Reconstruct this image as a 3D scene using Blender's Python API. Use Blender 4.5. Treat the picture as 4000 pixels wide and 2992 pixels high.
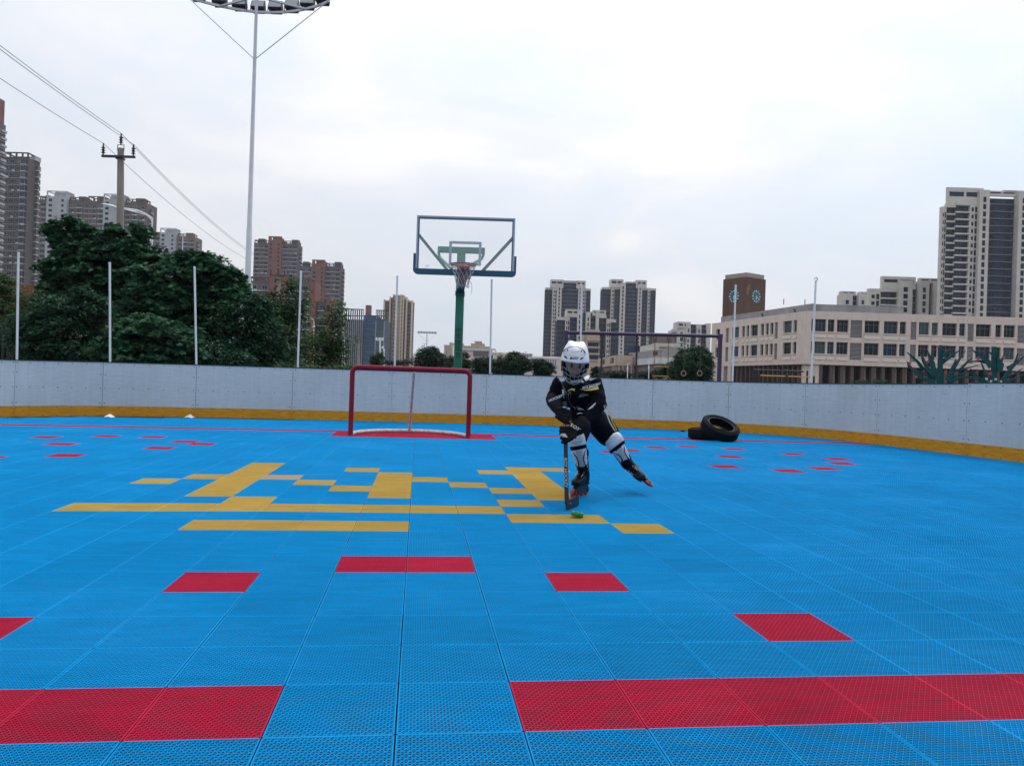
import bpy, bmesh, math, random
import numpy as np
from mathutils import Vector, Matrix, noise
from mathutils.bvhtree import BVHTree

for o in list(bpy.data.objects): bpy.data.objects.remove(o)
SC = bpy.context.scene
COL = SC.collection
rnd = random.Random(7)
pi = math.pi

# ------------------------------------------------------------------ camera
T = .305                                   # floor tile pitch in metres
YAW, PITCH, ROLL, FOC = -.1226, .0016, .0321, 2966.41
CAM = Vector((.0274, -2.1072, .8309))
_Rx = Vector((math.cos(YAW), math.sin(YAW), 0)); _Fy = Vector((-math.sin(YAW), math.cos(YAW), 0)); _Z = Vector((0, 0, 1))
_F = _Fy*math.cos(PITCH) + _Z*math.sin(PITCH)
_U = -_Fy*math.sin(PITCH) + _Z*math.cos(PITCH)
CR = _Rx*math.cos(ROLL) + _U*math.sin(ROLL)
CU = -_Rx*math.sin(ROLL) + _U*math.cos(ROLL)
cam = bpy.data.cameras.new('camera'); camo = bpy.data.objects.new('camera', cam); COL.objects.link(camo)
m = Matrix((CR, CU, -_F)).transposed().to_4x4(); m.translation = CAM
camo.matrix_world = m
cam.sensor_width = 36; cam.lens = FOC/4000*36; cam.clip_start = .05; cam.clip_end = 5000
SC.camera = camo

# ------------------------------------------------------------------ sky and sun
SUN_EL, SUN_AZ = math.radians(58), math.radians(35)      # high behind thin cloud, ahead and to the right
sun = bpy.data.lights.new('sun', 'SUN'); sun.energy = 1.15; sun.angle = math.radians(14); sun.color = (1, .96, .9)
suno = bpy.data.objects.new('sun', sun); COL.objects.link(suno)
sd = _Rx*math.sin(SUN_AZ)*math.cos(SUN_EL) + _Fy*math.cos(SUN_AZ)*math.cos(SUN_EL) + _Z*math.sin(SUN_EL)
suno.rotation_euler = sd.to_track_quat('Z', 'Y').to_euler(); suno.location = (0, 0, 60)
W = bpy.data.worlds.new('World'); SC.world = W; W.use_nodes = True
wn, wl = W.node_tree.nodes, W.node_tree.links; wn.clear()
def N(tree, typ, **kw):
    n = tree.nodes.new(typ)
    for k, v in kw.items():
        if hasattr(n, k): setattr(n, k, v)
        else: n.inputs[k].default_value = v
    return n
wt = W.node_tree
sky = N(wt, 'ShaderNodeTexSky', sky_type='NISHITA', sun_disc=False, sun_elevation=SUN_EL, sun_rotation=math.atan2(sd.x, sd.y), dust_density=2.5)
tc = N(wt, 'ShaderNodeTexCoord'); mp = N(wt, 'ShaderNodeMapping'); mp.inputs['Scale'].default_value = (1.0, 1.0, 2.6)
wl.new(tc.outputs['Generated'], mp.inputs['Vector'])
n1 = N(wt, 'ShaderNodeTexNoise', Scale=2.3, Detail=6.0, Roughness=.52, Distortion=.5); wl.new(mp.outputs[0], n1.inputs['Vector'])
n2 = N(wt, 'ShaderNodeTexNoise', Scale=6.0, Detail=5.0, Roughness=.5, Distortion=.3); wl.new(mp.outputs[0], n2.inputs['Vector'])
add = N(wt, 'ShaderNodeMath', operation='MULTIPLY_ADD'); wl.new(n2.outputs['Fac'], add.inputs[0]); add.inputs[1].default_value = .35; wl.new(n1.outputs['Fac'], add.inputs[2])
cr = N(wt, 'ShaderNodeValToRGB'); wl.new(add.outputs[0], cr.inputs['Fac'])
CLOUD = [(.46, (6.9, 7.8, 8.75, 1)), (.60, (7.5, 8.05, 8.8, 1)), (.72, (8.2, 8.4, 8.85, 1)), (.86, (9.3, 9.3, 9.4, 1))]
el = cr.color_ramp.elements
el[0].position, el[0].color = CLOUD[0]; el[1].position, el[1].color = CLOUD[3]
for p_, c_ in CLOUD[1:3]:
    e = el.new(p_); e.color = c_
# overcast luminance rises towards the zenith and towards the hidden sun
sx = N(wt, 'ShaderNodeSeparateXYZ'); wl.new(tc.outputs['Generated'], sx.inputs[0])
zr = N(wt, 'ShaderNodeMapRange'); wl.new(sx.outputs['Z'], zr.inputs['Value'])
for k, v in (('From Min', 0), ('From Max', .9), ('To Min', .90), ('To Max', 1.50)): zr.inputs[k].default_value = v
dt = N(wt, 'ShaderNodeVectorMath', operation='DOT_PRODUCT'); wl.new(tc.outputs['Generated'], dt.inputs[0]); dt.inputs[1].default_value = sd
sr = N(wt, 'ShaderNodeMapRange', interpolation_type='SMOOTHSTEP'); wl.new(dt.outputs['Value'], sr.inputs['Value'])
for k, v in (('From Min', .35), ('From Max', 1), ('To Min', 1.0), ('To Max', 1.22)): sr.inputs[k].default_value = v
mm = N(wt, 'ShaderNodeMath', operation='MULTIPLY'); wl.new(zr.outputs[0], mm.inputs[0]); wl.new(sr.outputs[0], mm.inputs[1])
vm = N(wt, 'ShaderNodeVectorMath', operation='SCALE'); wl.new(cr.outputs['Color'], vm.inputs[0]); wl.new(mm.outputs[0], vm.inputs['Scale'])
mx = N(wt, 'ShaderNodeMix', data_type='RGBA'); mx.inputs['Factor'].default_value = .93
wl.new(sky.outputs['Color'], mx.inputs[6]); wl.new(vm.outputs[0], mx.inputs[7])
bg = N(wt, 'ShaderNodeBackground', Strength=.1); wl.new(mx.outputs[2], bg.inputs['Color'])
wo = N(wt, 'ShaderNodeOutputWorld'); wl.new(bg.outputs[0], wo.inputs['Surface'])
vs = SC.view_settings; vs.view_transform = 'Standard'; vs.look = 'None'; vs.exposure = 0; vs.gamma = 1; vs.use_curve_mapping = False

# ------------------------------------------------------------------ pixel measurements of the photograph (4000 x 2992) -> world
def uv(px, py):
    a, b = (px-2000)/FOC, -(py-1496)/FOC
    c, s = math.cos(ROLL), math.sin(ROLL)
    return c*a - s*b, s*a + c*b
def at(px, py, d):
    u, v = uv(px, py)
    return CAM + (_F + _Rx*u + _U*v)*d
def ground_at(px, d):
    u, v = uv(px, 1500); p = CAM + (_Fy + _Rx*u)*d; p.z = 0
    return p
def crop(x0, y0, s): return lambda x, y: (x0 + x*s, y0 + y*s)

# ------------------------------------------------------------------ object helpers
def tag(o, label=None, cat=None, group=None, kind=None):
    for k, v in (('label', label), ('category', cat), ('group', group), ('kind', kind)):
        if v: o[k] = v
    return o
def empty(name, loc=(0, 0, 0), rz=0, parent=None):
    o = bpy.data.objects.new(name, None); COL.objects.link(o); o.location = loc; o.rotation_euler.z = rz; o.empty_display_size = .2
    if parent: o.parent = parent
    return o
def thing(name, label, cat, loc=(0, 0, 0), rz=0, group=None):
    return tag(empty(name, loc, rz), label, cat, group)
def copy_tree(o, parent=None):
    c = o.copy(); COL.objects.link(c)
    if parent: c.parent = parent
    for ch in o.children: copy_tree(ch, c)
    return c
def link_mesh(name, me, parent=None, loc=None):
    o = bpy.data.objects.new(name, me); COL.objects.link(o)
    if parent: o.parent = parent
    if loc is not None: o.location = loc
    return o
class MB:
    def __init__(s): s.v, s.f, s.m = [], [], []
    def add(s, vs, fs, mi=0):
        n = len(s.v); s.v += [tuple(v) for v in vs]; s.f += [tuple(i+n for i in f) for f in fs]; s.m += [mi]*len(fs); return s
    def box(s, x0, x1, y0, y1, z0, z1, mi=0):
        return s.add([(x0,y0,z0),(x1,y0,z0),(x1,y1,z0),(x0,y1,z0),(x0,y0,z1),(x1,y0,z1),(x1,y1,z1),(x0,y1,z1)],
                     [(0,3,2,1),(4,5,6,7),(0,1,5,4),(1,2,6,5),(2,3,7,6),(3,0,4,7)], mi)
    def bar(s, p, q, w, h=None, up=(0,0,1), mi=0):
        p, q, up = Vector(p), Vector(q), Vector(up); h = h or w; d = (q-p).normalized()
        a = d.cross(up)
        if a.length < 1e-4: a = d.cross(Vector((1,0,0)))
        a.normalize(); b = a.cross(d); a *= w/2; b *= h/2
        vs = [p-a-b, p+a-b, p+a+b, p-a+b, q-a-b, q+a-b, q+a+b, q-a+b]
        return s.add(vs, [(0,3,2,1),(4,5,6,7),(0,1,5,4),(1,2,6,5),(2,3,7,6),(3,0,4,7)], mi)
    def tube(s, pts, r, n=10, closed=False, cap=True, mi=0):
        pts = [Vector(p) for p in pts]; k = len(pts)
        rs = r if isinstance(r, (list, tuple)) else [r]*k
        ref = None; rings = []
        for i, p in enumerate(pts):
            if closed: t = pts[(i+1) % k]-pts[i-1]
            else: t = pts[min(i+1, k-1)]-pts[max(i-1, 0)]
            t.normalize()
            if ref is None:
                ref = t.cross(Vector((0,0,1)))
                if ref.length < .05: ref = t.cross(Vector((1,0,0)))
            ref = (ref - t*ref.dot(t)).normalized(); b = t.cross(ref)
            rings.append([p + (ref*math.cos(2*pi*j/n) + b*math.sin(2*pi*j/n))*rs[i] for j in range(n)])
        vs = [v for rg in rings for v in rg]; fs = []
        for i in range(k if closed else k-1):
            i2 = (i+1) % k
            for j in range(n):
                j2 = (j+1) % n; fs.append((i*n+j, i*n+j2, i2*n+j2, i2*n+j))
        if not closed and cap: fs += [tuple(range(n))[::-1], tuple((k-1)*n+j for j in range(n))]
        return s.add(vs, fs, mi)
    def lathe(s, prof, n=24, mat=None, mi=0, close=False):
        mat = mat or Matrix(); vs = []; k = len(prof)
        for (r, z) in prof:
            for j in range(n): vs.append(mat @ Vector((r*math.cos(2*pi*j/n), r*math.sin(2*pi*j/n), z)))
        fs = []
        for i in range(k if close else k-1):
            i2 = (i+1) % k
            for j in range(n): fs.append((i*n+j, i*n+(j+1) % n, i2*n+(j+1) % n, i2*n+j))
        if not close:
            if prof[0][0] > 1e-6: fs.append(tuple(range(n))[::-1])
            if prof[-1][0] > 1e-6: fs.append(tuple((k-1)*n+j for j in range(n)))
        return s.add(vs, fs, mi)
    def prism(s, poly, y0, y1, mi=0):            # polygon in x,z (counter-clockwise seen from -y) extruded y0..y1
        n = len(poly)
        vs = [(x, y0, z) for x, z in poly] + [(x, y1, z) for x, z in poly]
        fs = [tuple(range(n)), tuple(range(n, 2*n))[::-1]] + [(j, j+n, (j+1) % n+n, (j+1) % n) for j in range(n)]
        return s.add(vs, fs, mi)
    def merge(s, o, mat=None):
        n = len(s.v); s.v += [tuple(mat @ Vector(v)) for v in o.v] if mat else o.v
        s.f += [tuple(i+n for i in f) for f in o.f]; s.m += o.m; return s
    def mesh(s, name, mats, smooth=False):
        me = bpy.data.meshes.new(name); me.from_pydata(s.v, [], s.f)
        for mt in (mats if isinstance(mats, (list, tuple)) else [mats]): me.materials.append(mt)
        me.polygons.foreach_set('material_index', s.m)
        if smooth:
            me.polygons.foreach_set('use_smooth', [True]*len(s.f))
        me.update(); return me
    def build(s, name, mats, parent=None, smooth=False, fix=True, loc=None):
        me = s.mesh(name, mats, smooth)
        if fix:
            bm = bmesh.new(); bm.from_mesh(me); bmesh.ops.recalc_face_normals(bm, faces=bm.faces); bm.to_mesh(me); bm.free()
        o = link_mesh(name, me, parent, loc)
        if smooth == 'auto' or smooth is True:
            try: me.set_sharp_from_angle(angle=math.radians(38))
            except Exception: pass
        return o
def bake(o):
    dg = bpy.context.evaluated_depsgraph_get(); dg.update()
    me = bpy.data.meshes.new_from_object(o.evaluated_get(dg)); old = o.data
    o.modifiers.clear(); o.data = me; me.name = old.name; return o
def text_data(s, size, depth=.0, align='CENTER', shear=0., bold=0., xscale=1., spacing=1.):
    cu = bpy.data.curves.new('lettering', 'FONT'); cu.body = s; cu.size = size; cu.align_x = align; cu.align_y = 'CENTER'
    cu.extrude = depth; cu.shear = shear; cu.offset = bold; cu.space_character = spacing; cu.resolution_u = 3
    o = bpy.data.objects.new('lettering', cu); COL.objects.link(o)
    dg = bpy.context.evaluated_depsgraph_get(); dg.update()
    me = bpy.data.meshes.new_from_object(o.evaluated_get(dg))
    vs = [(v.co.x*xscale, v.co.y, v.co.z) for v in me.vertices]; fs = [tuple(p.vertices) for p in me.polygons]
    bpy.data.objects.remove(o); bpy.data.curves.remove(cu); bpy.data.meshes.remove(me)
    return vs, fs
def letters(name, s, size, mat4, material, parent=None, **kw):
    vs, fs = text_data(s, size, **kw)
    mb = MB(); mb.add([mat4 @ Vector(v) for v in vs], fs); return mb.build(name, material, parent)

# ------------------------------------------------------------------ materials
MATS = {}
def mat(name, col, rough=.6, spec=.4, metal=0., var=0., vscale=4., vstretch=(1,1,1), bump=0., bscale=40., col2=None, trans=0., ior=1.45, alpha=1., coat=0., sss=0.):
    if name in MATS: return MATS[name]
    M = bpy.data.materials.new(name); M.use_nodes = True; t = M.node_tree; b = t.nodes['Principled BSDF']
    b.inputs['Base Color'].default_value = (*col, 1); b.inputs['Roughness'].default_value = rough
    b.inputs['Specular IOR Level'].default_value = spec; b.inputs['Metallic'].default_value = metal
    b.inputs['Transmission Weight'].default_value = trans; b.inputs['IOR'].default_value = ior; b.inputs['Alpha'].default_value = alpha
    b.inputs['Coat Weight'].default_value = coat
    if var > 0 or bump > 0 or col2:
        tc = N(t, 'ShaderNodeTexCoord'); mp = N(t, 'ShaderNodeMapping'); mp.inputs['Scale'].default_value = vstretch
        t.links.new(tc.outputs['Object'], mp.inputs['Vector'])
    if var > 0 or col2:
        nz = N(t, 'ShaderNodeTexNoise', Scale=vscale, Detail=7.0, Roughness=.62); t.links.new(mp.outputs[0], nz.inputs['Vector'])
        mx = N(t, 'ShaderNodeMix', data_type='RGBA')
        c2 = col2 or tuple(c*(1-var) for c in col); c1 = col if col2 else tuple(min(1, c*(1+var)) for c in col)
        mx.inputs[6].default_value = (*c1, 1); mx.inputs[7].default_value = (*c2, 1)
        mr = N(t, 'ShaderNodeMapRange'); mr.inputs['From Min'].default_value = .34; mr.inputs['From Max'].default_value = .66
        t.links.new(nz.outputs['Fac'], mr.inputs['Value']); t.links.new(mr.outputs[0], mx.inputs['Factor']); t.links.new(mx.outputs[2], b.inputs['Base Color'])
        rr = N(t, 'ShaderNodeMapRange'); rr.inputs['To Min'].default_value = max(0, rough-.08); rr.inputs['To Max'].default_value = min(1, rough+.1)
        t.links.new(nz.outputs['Fac'], rr.inputs['Value']); t.links.new(rr.outputs[0], b.inputs['Roughness'])
    if bump > 0:
        nb = N(t, 'ShaderNodeTexNoise', Scale=bscale, Detail=4.0); t.links.new(mp.outputs[0], nb.inputs['Vector'])
        bp = N(t, 'ShaderNodeBump', Strength=1.0, Distance=bump); t.links.new(nb.outputs['Fac'], bp.inputs['Height']); t.links.new(bp.outputs[0], b.inputs['Normal'])
    MATS[name] = M; return M
def floor_mat(name, col):
    """moulded plastic tile: a slight change of tone from tile to tile, soft dust patches, fine scuffs"""
    M = bpy.data.materials.new(name); M.use_nodes = True; t = M.node_tree; b = t.nodes['Principled BSDF']
    g = N(t, 'ShaderNodeNewGeometry'); sc = N(t, 'ShaderNodeVectorMath', operation='SCALE'); sc.inputs['Scale'].default_value = 1/T
    t.links.new(g.outputs['Position'], sc.inputs[0]); fl = N(t, 'ShaderNodeVectorMath', operation='FLOOR'); t.links.new(sc.outputs[0], fl.inputs[0])
    sp = N(t, 'ShaderNodeSeparateXYZ'); t.links.new(fl.outputs[0], sp.inputs[0])
    cb = N(t, 'ShaderNodeCombineXYZ'); t.links.new(sp.outputs['X'], cb.inputs['X']); t.links.new(sp.outputs['Y'], cb.inputs['Y'])
    wn_ = N(t, 'ShaderNodeTexWhiteNoise', noise_dimensions='2D'); t.links.new(cb.outputs[0], wn_.inputs['Vector'])
    n1 = N(t, 'ShaderNodeTexNoise', Scale=.9, Detail=6.0, Roughness=.6); t.links.new(g.outputs['Position'], n1.inputs['Vector'])
    mpp = N(t, 'ShaderNodeMapping'); mpp.inputs['Scale'].default_value = (2.2, 9, 1); t.links.new(g.outputs['Position'], mpp.inputs['Vector'])
    n2 = N(t, 'ShaderNodeTexNoise', Scale=2.0, Detail=8.0, Roughness=.7); t.links.new(mpp.outputs[0], n2.inputs['Vector'])
    v1 = N(t, 'ShaderNodeMapRange'); t.links.new(wn_.outputs['Value'], v1.inputs['Value']); v1.inputs['To Min'].default_value = .95; v1.inputs['To Max'].default_value = 1.05
    v2 = N(t, 'ShaderNodeMapRange'); t.links.new(n1.outputs['Fac'], v2.inputs['Value']); v2.inputs['From Min'].default_value = .3; v2.inputs['From Max'].default_value = .7; v2.inputs['To Min'].default_value = .9; v2.inputs['To Max'].default_value = 1.08
    v3 = N(t, 'ShaderNodeMapRange'); t.links.new(n2.outputs['Fac'], v3.inputs['Value']); v3.inputs['From Min'].default_value = .32; v3.inputs['From Max'].default_value = .68; v3.inputs['To Min'].default_value = .88; v3.inputs['To Max'].default_value = 1.1
    m1 = N(t, 'ShaderNodeMath', operation='MULTIPLY'); t.links.new(v1.outputs[0], m1.inputs[0]); t.links.new(v2.outputs[0], m1.inputs[1])
    m2 = N(t, 'ShaderNodeMath', operation='MULTIPLY'); t.links.new(m1.outputs[0], m2.inputs[0]); t.links.new(v3.outputs[0], m2.inputs[1])
    vs_ = N(t, 'ShaderNodeVectorMath', operation='SCALE'); vs_.inputs[0].default_value = col; t.links.new(m2.outputs[0], vs_.inputs['Scale'])
    # thin film of pale dust in patches
    d = N(t, 'ShaderNodeMapRange'); t.links.new(n1.outputs['Fac'], d.inputs['Value']); d.inputs['From Min'].default_value = .5; d.inputs['From Max'].default_value = .75; d.inputs['To Min'].default_value = 0; d.inputs['To Max'].default_value = .02
    mx = N(t, 'ShaderNodeMix', data_type='RGBA'); t.links.new(d.outputs[0], mx.inputs['Factor']); t.links.new(vs_.outputs[0], mx.inputs[6]); mx.inputs[7].default_value = (.45, .46, .46, 1)
    t.links.new(mx.outputs[2], b.inputs['Base Color'])
    b.inputs['Roughness'].default_value = .55; b.inputs['Specular IOR Level'].default_value = .025
    return M

# ------------------------------------------------------------------ ground and rink floor
def sheet(name, x0, x1, y0, y1, z, m_): return tag(MB().add([(x0,y0,z),(x1,y0,z),(x1,y1,z),(x0,y1,z)], [(0,1,2,3)]).build(name, m_, fix=False), kind='structure')
sheet('ground', -2500, 2500, -800, 3500, -.05, mat('asphalt', (.075,.075,.075), .9, var=.25, vscale=.4))
sheet('rink_base', -8.6, 8.6, -14, 13.8, -.012, mat('concrete_hole_shade', (.010,.014,.022), .9, var=.2, vscale=3))  # near-black colour stands in for the shade down in the tile holes
JOINTS = [(-7.75,7.2,.97),(-7.55,9.0,.97),(-7.25,10.6,.972),(-6.79,11.759,.976),(-5.74,12.7,1.002),(-4.19,13.05,1.015),(-2.43,13.27,1.024),(-.5,13.3,1.028),(1.4,13.3,1.028),(3.1,13.25,1.029),
          (4.82,13.05,1.029),(6.26,12.6,1.026),(7.34,11.556,1.033),(7.80,9.976,1.043),(7.985,8.087,1.058),(8.12,6.3,1.066),(8.15,4.5,1.07),(8.15,2.6,1.07),(8.15,.7,1.07)]
def inside(x, y):
    if y > 13.35: return False
    px = [(-8.2,-20),(-7.9,5)]+[(a,b) for a,b,_ in JOINTS]+[(8.2,-20)]
    c = False; n = len(px)
    for i in range(n):
        x1, y1 = px[i]; x2, y2 = px[i-1]
        if (y1 > y) != (y2 > y) and x < (x2-x1)*(y-y1)/(y2-y1)+x1: c = not c
    return c
def xcol(c):
    if c > 5: return (5+(c-5)*.95)*T
    if c < -5: return (-5+(c+5)*.92)*T
    return c*T
RED = {(c,4) for c in (-1,0)} | {(-3,3),(2,3),(4,1),(-5,1)} | {(c,-1) for c in range(-40,40) if c not in (-1,0)}
RED |= {(c,r) for c in range(-4,4) for r in (30,31,32)} | {(c,33) for c in range(-40,40)}
RED |= {(13,28),(15,27),(17,25),(18,23),(17,21),(15,19),(13,18),(11,19),(13,23),(11,27),(9,25),(8,24)}
RED |= {(-16,26),(-14,23),(-12,19),(-14,27),(-12,27),(-10,25),(-9,24),(-10,22),(-14,18)}
YEL = set()
for c0,c1,r0,r1 in [(-7,2,9,10),(-4,0,7,8),(-5,-4,11,18),(-6,-5,14,15),(-7,-6,13,14),(-3,-2,13,14),(-2,-1,12,13),(-2,-1,16,17),(-1,0,11,16),(-4,-3,10,11),(0,1,14,15),(1,2,13,14),(2,3,12,13),(2,3,10,11),(2,3,16,17),(3,4,11,18),(4,5,17,18),(2,4,8,9),(4,5,7,8)]:
    YEL |= {(c,r) for c in range(c0,c1) for r in range(r0,r1)}
BEI = {(-4,14)}
def yrow(c, r):
    """the tile rows drift a little across the rink, as loosely clipped tiles do"""
    a = min(1, max(0, (r-6)/5)); b = min(1, max(0, (r-3)/6))
    return (r-.13*a-.058*max(0, -c-3)*b)*T
def rink_floor(name, rlo, rhi, NH, NX, hw_, zlow):
    tiles = []
    for c in range(-26, 29):
        for r in range(rlo, rhi):
            x0, x1 = xcol(c), xcol(c+1); y0 = r*T; xm, ym = (x0+x1)/2, y0+T/2
            if not inside(xm*.985, ym): continue
            p = Vector((xm, ym, 0))-CAM; d = p.dot(_Fy); u = p.dot(_Rx)
            if d < .6 or abs(u) > .675*d+2.6: continue
            gl = .0022 if -4 <= c <= 4 else .0004; gr = .0022 if -4 <= c+1 <= 4 else .0004
            k = 2 if (c,r) in YEL else 1 if (c,r) in RED else 3 if (c,r) in BEI else 0
            tiles.append((x0+gl+rnd.uniform(-.0004,.0004), y0+.0002, x1-x0-gl-gr, T-.0004, k, rnd.uniform(-.00015,.00015), yrow(c,r)+.0002, yrow(c+1,r)+.0002, yrow(c,r+1)-.0002, yrow(c+1,r+1)-.0002))
    tl = np.array(tiles)
    # unit template of ribs: 3 families of thin walls in a triangular lattice, plus the rim
    nh, nx = NH, NX
    segs = []                               # (xa,ya,xb,yb,halfwidth,z)
    for j in range(1, nh): segs.append((0, j/nh, 1, j/nh, hw_, -.0004))
    sl = (1/nx/2)*nh                        # dx over dy=1
    for sgn, z in ((1, 0.), (-1, -.0008)):
        for k in range(-int(sl*nx)-2, nx+int(sl*nx)+3):
            xa, xb = k/nx, k/nx+sgn*sl; ta, tb = 0., 1.
            lo, hi = (0-xa)/(xb-xa), (1-xa)/(xb-xa)
            if lo > hi: lo, hi = hi, lo
            ta, tb = max(ta, lo), min(tb, hi)
            if tb-ta > .01: segs.append((xa+(xb-xa)*ta, ta, xa+(xb-xa)*tb, tb, hw_*.95, z))
    for s_ in ((0,.004,1,.004),(0,.996,1,.996),(.004,0,.004,1),(.996,0,.996,1)): segs.append((*s_, .0014, .0003))
    S = np.array(segs); n, k = len(tl), len(S)
    def yy(u, v):
        u, v = u[None,:], v[None,:]
        return tl[:,None,6]*(1-u)*(1-v)+tl[:,None,7]*u*(1-v)+tl[:,None,8]*(1-u)*v+tl[:,None,9]*u*v
    ax = tl[:,None,0]+S[None,:,0]*tl[:,None,2]; ay = yy(S[:,0], S[:,1])
    bx = tl[:,None,0]+S[None,:,2]*tl[:,None,2]; by = yy(S[:,2], S[:,3])
    dx, dy = bx-ax, by-ay; L = np.hypot(dx, dy); hw = S[None,:,4]
    nx_, ny_ = -dy/L*hw, dx/L*hw
    zt = S[None,:,5]+tl[:,None,5]; zb = np.full_like(zt, zlow)
    V = np.empty((n, k, 8, 3), np.float32)
    for i,(X,Y,s) in enumerate(((ax,ay,1),(ax,ay,-1),(bx,by,-1),(bx,by,1))):
        V[:,:,i,0] = X+nx_*s; V[:,:,i,1] = Y+ny_*s; V[:,:,i,2] = zt
        V[:,:,i+4,0] = X+nx_*s; V[:,:,i+4,1] = Y+ny_*s; V[:,:,i+4,2] = zb
    Fq = np.array([(0,1,2,3),(0,3,7,4),(1,5,6,2)], np.int32)
    nb = n*k
    F = (np.arange(nb, dtype=np.int32)[:,None,None]*8+Fq[None]).reshape(-1)
    me = bpy.data.meshes.new(name)
    me.vertices.add(nb*8); me.vertices.foreach_set('co', V.reshape(-1))
    me.loops.add(nb*12); me.loops.foreach_set('vertex_index', F)
    me.polygons.add(nb*3); me.polygons.foreach_set('loop_start', np.arange(0, nb*12, 4, dtype=np.int32)); me.polygons.foreach_set('loop_total', np.full(nb*3, 4, np.int32))
    me.polygons.foreach_set('material_index', np.repeat(tl[:,4].astype(np.int32), k*3))
    for nm, c in (('floor_blue', (.002,.265,.60)), ('floor_red', (.47,.018,.055)), ('floor_yellow', (.50,.33,.075)), ('floor_beige', (.46,.33,.22))): me.materials.append(bpy.data.materials.get(nm) or floor_mat(nm, c))
    me.update(calc_edges=True)
    return tag(link_mesh(name, me), kind='structure')
rink_floor('rink_floor', -6, 15, 27, 18, .00082, -.0022)
rink_floor('rink_floor_back', 15, 45, 20, 14, .0012, -.006)
fb = bpy.data.materials['floor_blue']
for nm, a in (('rink_floor_edge', (-8.1,8.1,-13.8,-1.9)),): sheet(nm, *a, -.001, fb)

# ------------------------------------------------------------------ rink boards and net posts
def board_mat():
    M = bpy.data.materials.new('board_white'); M.use_nodes = True; t = M.node_tree; b = t.nodes['Principled BSDF']
    g = N(t, 'ShaderNodeNewGeometry'); nx = t.links.new
    mp = N(t, 'ShaderNodeMapping'); mp.inputs['Scale'].default_value = (3, 3, 26); nx(g.outputs['Position'], mp.inputs['Vector'])
    a = N(t, 'ShaderNodeTexNoise', Scale=1.6, Detail=9.0, Roughness=.72); nx(mp.outputs[0], a.inputs['Vector'])          # horizontal scuffs
    mp2 = N(t, 'ShaderNodeMapping'); mp2.inputs['Scale'].default_value = (14, 14, .7); nx(g.outputs['Position'], mp2.inputs['Vector'])
    c = N(t, 'ShaderNodeTexNoise', Scale=1.2, Detail=5.0, Roughness=.6); nx(mp2.outputs[0], c.inputs['Vector'])            # vertical runs
    d = N(t, 'ShaderNodeTexNoise', Scale=.8, Detail=4.0); nx(g.outputs['Position'], d.inputs['Vector'])
    e = N(t, 'ShaderNodeTexVoronoi', Scale=9.0, feature='F1'); nx(g.outputs['Position'], e.inputs['Vector'])
    def rng(n, o, f0, f1, t0, t1):
        r = N(t, 'ShaderNodeMapRange'); nx(n.outputs[o], r.inputs['Value'])
        for k, v in (('From Min', f0), ('From Max', f1), ('To Min', t0), ('To Max', t1)): r.inputs[k].default_value = v
        return r
    r1, r2, r3 = rng(a,'Fac',.3,.7,.88,1.07), rng(c,'Fac',.35,.7,1.03,.93), rng(d,'Fac',.3,.7,.93,1.06)
    r4 = rng(e,'Distance',.02,.05,.80,1.0)
    m1 = N(t, 'ShaderNodeMath', operation='MULTIPLY'); nx(r1.outputs[0], m1.inputs[0]); nx(r2.outputs[0], m1.inputs[1])
    m2 = N(t, 'ShaderNodeMath', operation='MULTIPLY'); nx(m1.outputs[0], m2.inputs[0]); nx(r3.outputs[0], m2.inputs[1])
    m3 = N(t, 'ShaderNodeMath', operation='MULTIPLY'); nx(m2.outputs[0], m3.inputs[0]); nx(r4.outputs[0], m3.inputs[1])
    mp3 = N(t, 'ShaderNodeMapping'); mp3.inputs['Scale'].default_value = (2.2, 2.2, 30); mp3.inputs['Rotation'].default_value = (.05, .08, 0); nx(g.outputs['Position'], mp3.inputs['Vector'])
    f_ = N(t, 'ShaderNodeTexNoise', Scale=1.5, Detail=3.0, Roughness=.5); nx(mp3.outputs[0], f_.inputs['Vector']); r5 = rng(f_,'Fac',.66,.72,1.0,.80)      # dark puck scuffs
    m4 = N(t, 'ShaderNodeMath', operation='MULTIPLY'); nx(m3.outputs[0], m4.inputs[0]); nx(r5.outputs[0], m4.inputs[1])
    v = N(t, 'ShaderNodeVectorMath', operation='SCALE'); v.inputs[0].default_value = (.46, .515, .555); nx(m4.outputs[0], v.inputs['Scale']); nx(v.outputs[0], b.inputs['Base Color'])
    b.inputs['Roughness'].default_value = .42; b.inputs['Specular IOR Level'].default_value = .4
    return M
BW = board_mat()
KICK = mat('kick_orange', (.54,.245,.02), .6, spec=.1, var=.2, vscale=3, vstretch=(2,2,14))
BOLT = mat('bolt_steel', (.10,.11,.12), .45, metal=.7)
RAIL = mat('rail_blue_green', (.018,.045,.06), .45)
SEAM = mat('seam_dark', (.05,.055,.06), .8)
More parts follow.
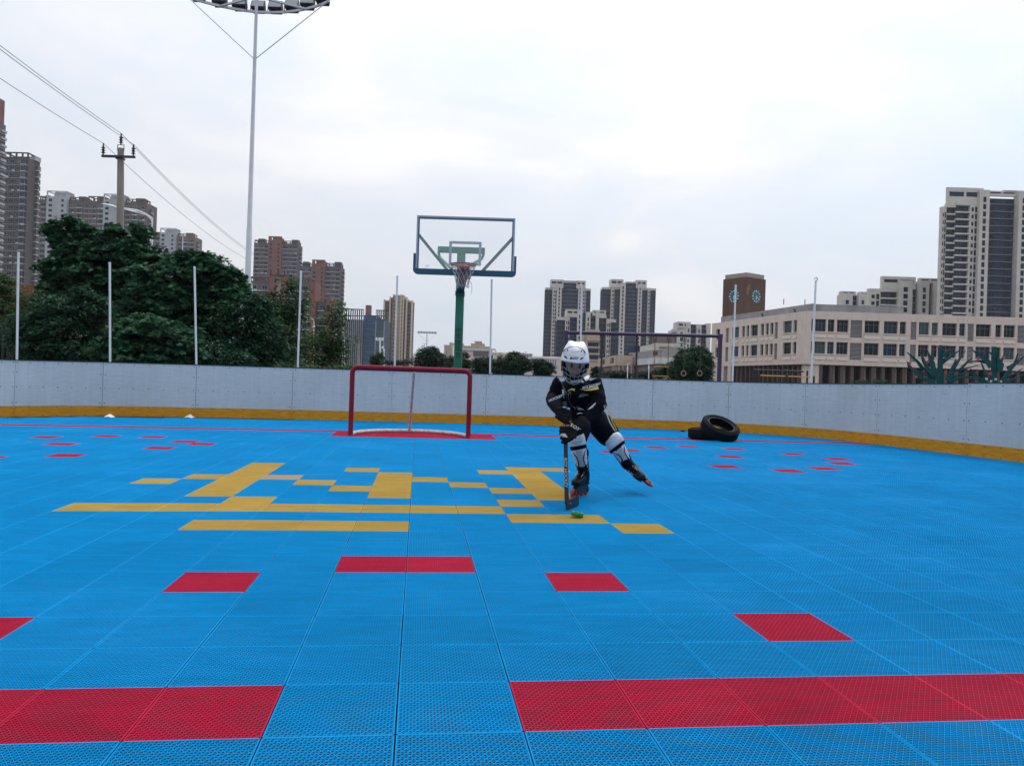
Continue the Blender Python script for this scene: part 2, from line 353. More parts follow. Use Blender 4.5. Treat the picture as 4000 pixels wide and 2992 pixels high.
def rink_boards():
    root = thing('rink_boards', 'pale grey hockey rink boards with an orange kick strip, bolted panels round the blue floor', 'rink boards', (0,13.3,0))
    O = Vector((0,13.3,0))
    for i in range(len(JOINTS)-1):
        (x0,y0,h0),(x1,y1,h1) = JOINTS[i], JOINTS[i+1]
        n = 6                                                    # slightly bowed panels through the corners
        p0, p1 = Vector((x0,y0,0)), Vector((x1,y1,0))
        pv = Vector(JOINTS[i-1][:2]+(0,)) if i else p0-(p1-p0); nv = Vector(JOINTS[i+2][:2]+(0,)) if i+2 < len(JOINTS) else p1+(p1-p0)
        def cr_(t): return .5*((2*p0)+(p1-pv)*t+(2*pv-5*p0+4*p1-nv)*t*t+(-pv+3*p0-3*p1+nv)*t**3)
        L = (p1-p0).length; e = .003/L
        ts = [e+(1-2*e)*k/n for k in range(n+1)]
        step = .012 if i == 14 else 0.
        def strip(z0, z1f, off, th, mb, mi=0):
            ring = []
            for t in ts:
                q = cr_(t); tg = (cr_(min(1,t+.02))-cr_(max(0,t-.02))).normalized(); nn = Vector((tg.y,-tg.x,0))   # towards the rink
                zt = z1f(t); a = q+nn*off; b_ = q+nn*(off-th)
                ring += [(a.x,a.y,z0),(a.x,a.y,zt),(b_.x,b_.y,zt),(b_.x,b_.y,z0)]
            ring = [Vector(r)-O for r in ring]; fs = []
            for k in range(n):
                for j in range(4): fs.append((k*4+j,(k+1)*4+j,(k+1)*4+(j+1)%4,k*4+(j+1)%4))
            fs += [(0,1,2,3),(n*4+3,n*4+2,n*4+1,n*4)]
            mb.add(ring, fs, mi)
        hh = lambda t: h0+(h1-h0)*t+step
        kz = .185
        mb = MB(); strip(kz+.004, lambda t: hh(t)-.016, 0, .012, mb)
        pn = mb.build('panel', [BW], root)
        bm_ = MB()
        def bolt(t, z, off=0):
            q = cr_(t); tg = (cr_(min(1,t+.02))-cr_(max(0,t-.02))).normalized(); nn = Vector((tg.y,-tg.x,0))
            M4 = Matrix.Translation(q+nn*off-O+Vector((0,0,z))) @ nn.to_track_quat('Z','Y').to_matrix().to_4x4()
            bm_.lathe([(.0095,0),(.0095,.003),(.006,.0045),(0,.0045)], 8, M4)
        for j in range(7):
            t = .025+.95*j/6
            for z in (hh(t)-.05, kz+.33): bolt(t, z)
            bolt(t, kz-.02, .006); bolt(t, .02, .006)
        for z in (kz+.06, kz+.58): bolt(.025, z); bolt(.975, z)
        tag(bm_.build('bolts', [BOLT], pn), kind='stuff')
        mb = MB(); strip(.004, lambda t: kz, .006, .016, mb); mb.build('kick_plate', [KICK], root)
        mb = MB(); strip(kz+.02, lambda t: hh(t)-.018, -.013, .045, mb); mb.build('backing_board', [SEAM], root)
        mb = MB(); strip(0, lambda t: hh(t), -.004, .07, MB()); 
        r_ = MB()
        ring = []
        ztop = lambda t: hh(t)-.016
        ringv = []
        for t in ts:
            q = cr_(t); tg = (cr_(min(1,t+.02))-cr_(max(0,t-.02))).normalized(); nn = Vector((tg.y,-tg.x,0))
            z = ztop(t); a = q+nn*.008; b_ = q-nn*.065
            ringv += [Vector((a.x,a.y,z))-O, Vector((a.x,a.y,z+.016))-O, Vector((b_.x,b_.y,z+.016))-O, Vector((b_.x,b_.y,z))-O]
        fs = []
        for k in range(n):
            for j in range(4): fs.append((k*4+j,(k+1)*4+j,(k+1)*4+(j+1)%4,k*4+(j+1)%4))
        fs += [(0,1,2,3),(n*4+3,n*4+2,n*4+1,n*4)]
        r_.add(ringv, fs); r_.build('top_rail', [RAIL], root)
    return root
rink_boards()
POSTM = mat('post_white', (.62,.66,.70), .45, var=.08, vscale=8)
POST = [((66,1402),(72,988),12.9,'by the far left edge of the rink boards'),((430,1412),(429,1027),14.1,'in front of the tall dark maple'),((767,1421),(760,1044),14.4,'at the right edge of the maples'),
        ((1163,1434),(1176,1060),15.4,'in front of the red and grey towers'),((1541,1448),(1552,1079),15.6,'over the goal, in front of the yellow tower'),((1914,1459),(1921,1093),15.7,'beneath the right corner of the backboard'),
        ((2266,1475),(2272,1112),15.9,'rising behind the white helmet'),((2861,1486),(2874,1115),15.7,'in front of the brown clock tower'),((3168,1493),(3187,1097),15.0,'hooked at its top, by the school corner')]
def hit_board(u):
    best = 15.
    for (xa,ya,_),(xb,yb_,_) in zip(JOINTS[:-1],JOINTS[1:]):
        pa, pb = Vector((xa,ya,0))-CAM, Vector((xb,yb_,0))-CAM
        fa, fb = pa.dot(_Rx)-u*pa.dot(_Fy), pb.dot(_Rx)-u*pb.dot(_Fy)
        if fa*fb <= 0: best = (pa+(pb-pa)*(fa/(fa-fb))).dot(_Fy)
    return best
for (b_, t_, d, where) in POST:
    u_, _v = uv(*b_); d = .1+hit_board(u_)
    B_, T_ = at(*b_, d), at(*t_, d); B_.z = 0.
    dirv = (T_-at(*b_, d))
    base = T_-dirv*((T_.z)/dirv.z)
    th = thing('net_post', 'thin white post behind the boards, '+where, 'post', base, group='white net posts above the boards')
    mb = MB(); mb.tube([Vector((0,0,0)), T_-base], .0188, 10); mb.build('pole', POSTM, th, smooth=True)
    mb = MB(); e = T_-base
    if 'hook' in where: mb.tube([e+Vector((.03*math.sin(a)+.0, 0, .03-.03*math.cos(a)+.0)) for a in np.linspace(0, 5, 10)], .012, 6)
    else: mb.lathe([(.021,-.03),(.021,.004),(.015,.01),(0,.012)], 10, Matrix.Translation(e))
    mb.build('cap', POSTM, th, smooth=True)

# ------------------------------------------------------------------ hockey goal
REDP = mat('goal_red_paint', (.19,.005,.020), .45, spec=.25, var=.12, vscale=5)
WHP = mat('worn_white_paint', (.62,.58,.57), .5, var=.1, vscale=20, col2=(.40,.30,.28))
gl_ = Vector((-.937,9.235,0)); gr_ = Vector((.797,9.33,0)); gd = (gr_-gl_); gw = gd.length; ga = math.atan2(gd.y, gd.x)
goal = thing('hockey_goal', 'red tube hockey goal frame without a net standing on the red crease', 'goal', (gl_+gr_)/2, ga)
R_, H_ = .036, 1.045; hw_ = gw/2
pts = [(-hw_,0,0)] + [(-hw_+.09*(1-math.cos(a)), 0, H_-.036-.09+.09*math.sin(a)) for a in np.linspace(0, pi/2, 8)] + [(hw_-.09*(1-math.cos(a)), 0, H_-.036-.09+.09*math.sin(a)) for a in np.linspace(pi/2, 0, 8)] + [(hw_,0,0)]
MB().tube(pts, R_, 16).build('frame', REDP, goal, smooth=True)
MB().tube([(hw_*math.cos(a)*.97, .95*math.sin(a), .03) for a in np.linspace(pi, 0, 28)], .028, 12).build('base_bar', WHP, goal, smooth=True)
MB().tube([(.03,.0,H_-.08),(.03,.93,.05)], .022, 10).build('back_brace', WHP, goal, smooth=True)
for s in (-1, 1): MB().lathe([(.045,0),(.045,.012),(.037,.02)], 16, Matrix.Translation((s*hw_,0,0))).build('foot', REDP, goal, smooth=True)

# ------------------------------------------------------------------ basketball hoop
GRN = mat('hoop_green_paint', (.012,.14,.085), .4, var=.15, vscale=3)
GRD = mat('brace_dark_green', (.02,.09,.08), .45)
TEAL = mat('pad_teal', (.012,.075,.12), .55)
ALU = mat('frame_grey_blue', (.28,.35,.42), .35, metal=.4)
FRB = mat('frame_blue', (.06,.12,.2), .4)
GLASS = mat('backboard_glass', (.93,.97,.97), .02, spec=.5, alpha=.10)
SQ = mat('target_grey', (.36,.40,.44), .5)
RIMM = mat('rim_red', (.26,.03,.03), .4)
NETM = mat('net_cord', (.32,.32,.34), .8)
INK = mat('ink_black', (.012,.016,.018), .6)
DB, DP = 14.6, 16.2
bc = at(1815, 970, DB); bz = .02
hoop = thing('basketball_hoop', 'green steel basketball hoop with a clear backboard standing behind the boards', 'basketball hoop', ground_at(1786, DP), YAW)
def hl(px, py, d):                                   # pixel at distance d -> hoop local
    p = at(px, py, d)-hoop.location; return Vector((p.dot(_Rx), p.dot(_Fy), p.z))
ptop = hl(1797, 985, DP); yb = -(DP-DB)
MB().box(-.085,.085,-.085,.085,0,ptop.z).build('pole', GRN, hoop)
MB().box(-.14,.14,-.14,.14,0,.02).build('base_plate', GRN, hoop)
tb = ptop.z-.02
MB().box(-.50,.50,-.055,.055,tb,tb+.12).build('crossbar', GRN, hoop)
for s in (-1, 1):
    MB().tube([(s*.47,-.09,tb+.06),(s*.47,-.12,tb-.06),(s*.44,-.16,tb-.14),(s*.10,-1.2,tb-.52)], .03, 8).build('brace', GRN, hoop, smooth=True)
zb0, zb1 = hl(1820,1070,DB).z, hl(1820,848,DB).z       # backboard bottom / top
bx = hl(1818,960,DB).x; bw = 1.89
az = hl(1788,1140,DP).z
mb = MB(); mb.bar((0,-.085,az+.03),(bx,yb+.12,zb0+.10),.15,.14); mb.build('arm', GRD, hoop)
MB().box(-.095,.095,-.12,.095,az-.09,az+.01).build('bracket', GRD, hoop)
x0, x1 = bx-bw/2, bx+bw/2
bb = MB().box(x0+.03,x1-.03,yb-.006,yb+.006,zb0+.05,zb1-.03).build('backboard', GLASS, hoop)
mb = MB()
for (a,b,c,d) in ((x0,x1,zb1-.03,zb1),(x0,x0+.03,zb0,zb1-.03),(x1-.03,x1,zb0,zb1-.03),(x0+.03,x1-.03,zb0,zb0+.05)): mb.box(a,b,yb-.02,yb+.025,c,d)
mb.build('outer_frame', ALU, bb)
mb = MB()
for (a,b,c,d) in ((x0+.03,x1-.03,zb1-.06,zb1-.031),(x0+.031,x0+.055,zb0+.05,zb1-.06),(x1-.055,x1-.031,zb0+.05,zb1-.06)): mb.box(a,b,yb-.014,yb+.018,c,d)
mb.build('inner_frame', FRB, bb)
sq0, sq1 = hl(1753,953,DB), hl(1877,1050,DB); scx = bx+.0; sw = .31; sz0, sz1 = zb0+.16, zb0+.16+.46
mb = MB()
for (a,b,c,d) in ((scx-sw,scx+sw,sz1-.05,sz1),(scx-sw,scx+sw,sz0,sz0+.05),(scx-sw,scx-sw+.05,sz0+.05,sz1-.05),(scx+sw-.05,scx+sw,sz0+.05,sz1-.05)): mb.box(a,b,yb-.0095,yb-.0065,c,d)
mb.build('target_square', SQ, bb)
pad = MB()
def arc(cx, cz, r, a0, a1, n=6): return [(cx+r*math.cos(a), cz+r*math.sin(a)) for a in np.linspace(a0, a1, n)]
zp = zb0-.035; hp = .36; w_ = .045
outer = [(x0-w_, zb0+hp)] + arc(x0-w_+.09, zp+.09, .09, pi, 1.5*pi) + arc(x1+w_-.09, zp+.09, .09, 1.5*pi, 2*pi) + [(x1+w_, zb0+hp)]
inner = [(x1+.002, zb0+hp),(x1+.002, zb0+.072),(x0-.002, zb0+.072),(x0-.002, zb0+hp)]
n_ = len(outer)
pad.box(x0-w_,x0-.002,yb-.035,yb+.04,zb0+.074,zb0+hp); pad.box(x1+.002,x1+w_,yb-.035,yb+.04,zb0+.074,zb0+hp)
pad.prism([(x0-w_,zb0+.0735)]+arc(x0-w_+.09,zp+.09,.09,pi,1.5*pi)+arc(x1+w_-.09,zp+.09,.09,1.5*pi,2*pi)+[(x1+w_,zb0+.0735)], yb-.035, yb+.04)
pad.build('edge_pad', TEAL, bb)
for s in (-1, 1): MB().bar((bx+s*.33,yb+.07,zb0+.06),(bx+s*(bw/2-.035),yb+.07,zb1-.36),.055,.055,(0,1,0)).build('frame_brace', GRD, hoop)
rc = Vector((bx+.0, yb-.40, hl(1818,1034,DB-.4).z))
rim = MB().tube([(rc.x+.232*math.cos(a), rc.y+.232*math.sin(a), rc.z) for a in np.linspace(0,2*pi,41)[:-1]], .011, 8, closed=True)
rim.bar((rc.x,yb-.17-.03,rc.z-.03),(rc.x,yb-.012,rc.z-.03),.2,.05); rim.box(rc.x-.1,rc.x+.1,yb-.03,yb-.01,rc.z-.22,rc.z)
rim.tube([(rc.x+.225*math.cos(a), rc.y+.225*math.sin(a), rc.z-.03) for a in np.linspace(0,2*pi,41)[:-1]], .006, 6, closed=True)
rim.build('rim', RIMM, hoop, smooth=True)
net = MB(); NS = 12; lv = [(0,.222),(.09,.20),(.18,.165),(.27,.135),(.36,.115),(.42,.125)]
rn = random.Random(3)
P_ = [[Vector((rc.x+r*math.cos(2*pi*(j+.5*(i%2))/NS)+rn.uniform(-.008,.008), rc.y+r*math.sin(2*pi*(j+.5*(i%2))/NS)+rn.uniform(-.008,.008), rc.z-z-.015+rn.uniform(-.008,.008))) for j in range(NS)] for i,(z,r) in enumerate(lv)]
for i in range(len(lv)-1):
    for j in range(NS):
        for k in ((j, j-1) if i % 2 == 0 else (j, (j+1) % NS)):
            if i > 2 and rn.random() < .12: continue
            p, q = P_[i][j], P_[i+1][k]; net.tube([p, (p+q)/2+Vector((0,0,-.012)), q], .0042, 4)
net.tube([P_[3][1], P_[3][1]+Vector((.05,0,-.02)), P_[3][1]+Vector((.07,0,-.09)), P_[3][1]+Vector((.075,0,-.19)), P_[3][1]+Vector((.05,0,-.23))], .0045, 4)
net.build('net', NETM, hoop)
for ch, py in zip('金陵体育', (1313.7,1341.2,1364.5,1390)):
    z = hl(1783, py, DP).z
    letters('lettering', ch, .135, Matrix.Translation((0,-.0865,z)) @ Matrix.Rotation(pi/2,4,'X'), INK, hoop)
z = hl(1785,1291,DP).z
mb = MB()
M4 = Matrix.Translation((0,-.0865,z)) @ Matrix.Rotation(pi/2,4,'X') @ Matrix.Rotation(.35,4,'Z')
def ring2(rx, ry, w, a0=0, a1=2*pi, n=24, mat4=M4):
    vs = []; fs = []
    for i,a in enumerate(np.linspace(a0,a1,n+1)):
        k = w*(.35+.65*abs(math.sin(a*.5+.4)))
        vs += [mat4 @ Vector((rx*math.cos(a), ry*math.sin(a), 0)), mat4 @ Vector(((rx-k)*math.cos(a), (ry-k)*math.sin(a), 0))]
        if i: fs.append((2*i-2,2*i,2*i+1,2*i-1))
    mb.add(vs, fs)
ring2(.062,.036,.012)
mb.build('emblem', INK, hoop)
letters('lettering', 'JV', .06, Matrix.Translation((0,-.0868,z)) @ Matrix.Rotation(pi/2,4,'X'), INK, hoop, shear=.35, bold=.002)
# small grey marks low on the glass
q = hl(1668,1040,DB)
letters('lettering', 'JV', .07, Matrix.Translation((q.x,yb-.0085,q.z)) @ Matrix.Rotation(pi/2,4,'X'), SQ, bb, shear=.35)
mb = MB(); mb.box(q.x-.075,q.x-.015,yb-.0085,yb-.0065,q.z-.085,q.z-.06); mb.box(q.x+.015,q.x+.075,yb-.0085,yb-.0065,q.z-.085,q.z-.06); mb.build('marks', SQ, bb)

# ------------------------------------------------------------------ tyres and litter
RUB = mat('tyre_rubber', (.0055,.0065,.010), .75, spec=.15, var=.25, vscale=12)
RUBE = mat('tyre_bead', (.03,.034,.042), .5)
def tyre(label, loc, rot, ro=.315, w=.20):
    t = thing('tyre', label, 'tyre', loc, group='old car tyres on the rink'); t.rotation_euler = rot
    rb = ro*.66; h = w/2
    out = [(rb,-h*.62),(rb+.02,-h*.86),(rb+.06,-h*.98),(ro-.05,-h*.92),(ro-.014,-h*.78),(ro,-h*.6),(ro+.003,0),(ro,h*.6),(ro-.014,h*.78),(ro-.05,h*.92),(rb+.06,h*.98),(rb+.02,h*.86),(rb,h*.62)]
    inn = [(rb+.012,h*.55),(rb+.05,h*.7),(ro-.03,h*.6),(ro-.016,0),(ro-.03,-h*.6),(rb+.05,-h*.7),(rb+.012,-h*.55)]
    MB().lathe(out+inn, 56, close=True).build('casing', RUB, t, smooth=True)
    tr = MB()
    for k in range(56):
        a = 2*pi*k/56
        for row,(z0,z1) in enumerate(((-h*.6,-h*.28),(-h*.2,h*.2),(h*.28,h*.6))):
            M4 = Matrix.Rotation(a+row*.05,4,'Z'); tr.add([M4 @ Vector(v) for v in ((ro-.004,-.012,z0),(ro-.004,.012,z0+.012),(ro-.004,.012,z1+.012),(ro-.004,-.012,z1),(ro+.0035,-.011,z0),(ro+.0035,.011,z0+.012),(ro+.0035,.011,z1+.012),(ro+.0035,-.011,z1))],
                [(4,5,6,7),(0,1,5,4),(1,2,6,5),(2,3,7,6),(3,0,4,7)])
    tr.build('tread', RUB, t)
    for s in (-1, 1): MB().tube([((rb+.008)*math.cos(a),(rb+.008)*math.sin(a),s*h*.72) for a in np.linspace(0,2*pi,49)[:-1]], .007, 6, closed=True).build('bead', RUBE, t, smooth=True)
    for s in (-1, 1): MB().tube([((rb+.045)*math.cos(a),(rb+.045)*math.sin(a),s*h*.97) for a in np.linspace(0,2*pi,49)[:-1]], .003, 4, closed=True).build('sidewall_ring', RUBE, t, smooth=True)
    return t
tp = at(2762,1694,12.95); tyre('black car tyre lying flat under the leaning tyre', (tp.x,tp.y,.094), (0,0,.3))
tc_ = at(2812,1682,12.62)
ax_ = (_Z*.87 - _Fy*.44 + _Rx*.20).normalized()
ty2 = tyre('black car tyre leaning on a second tyre, its open side facing forward', tc_, (0,0,0))
ty2.rotation_euler = ax_.to_track_quat('Z','Y').to_euler()
bpy.context.view_layer.update()
zmin = min((ty2.matrix_world @ Vector((.318*math.cos(a),.318*math.sin(a),-.06))).z for a in np.linspace(0,6.28,60)); ty2.location.z -= zmin-.004
PAP = mat('paper_white', (.75,.75,.74), .8)
def litter(label, px, py, w, h, seed):
    r = random.Random(seed); u, v = uv(px, py); d = -CAM.z/(v+PITCH); p = CAM+(_F+_Rx*u+_U*v)*d; p.z = .001
    t = MB(); n = 6; vs = []
    for i in range(n):
        for j in range(n):
            x, y = (i/(n-1)-.5)*w, (j/(n-1)-.5)*w*.7
            z = h*(math.exp(-((x/w*3+.3)**2))*.8*(j/(n-1)) + .25*r.random())
            vs.append((x+r.uniform(-.1,.1)*w/n, y+r.uniform(-.1,.1)*w/n, max(z,.002)))
    t.add(vs, [(i*n+j,(i+1)*n+j,(i+1)*n+j+1,i*n+j+1) for i in range(n-1) for j in range(n-1)])
    o = t.build('litter', PAP, fix=False); o.location = p; tag(o, label, 'litter', 'scraps of litter by the boards')
    md = o.modifiers.new('thickness','SOLIDIFY'); md.thickness = .002
litter('crumpled white plastic scrap lying by the left boards, the larger piece', 742, 1633, .17, .075, 1)
litter('thin torn white paper with one corner standing up by the left boards', 428, 1631, .16, .07, 4)
u, v = uv(2667,1686); d_ = -CAM.z/(v+PITCH); p = CAM+(_F+_Rx*u+_U*v)*d_
o = MB().lathe([(.018,0),(.032,.006),(.034,.016),(.024,.026),(0,.028)], 9).build('rubber_scrap', RUB, smooth=True); o.location = (p.x,p.y,0); o.scale = (1.3,.8,1)
tag(o, 'small black rubber scrap on the blue floor left of the tyres', 'scrap')

# ------------------------------------------------------------------ lights, utility poles, wires
GALV = mat('galvanised_steel', (.46,.48,.54), .42, metal=.25, var=.07, vscale=2)
DKH = mat('lamp_housing', (.035,.045,.06), .5)
LENS = mat('lamp_glass', (.25,.28,.32), .15)
CONC = mat('pole_concrete', (.25,.225,.195), .85, var=.16, vscale=3, vstretch=(1,1,.25))
IRON = mat('dark_iron', (.03,.032,.038), .5)
INSU = mat('insulator_brown', (.03,.022,.024), .25)
LMPW = mat('lamp_white', (.72,.74,.77), .35)
WIRE = mat('wire_grey', (.17,.175,.185), .6)
def floodlight(label, px, pytop, d, wpx, lamps, beam_drop=0., arcd=0., pole_r=(.12,.06), base_px=None, stay=True, group='floodlight masts'):
    """mast with a row of lamps on a beam"""
    b_ = ground_at(base_px or px, d); topp = at(px, pytop, d); h = topp.z
    t = thing('floodlight_mast', label, 'floodlight', b_, YAW, group)
    lean = (topp-b_).dot(_Rx)
    MB().tube([(0,0,0),(lean*.42,0,h*.42),(lean*.42,0,h*.421),(lean,0,h+.3)], [pole_r[0],(pole_r[0]*.62+pole_r[1]*.38),(pole_r[0]*.62+pole_r[1]*.38)*.9,pole_r[1]], 16).build('mast', GALV, t, smooth=True)
    W_ = wpx/FOC*d; n = 20
    bp = [(lean+W_*(k/n-.5), arcd*(1-(2*k/n-1)**2)+.1, h) for k in range(n+1)]
    mb = MB()
    for k in range(n): mb.bar(bp[k], bp[k+1], .07 if arcd else .1, .09)
    if arcd:
        for s in (-1, 1): mb.bar((lean,-.0,h+.05),(lean+s*W_*.31,arcd*(1-.62**2)+.1,h-.02),.07,.07)
    mb.build('beam', GALV, t)
    if stay:
        for s in (-1, 1): MB().tube([(lean*.8+s*pole_r[1],0,h-W_*.42),(lean+s*W_*.49,.1,h)], max(.018, d*.00016), 6).build('stay', GALV, t)
    lw = W_/lamps*.78
    for k in range(lamps):
        f = (k+.5)/lamps; x = lean+W_*(f-.5); y = arcd*(1-(2*f-1)**2)+.1
        M4 = Matrix.Translation((x,y,h+.06)) @ Matrix.Rotation(-.5,4,'X')
        lm = MB(); lm.add([M4 @ Vector(v) for v in ((-lw*.5,-.16,.03),(lw*.5,-.16,.03),(lw*.42,.2,.06),(-lw*.42,.2,.06),(-lw*.5,-.16,lw*.75),(lw*.5,-.16,lw*.75),(lw*.42,.2,lw*.6),(-lw*.42,.2,lw*.6))],
            [(0,3,2,1),(4,5,6,7),(1,2,6,5),(2,3,7,6),(3,0,4,7),(0,1,5,4)])
        lo = lm.build('lamp', [DKH], t)
        g = MB(); g.add([M4 @ Vector(v) for v in ((-lw*.45,-.163,.06),(lw*.45,-.163,.06),(lw*.45,-.163,lw*.7),(-lw*.45,-.163,lw*.7))], [(0,1,2,3)]); g.build('lens', LENS, lo)
        for s in (-1, 1): MB().bar((x+s*lw*.53,y,h+.0),(x+s*lw*.53,y+.02,h+.05+lw*.35),.03,.03).build('yoke', DKH, lo)
    return t
floodlight('tall pale floodlight mast with a curved beam of lamps, behind the dark maples', 1002, -9, 30, 565, 8, arcd=1.1, base_px=955, pole_r=(.135,.055))
floodlight('distant floodlight mast with seven lamps, left of the green hoop post', 1668, 1302, 213, 76, 7, pole_r=(.22,.12), base_px=1664)
floodlight('distant white floodlight mast seen between the rope ladder and the rings', 2646, 1344, 213, 74, 7, pole_r=(.25,.2), base_px=2640)
floodlight('smallest distant floodlight mast in front of the grey hall', 2543, 1430, 300, 49, 7, pole_r=(.2,.12), stay=False)
def arm_lamp(label, px, pybase, pyneck, heads, d, r=.05, group='street lamps'):
    """heads: list of (tip px, tip py, has_head)"""
    b_ = ground_at(px, d); t = thing('street_lamp', label, 'street lamp', b_, YAW, group)
    def L(x, y): p = at(x, y, d)-b_; return Vector((p.dot(_Rx), 0, p.z))
    nk = L(px, pyneck)
    MB().tube([(0,0,0),(nk.x*.5,0,nk.z*.5),nk], [r*1.3,r*1.1,r], 10).build('pole', LMPW, t, smooth=True)
    MB().lathe([(r*1.5,0),(r*1.5,.2),(r,.3)], 10, Matrix.Translation(nk-Vector((0,0,.3)))).build('collar', LMPW, t, smooth=True)
    for (mx_, my_, tx, ty) in heads:
        m_, e = L(mx_, my_), L(tx, ty); hl_ = (e-m_).length
        a = nk+Vector((0,0,abs(m_.z-nk.z)*.65))
        pts = [nk.lerp(a, k/3) for k in range(3)] + [(a*(1-s)**2+ (Vector((a.x*.7+m_.x*.3,0,m_.z)))*2*s*(1-s) + m_*s*s) for s in np.linspace(0,1,8)]
        MB().tube(pts, r*.7, 8).build('arm', LMPW, t, smooth=True)
        dv = (e-m_).normalized(); q = dv.to_track_quat('X','Z').to_matrix().to_4x4(); q.translation = m_
        hd = MB(); vs = []; n = 10
        for i,(f,wd,th) in enumerate(((0,.02,.03),(.12,.06,.06),(.4,.11,.09),(.75,.10,.07),(1,.03,.02))):
            for j in range(n): a_ = 2*pi*j/n; vs.append(q @ Vector((f*hl_, wd*hl_*1.1*math.cos(a_), th*hl_*(math.sin(a_) if math.sin(a_) > 0 else .35*math.sin(a_)))))
        hd.add(vs, [(i*n+j,i*n+(j+1)%n,(i+1)*n+(j+1)%n,(i+1)*n+j) for i in range(4) for j in range(n)] + [tuple(range(n)), tuple(4*n+j for j in range(n))])
        hd.build('lamp_head', LMPW, t, smooth=True)
    return t
c1 = crop(0,300,.4833); c2 = crop(0,950,.4531); c3 = crop(900,850,.3927); c4 = crop(1550,800,.4228); c5 = crop(2050,1050,.3617); c6 = crop(2750,1000,.3625); c7 = crop(3300,700,.5136)
r2 = crop(130,720,.2939); r4 = crop(1330,1130,.1934); r8 = crop(2330,1300,.2125)
arm_lamp('curved street lamp with two white heads beside the concrete utility pole', c1(1225,1290)[0], 1500, c1(1225,1290)[1], [(*c1(1130,1105), *c1(1003,1072)), (*c1(960,1062), *c1(822,1026))], 42, .06)
arm_lamp('short street lamp arm curving left beside the floodlight mast', c3(212,720)[0], 1500, c3(212,700)[1], [(*c3(190,650), *c3(150,628))], 60, .07)
arm_lamp('white street lamp reaching left in front of the red brown flats', c3(830,1040)[0], 1500, c3(830,1060)[1], [(*c3(770,1000), *c3(645,968))], 48, .045)
arm_lamp('street lamp at the right edge of the grey red tower', c3(1138,1200)[0], 1500, c3(1138,1220)[1], [(*c3(1085,1175), *c3(1005,1155))], 70, .05)
arm_lamp('white hooked street lamp near the middle of the grey hall', r8(963,700)[0], 1500, r8(963,600)[1], [(*r8(940,525), *r8(910,512))], 60, .034)
arm_lamp('grey street lamp hooked right in front of the beige hall', r8(572,700)[0], 1500, r8(574,620)[1], [(*r8(598,563), *r8(633,552))], 62, .034)
def twin_lamp(label, px, pytop, d, heads):
    b_ = ground_at(px, d); tp = at(px, pytop, d); h = tp.z; k = d/FOC
    t = thing('area_lamp', label, 'area lamp', b_, YAW, 'short area lamps'); x = (tp-b_).dot(_Rx)
    MB().tube([(0,0,0),(x,0,h)], [4*k,3*k], 10).build('pole', LMPW, t, smooth=True)
    if len(heads) > 1: MB().box(x+min(heads)*k,x+max(heads)*k,-2*k,2*k,h-2*k,h+1*k).build('bar', LMPW, t)
    for i,hx in enumerate(heads):
        M4 = Matrix.Translation((x+hx*k,0,h+5*k)) @ Matrix.Rotation(.5 if i == 0 else -.15,4,'Y')
        MB().box(-4*k,4*k,-3*k,3*k,-5*k,5*k).build('lamp_head', LMPW, t).matrix_local = M4
twin_lamp('white area lamp with three tilted heads left of the yellow tower', r4(800,1100)[0], r4(800,1030)[1], 120, (-14,-2,9))
twin_lamp('lower white area lamp with one tilted head by the yellow tower', r4(880,1300)[0], r4(880,1200)[1], 118, (-5,))
def globe_lamp(label, px, py, d, r, colr=LMPW):
    b_ = ground_at(px, d); c = at(px, py, d)-b_
    t = thing('globe_lamp', label, 'globe lamp', b_, YAW, 'globe lamps'); x = c.dot(_Rx)
    MB().tube([(0,0,0),(x,0,c.z-r*.8)], r*.28, 8).build('pole', LMPW, t, smooth=True)
    MB().lathe([(r*.3,-r),(r*.8,-r*.6),(r,0),(r*.8,r*.6),(r*.35,r*.95),(r*.1,r*1.3),(0,r*1.35)], 14, Matrix.Translation((x,0,c.z))).build('globe', colr, t, smooth=True)
globe_lamp('white onion shaped globe lamp among the left trees', c1(390,1530)[0], c1(390,1530)[1], 40, .13)
globe_lamp('white globe lamp on a pole by the beige wing', 1928, 1377, 90, .22)
globe_lamp('dark globe lamp beside the white one by the beige wing', 1923, 1393, 92, .2, IRON)
def utility_pole(label, px, pytop, d, arm_px, arm_py, r, left, top, right, base_px=None, group='concrete utility poles'):
    b_ = ground_at(base_px or px, d); tp = at(px, pytop, d); h = tp.z; k = d/FOC
    t = thing('utility_pole', label, 'utility pole', b_, YAW, group); lean = (tp-b_).dot(_Rx)
    MB().tube([(0,0,0),(lean,0,h)], [r*1.5,r], 14).build('pole', CONC, t, smooth=True)
    az = at(px, arm_py, d).z; W_ = arm_px*k
    MB().bar((lean-W_*.5,-r-.04,az),(lean+W_*.5,-r-.04,az),.08,.1).build('crossarm', IRON, t)
    mb = MB(); mb.box(lean-r*1.1,lean+r*1.1,-r*1.1,r*1.1,h-.5,h-.42); mb.tube([(lean-r*1.05,0,h-.1),(lean-r*1.05,0,h+.16),(lean+r*1.05,0,h+.16),(lean+r*1.05,0,h-.1)],.02,6); mb.build('pole_cap', IRON, t)
    tips = []
    for (x, z0) in ((lean-W_*.46, az+.05),(lean, h+.16),(lean+W_*.44, az+.05)):
        s = .45
        pr_ = [(.03,0),(.03,.08)]
        for q in range(3): pr_ += [(.05,.08+q*.11),(.10,.10+q*.11),(.04,.14+q*.11)]
        pr_ += [(.03,s),(.03,s+.07),(0,s+.08)]
        MB().lathe(pr_, 10, Matrix.Translation((x,-r-.04 if x != lean else 0,z0))).build('insulator', INSU, t, smooth=True)
        tips.append(t.location + _Rx*x + _Fy*(-r-.04 if x != lean else 0) + Vector((0,0,z0+s+.06)))
    return tips
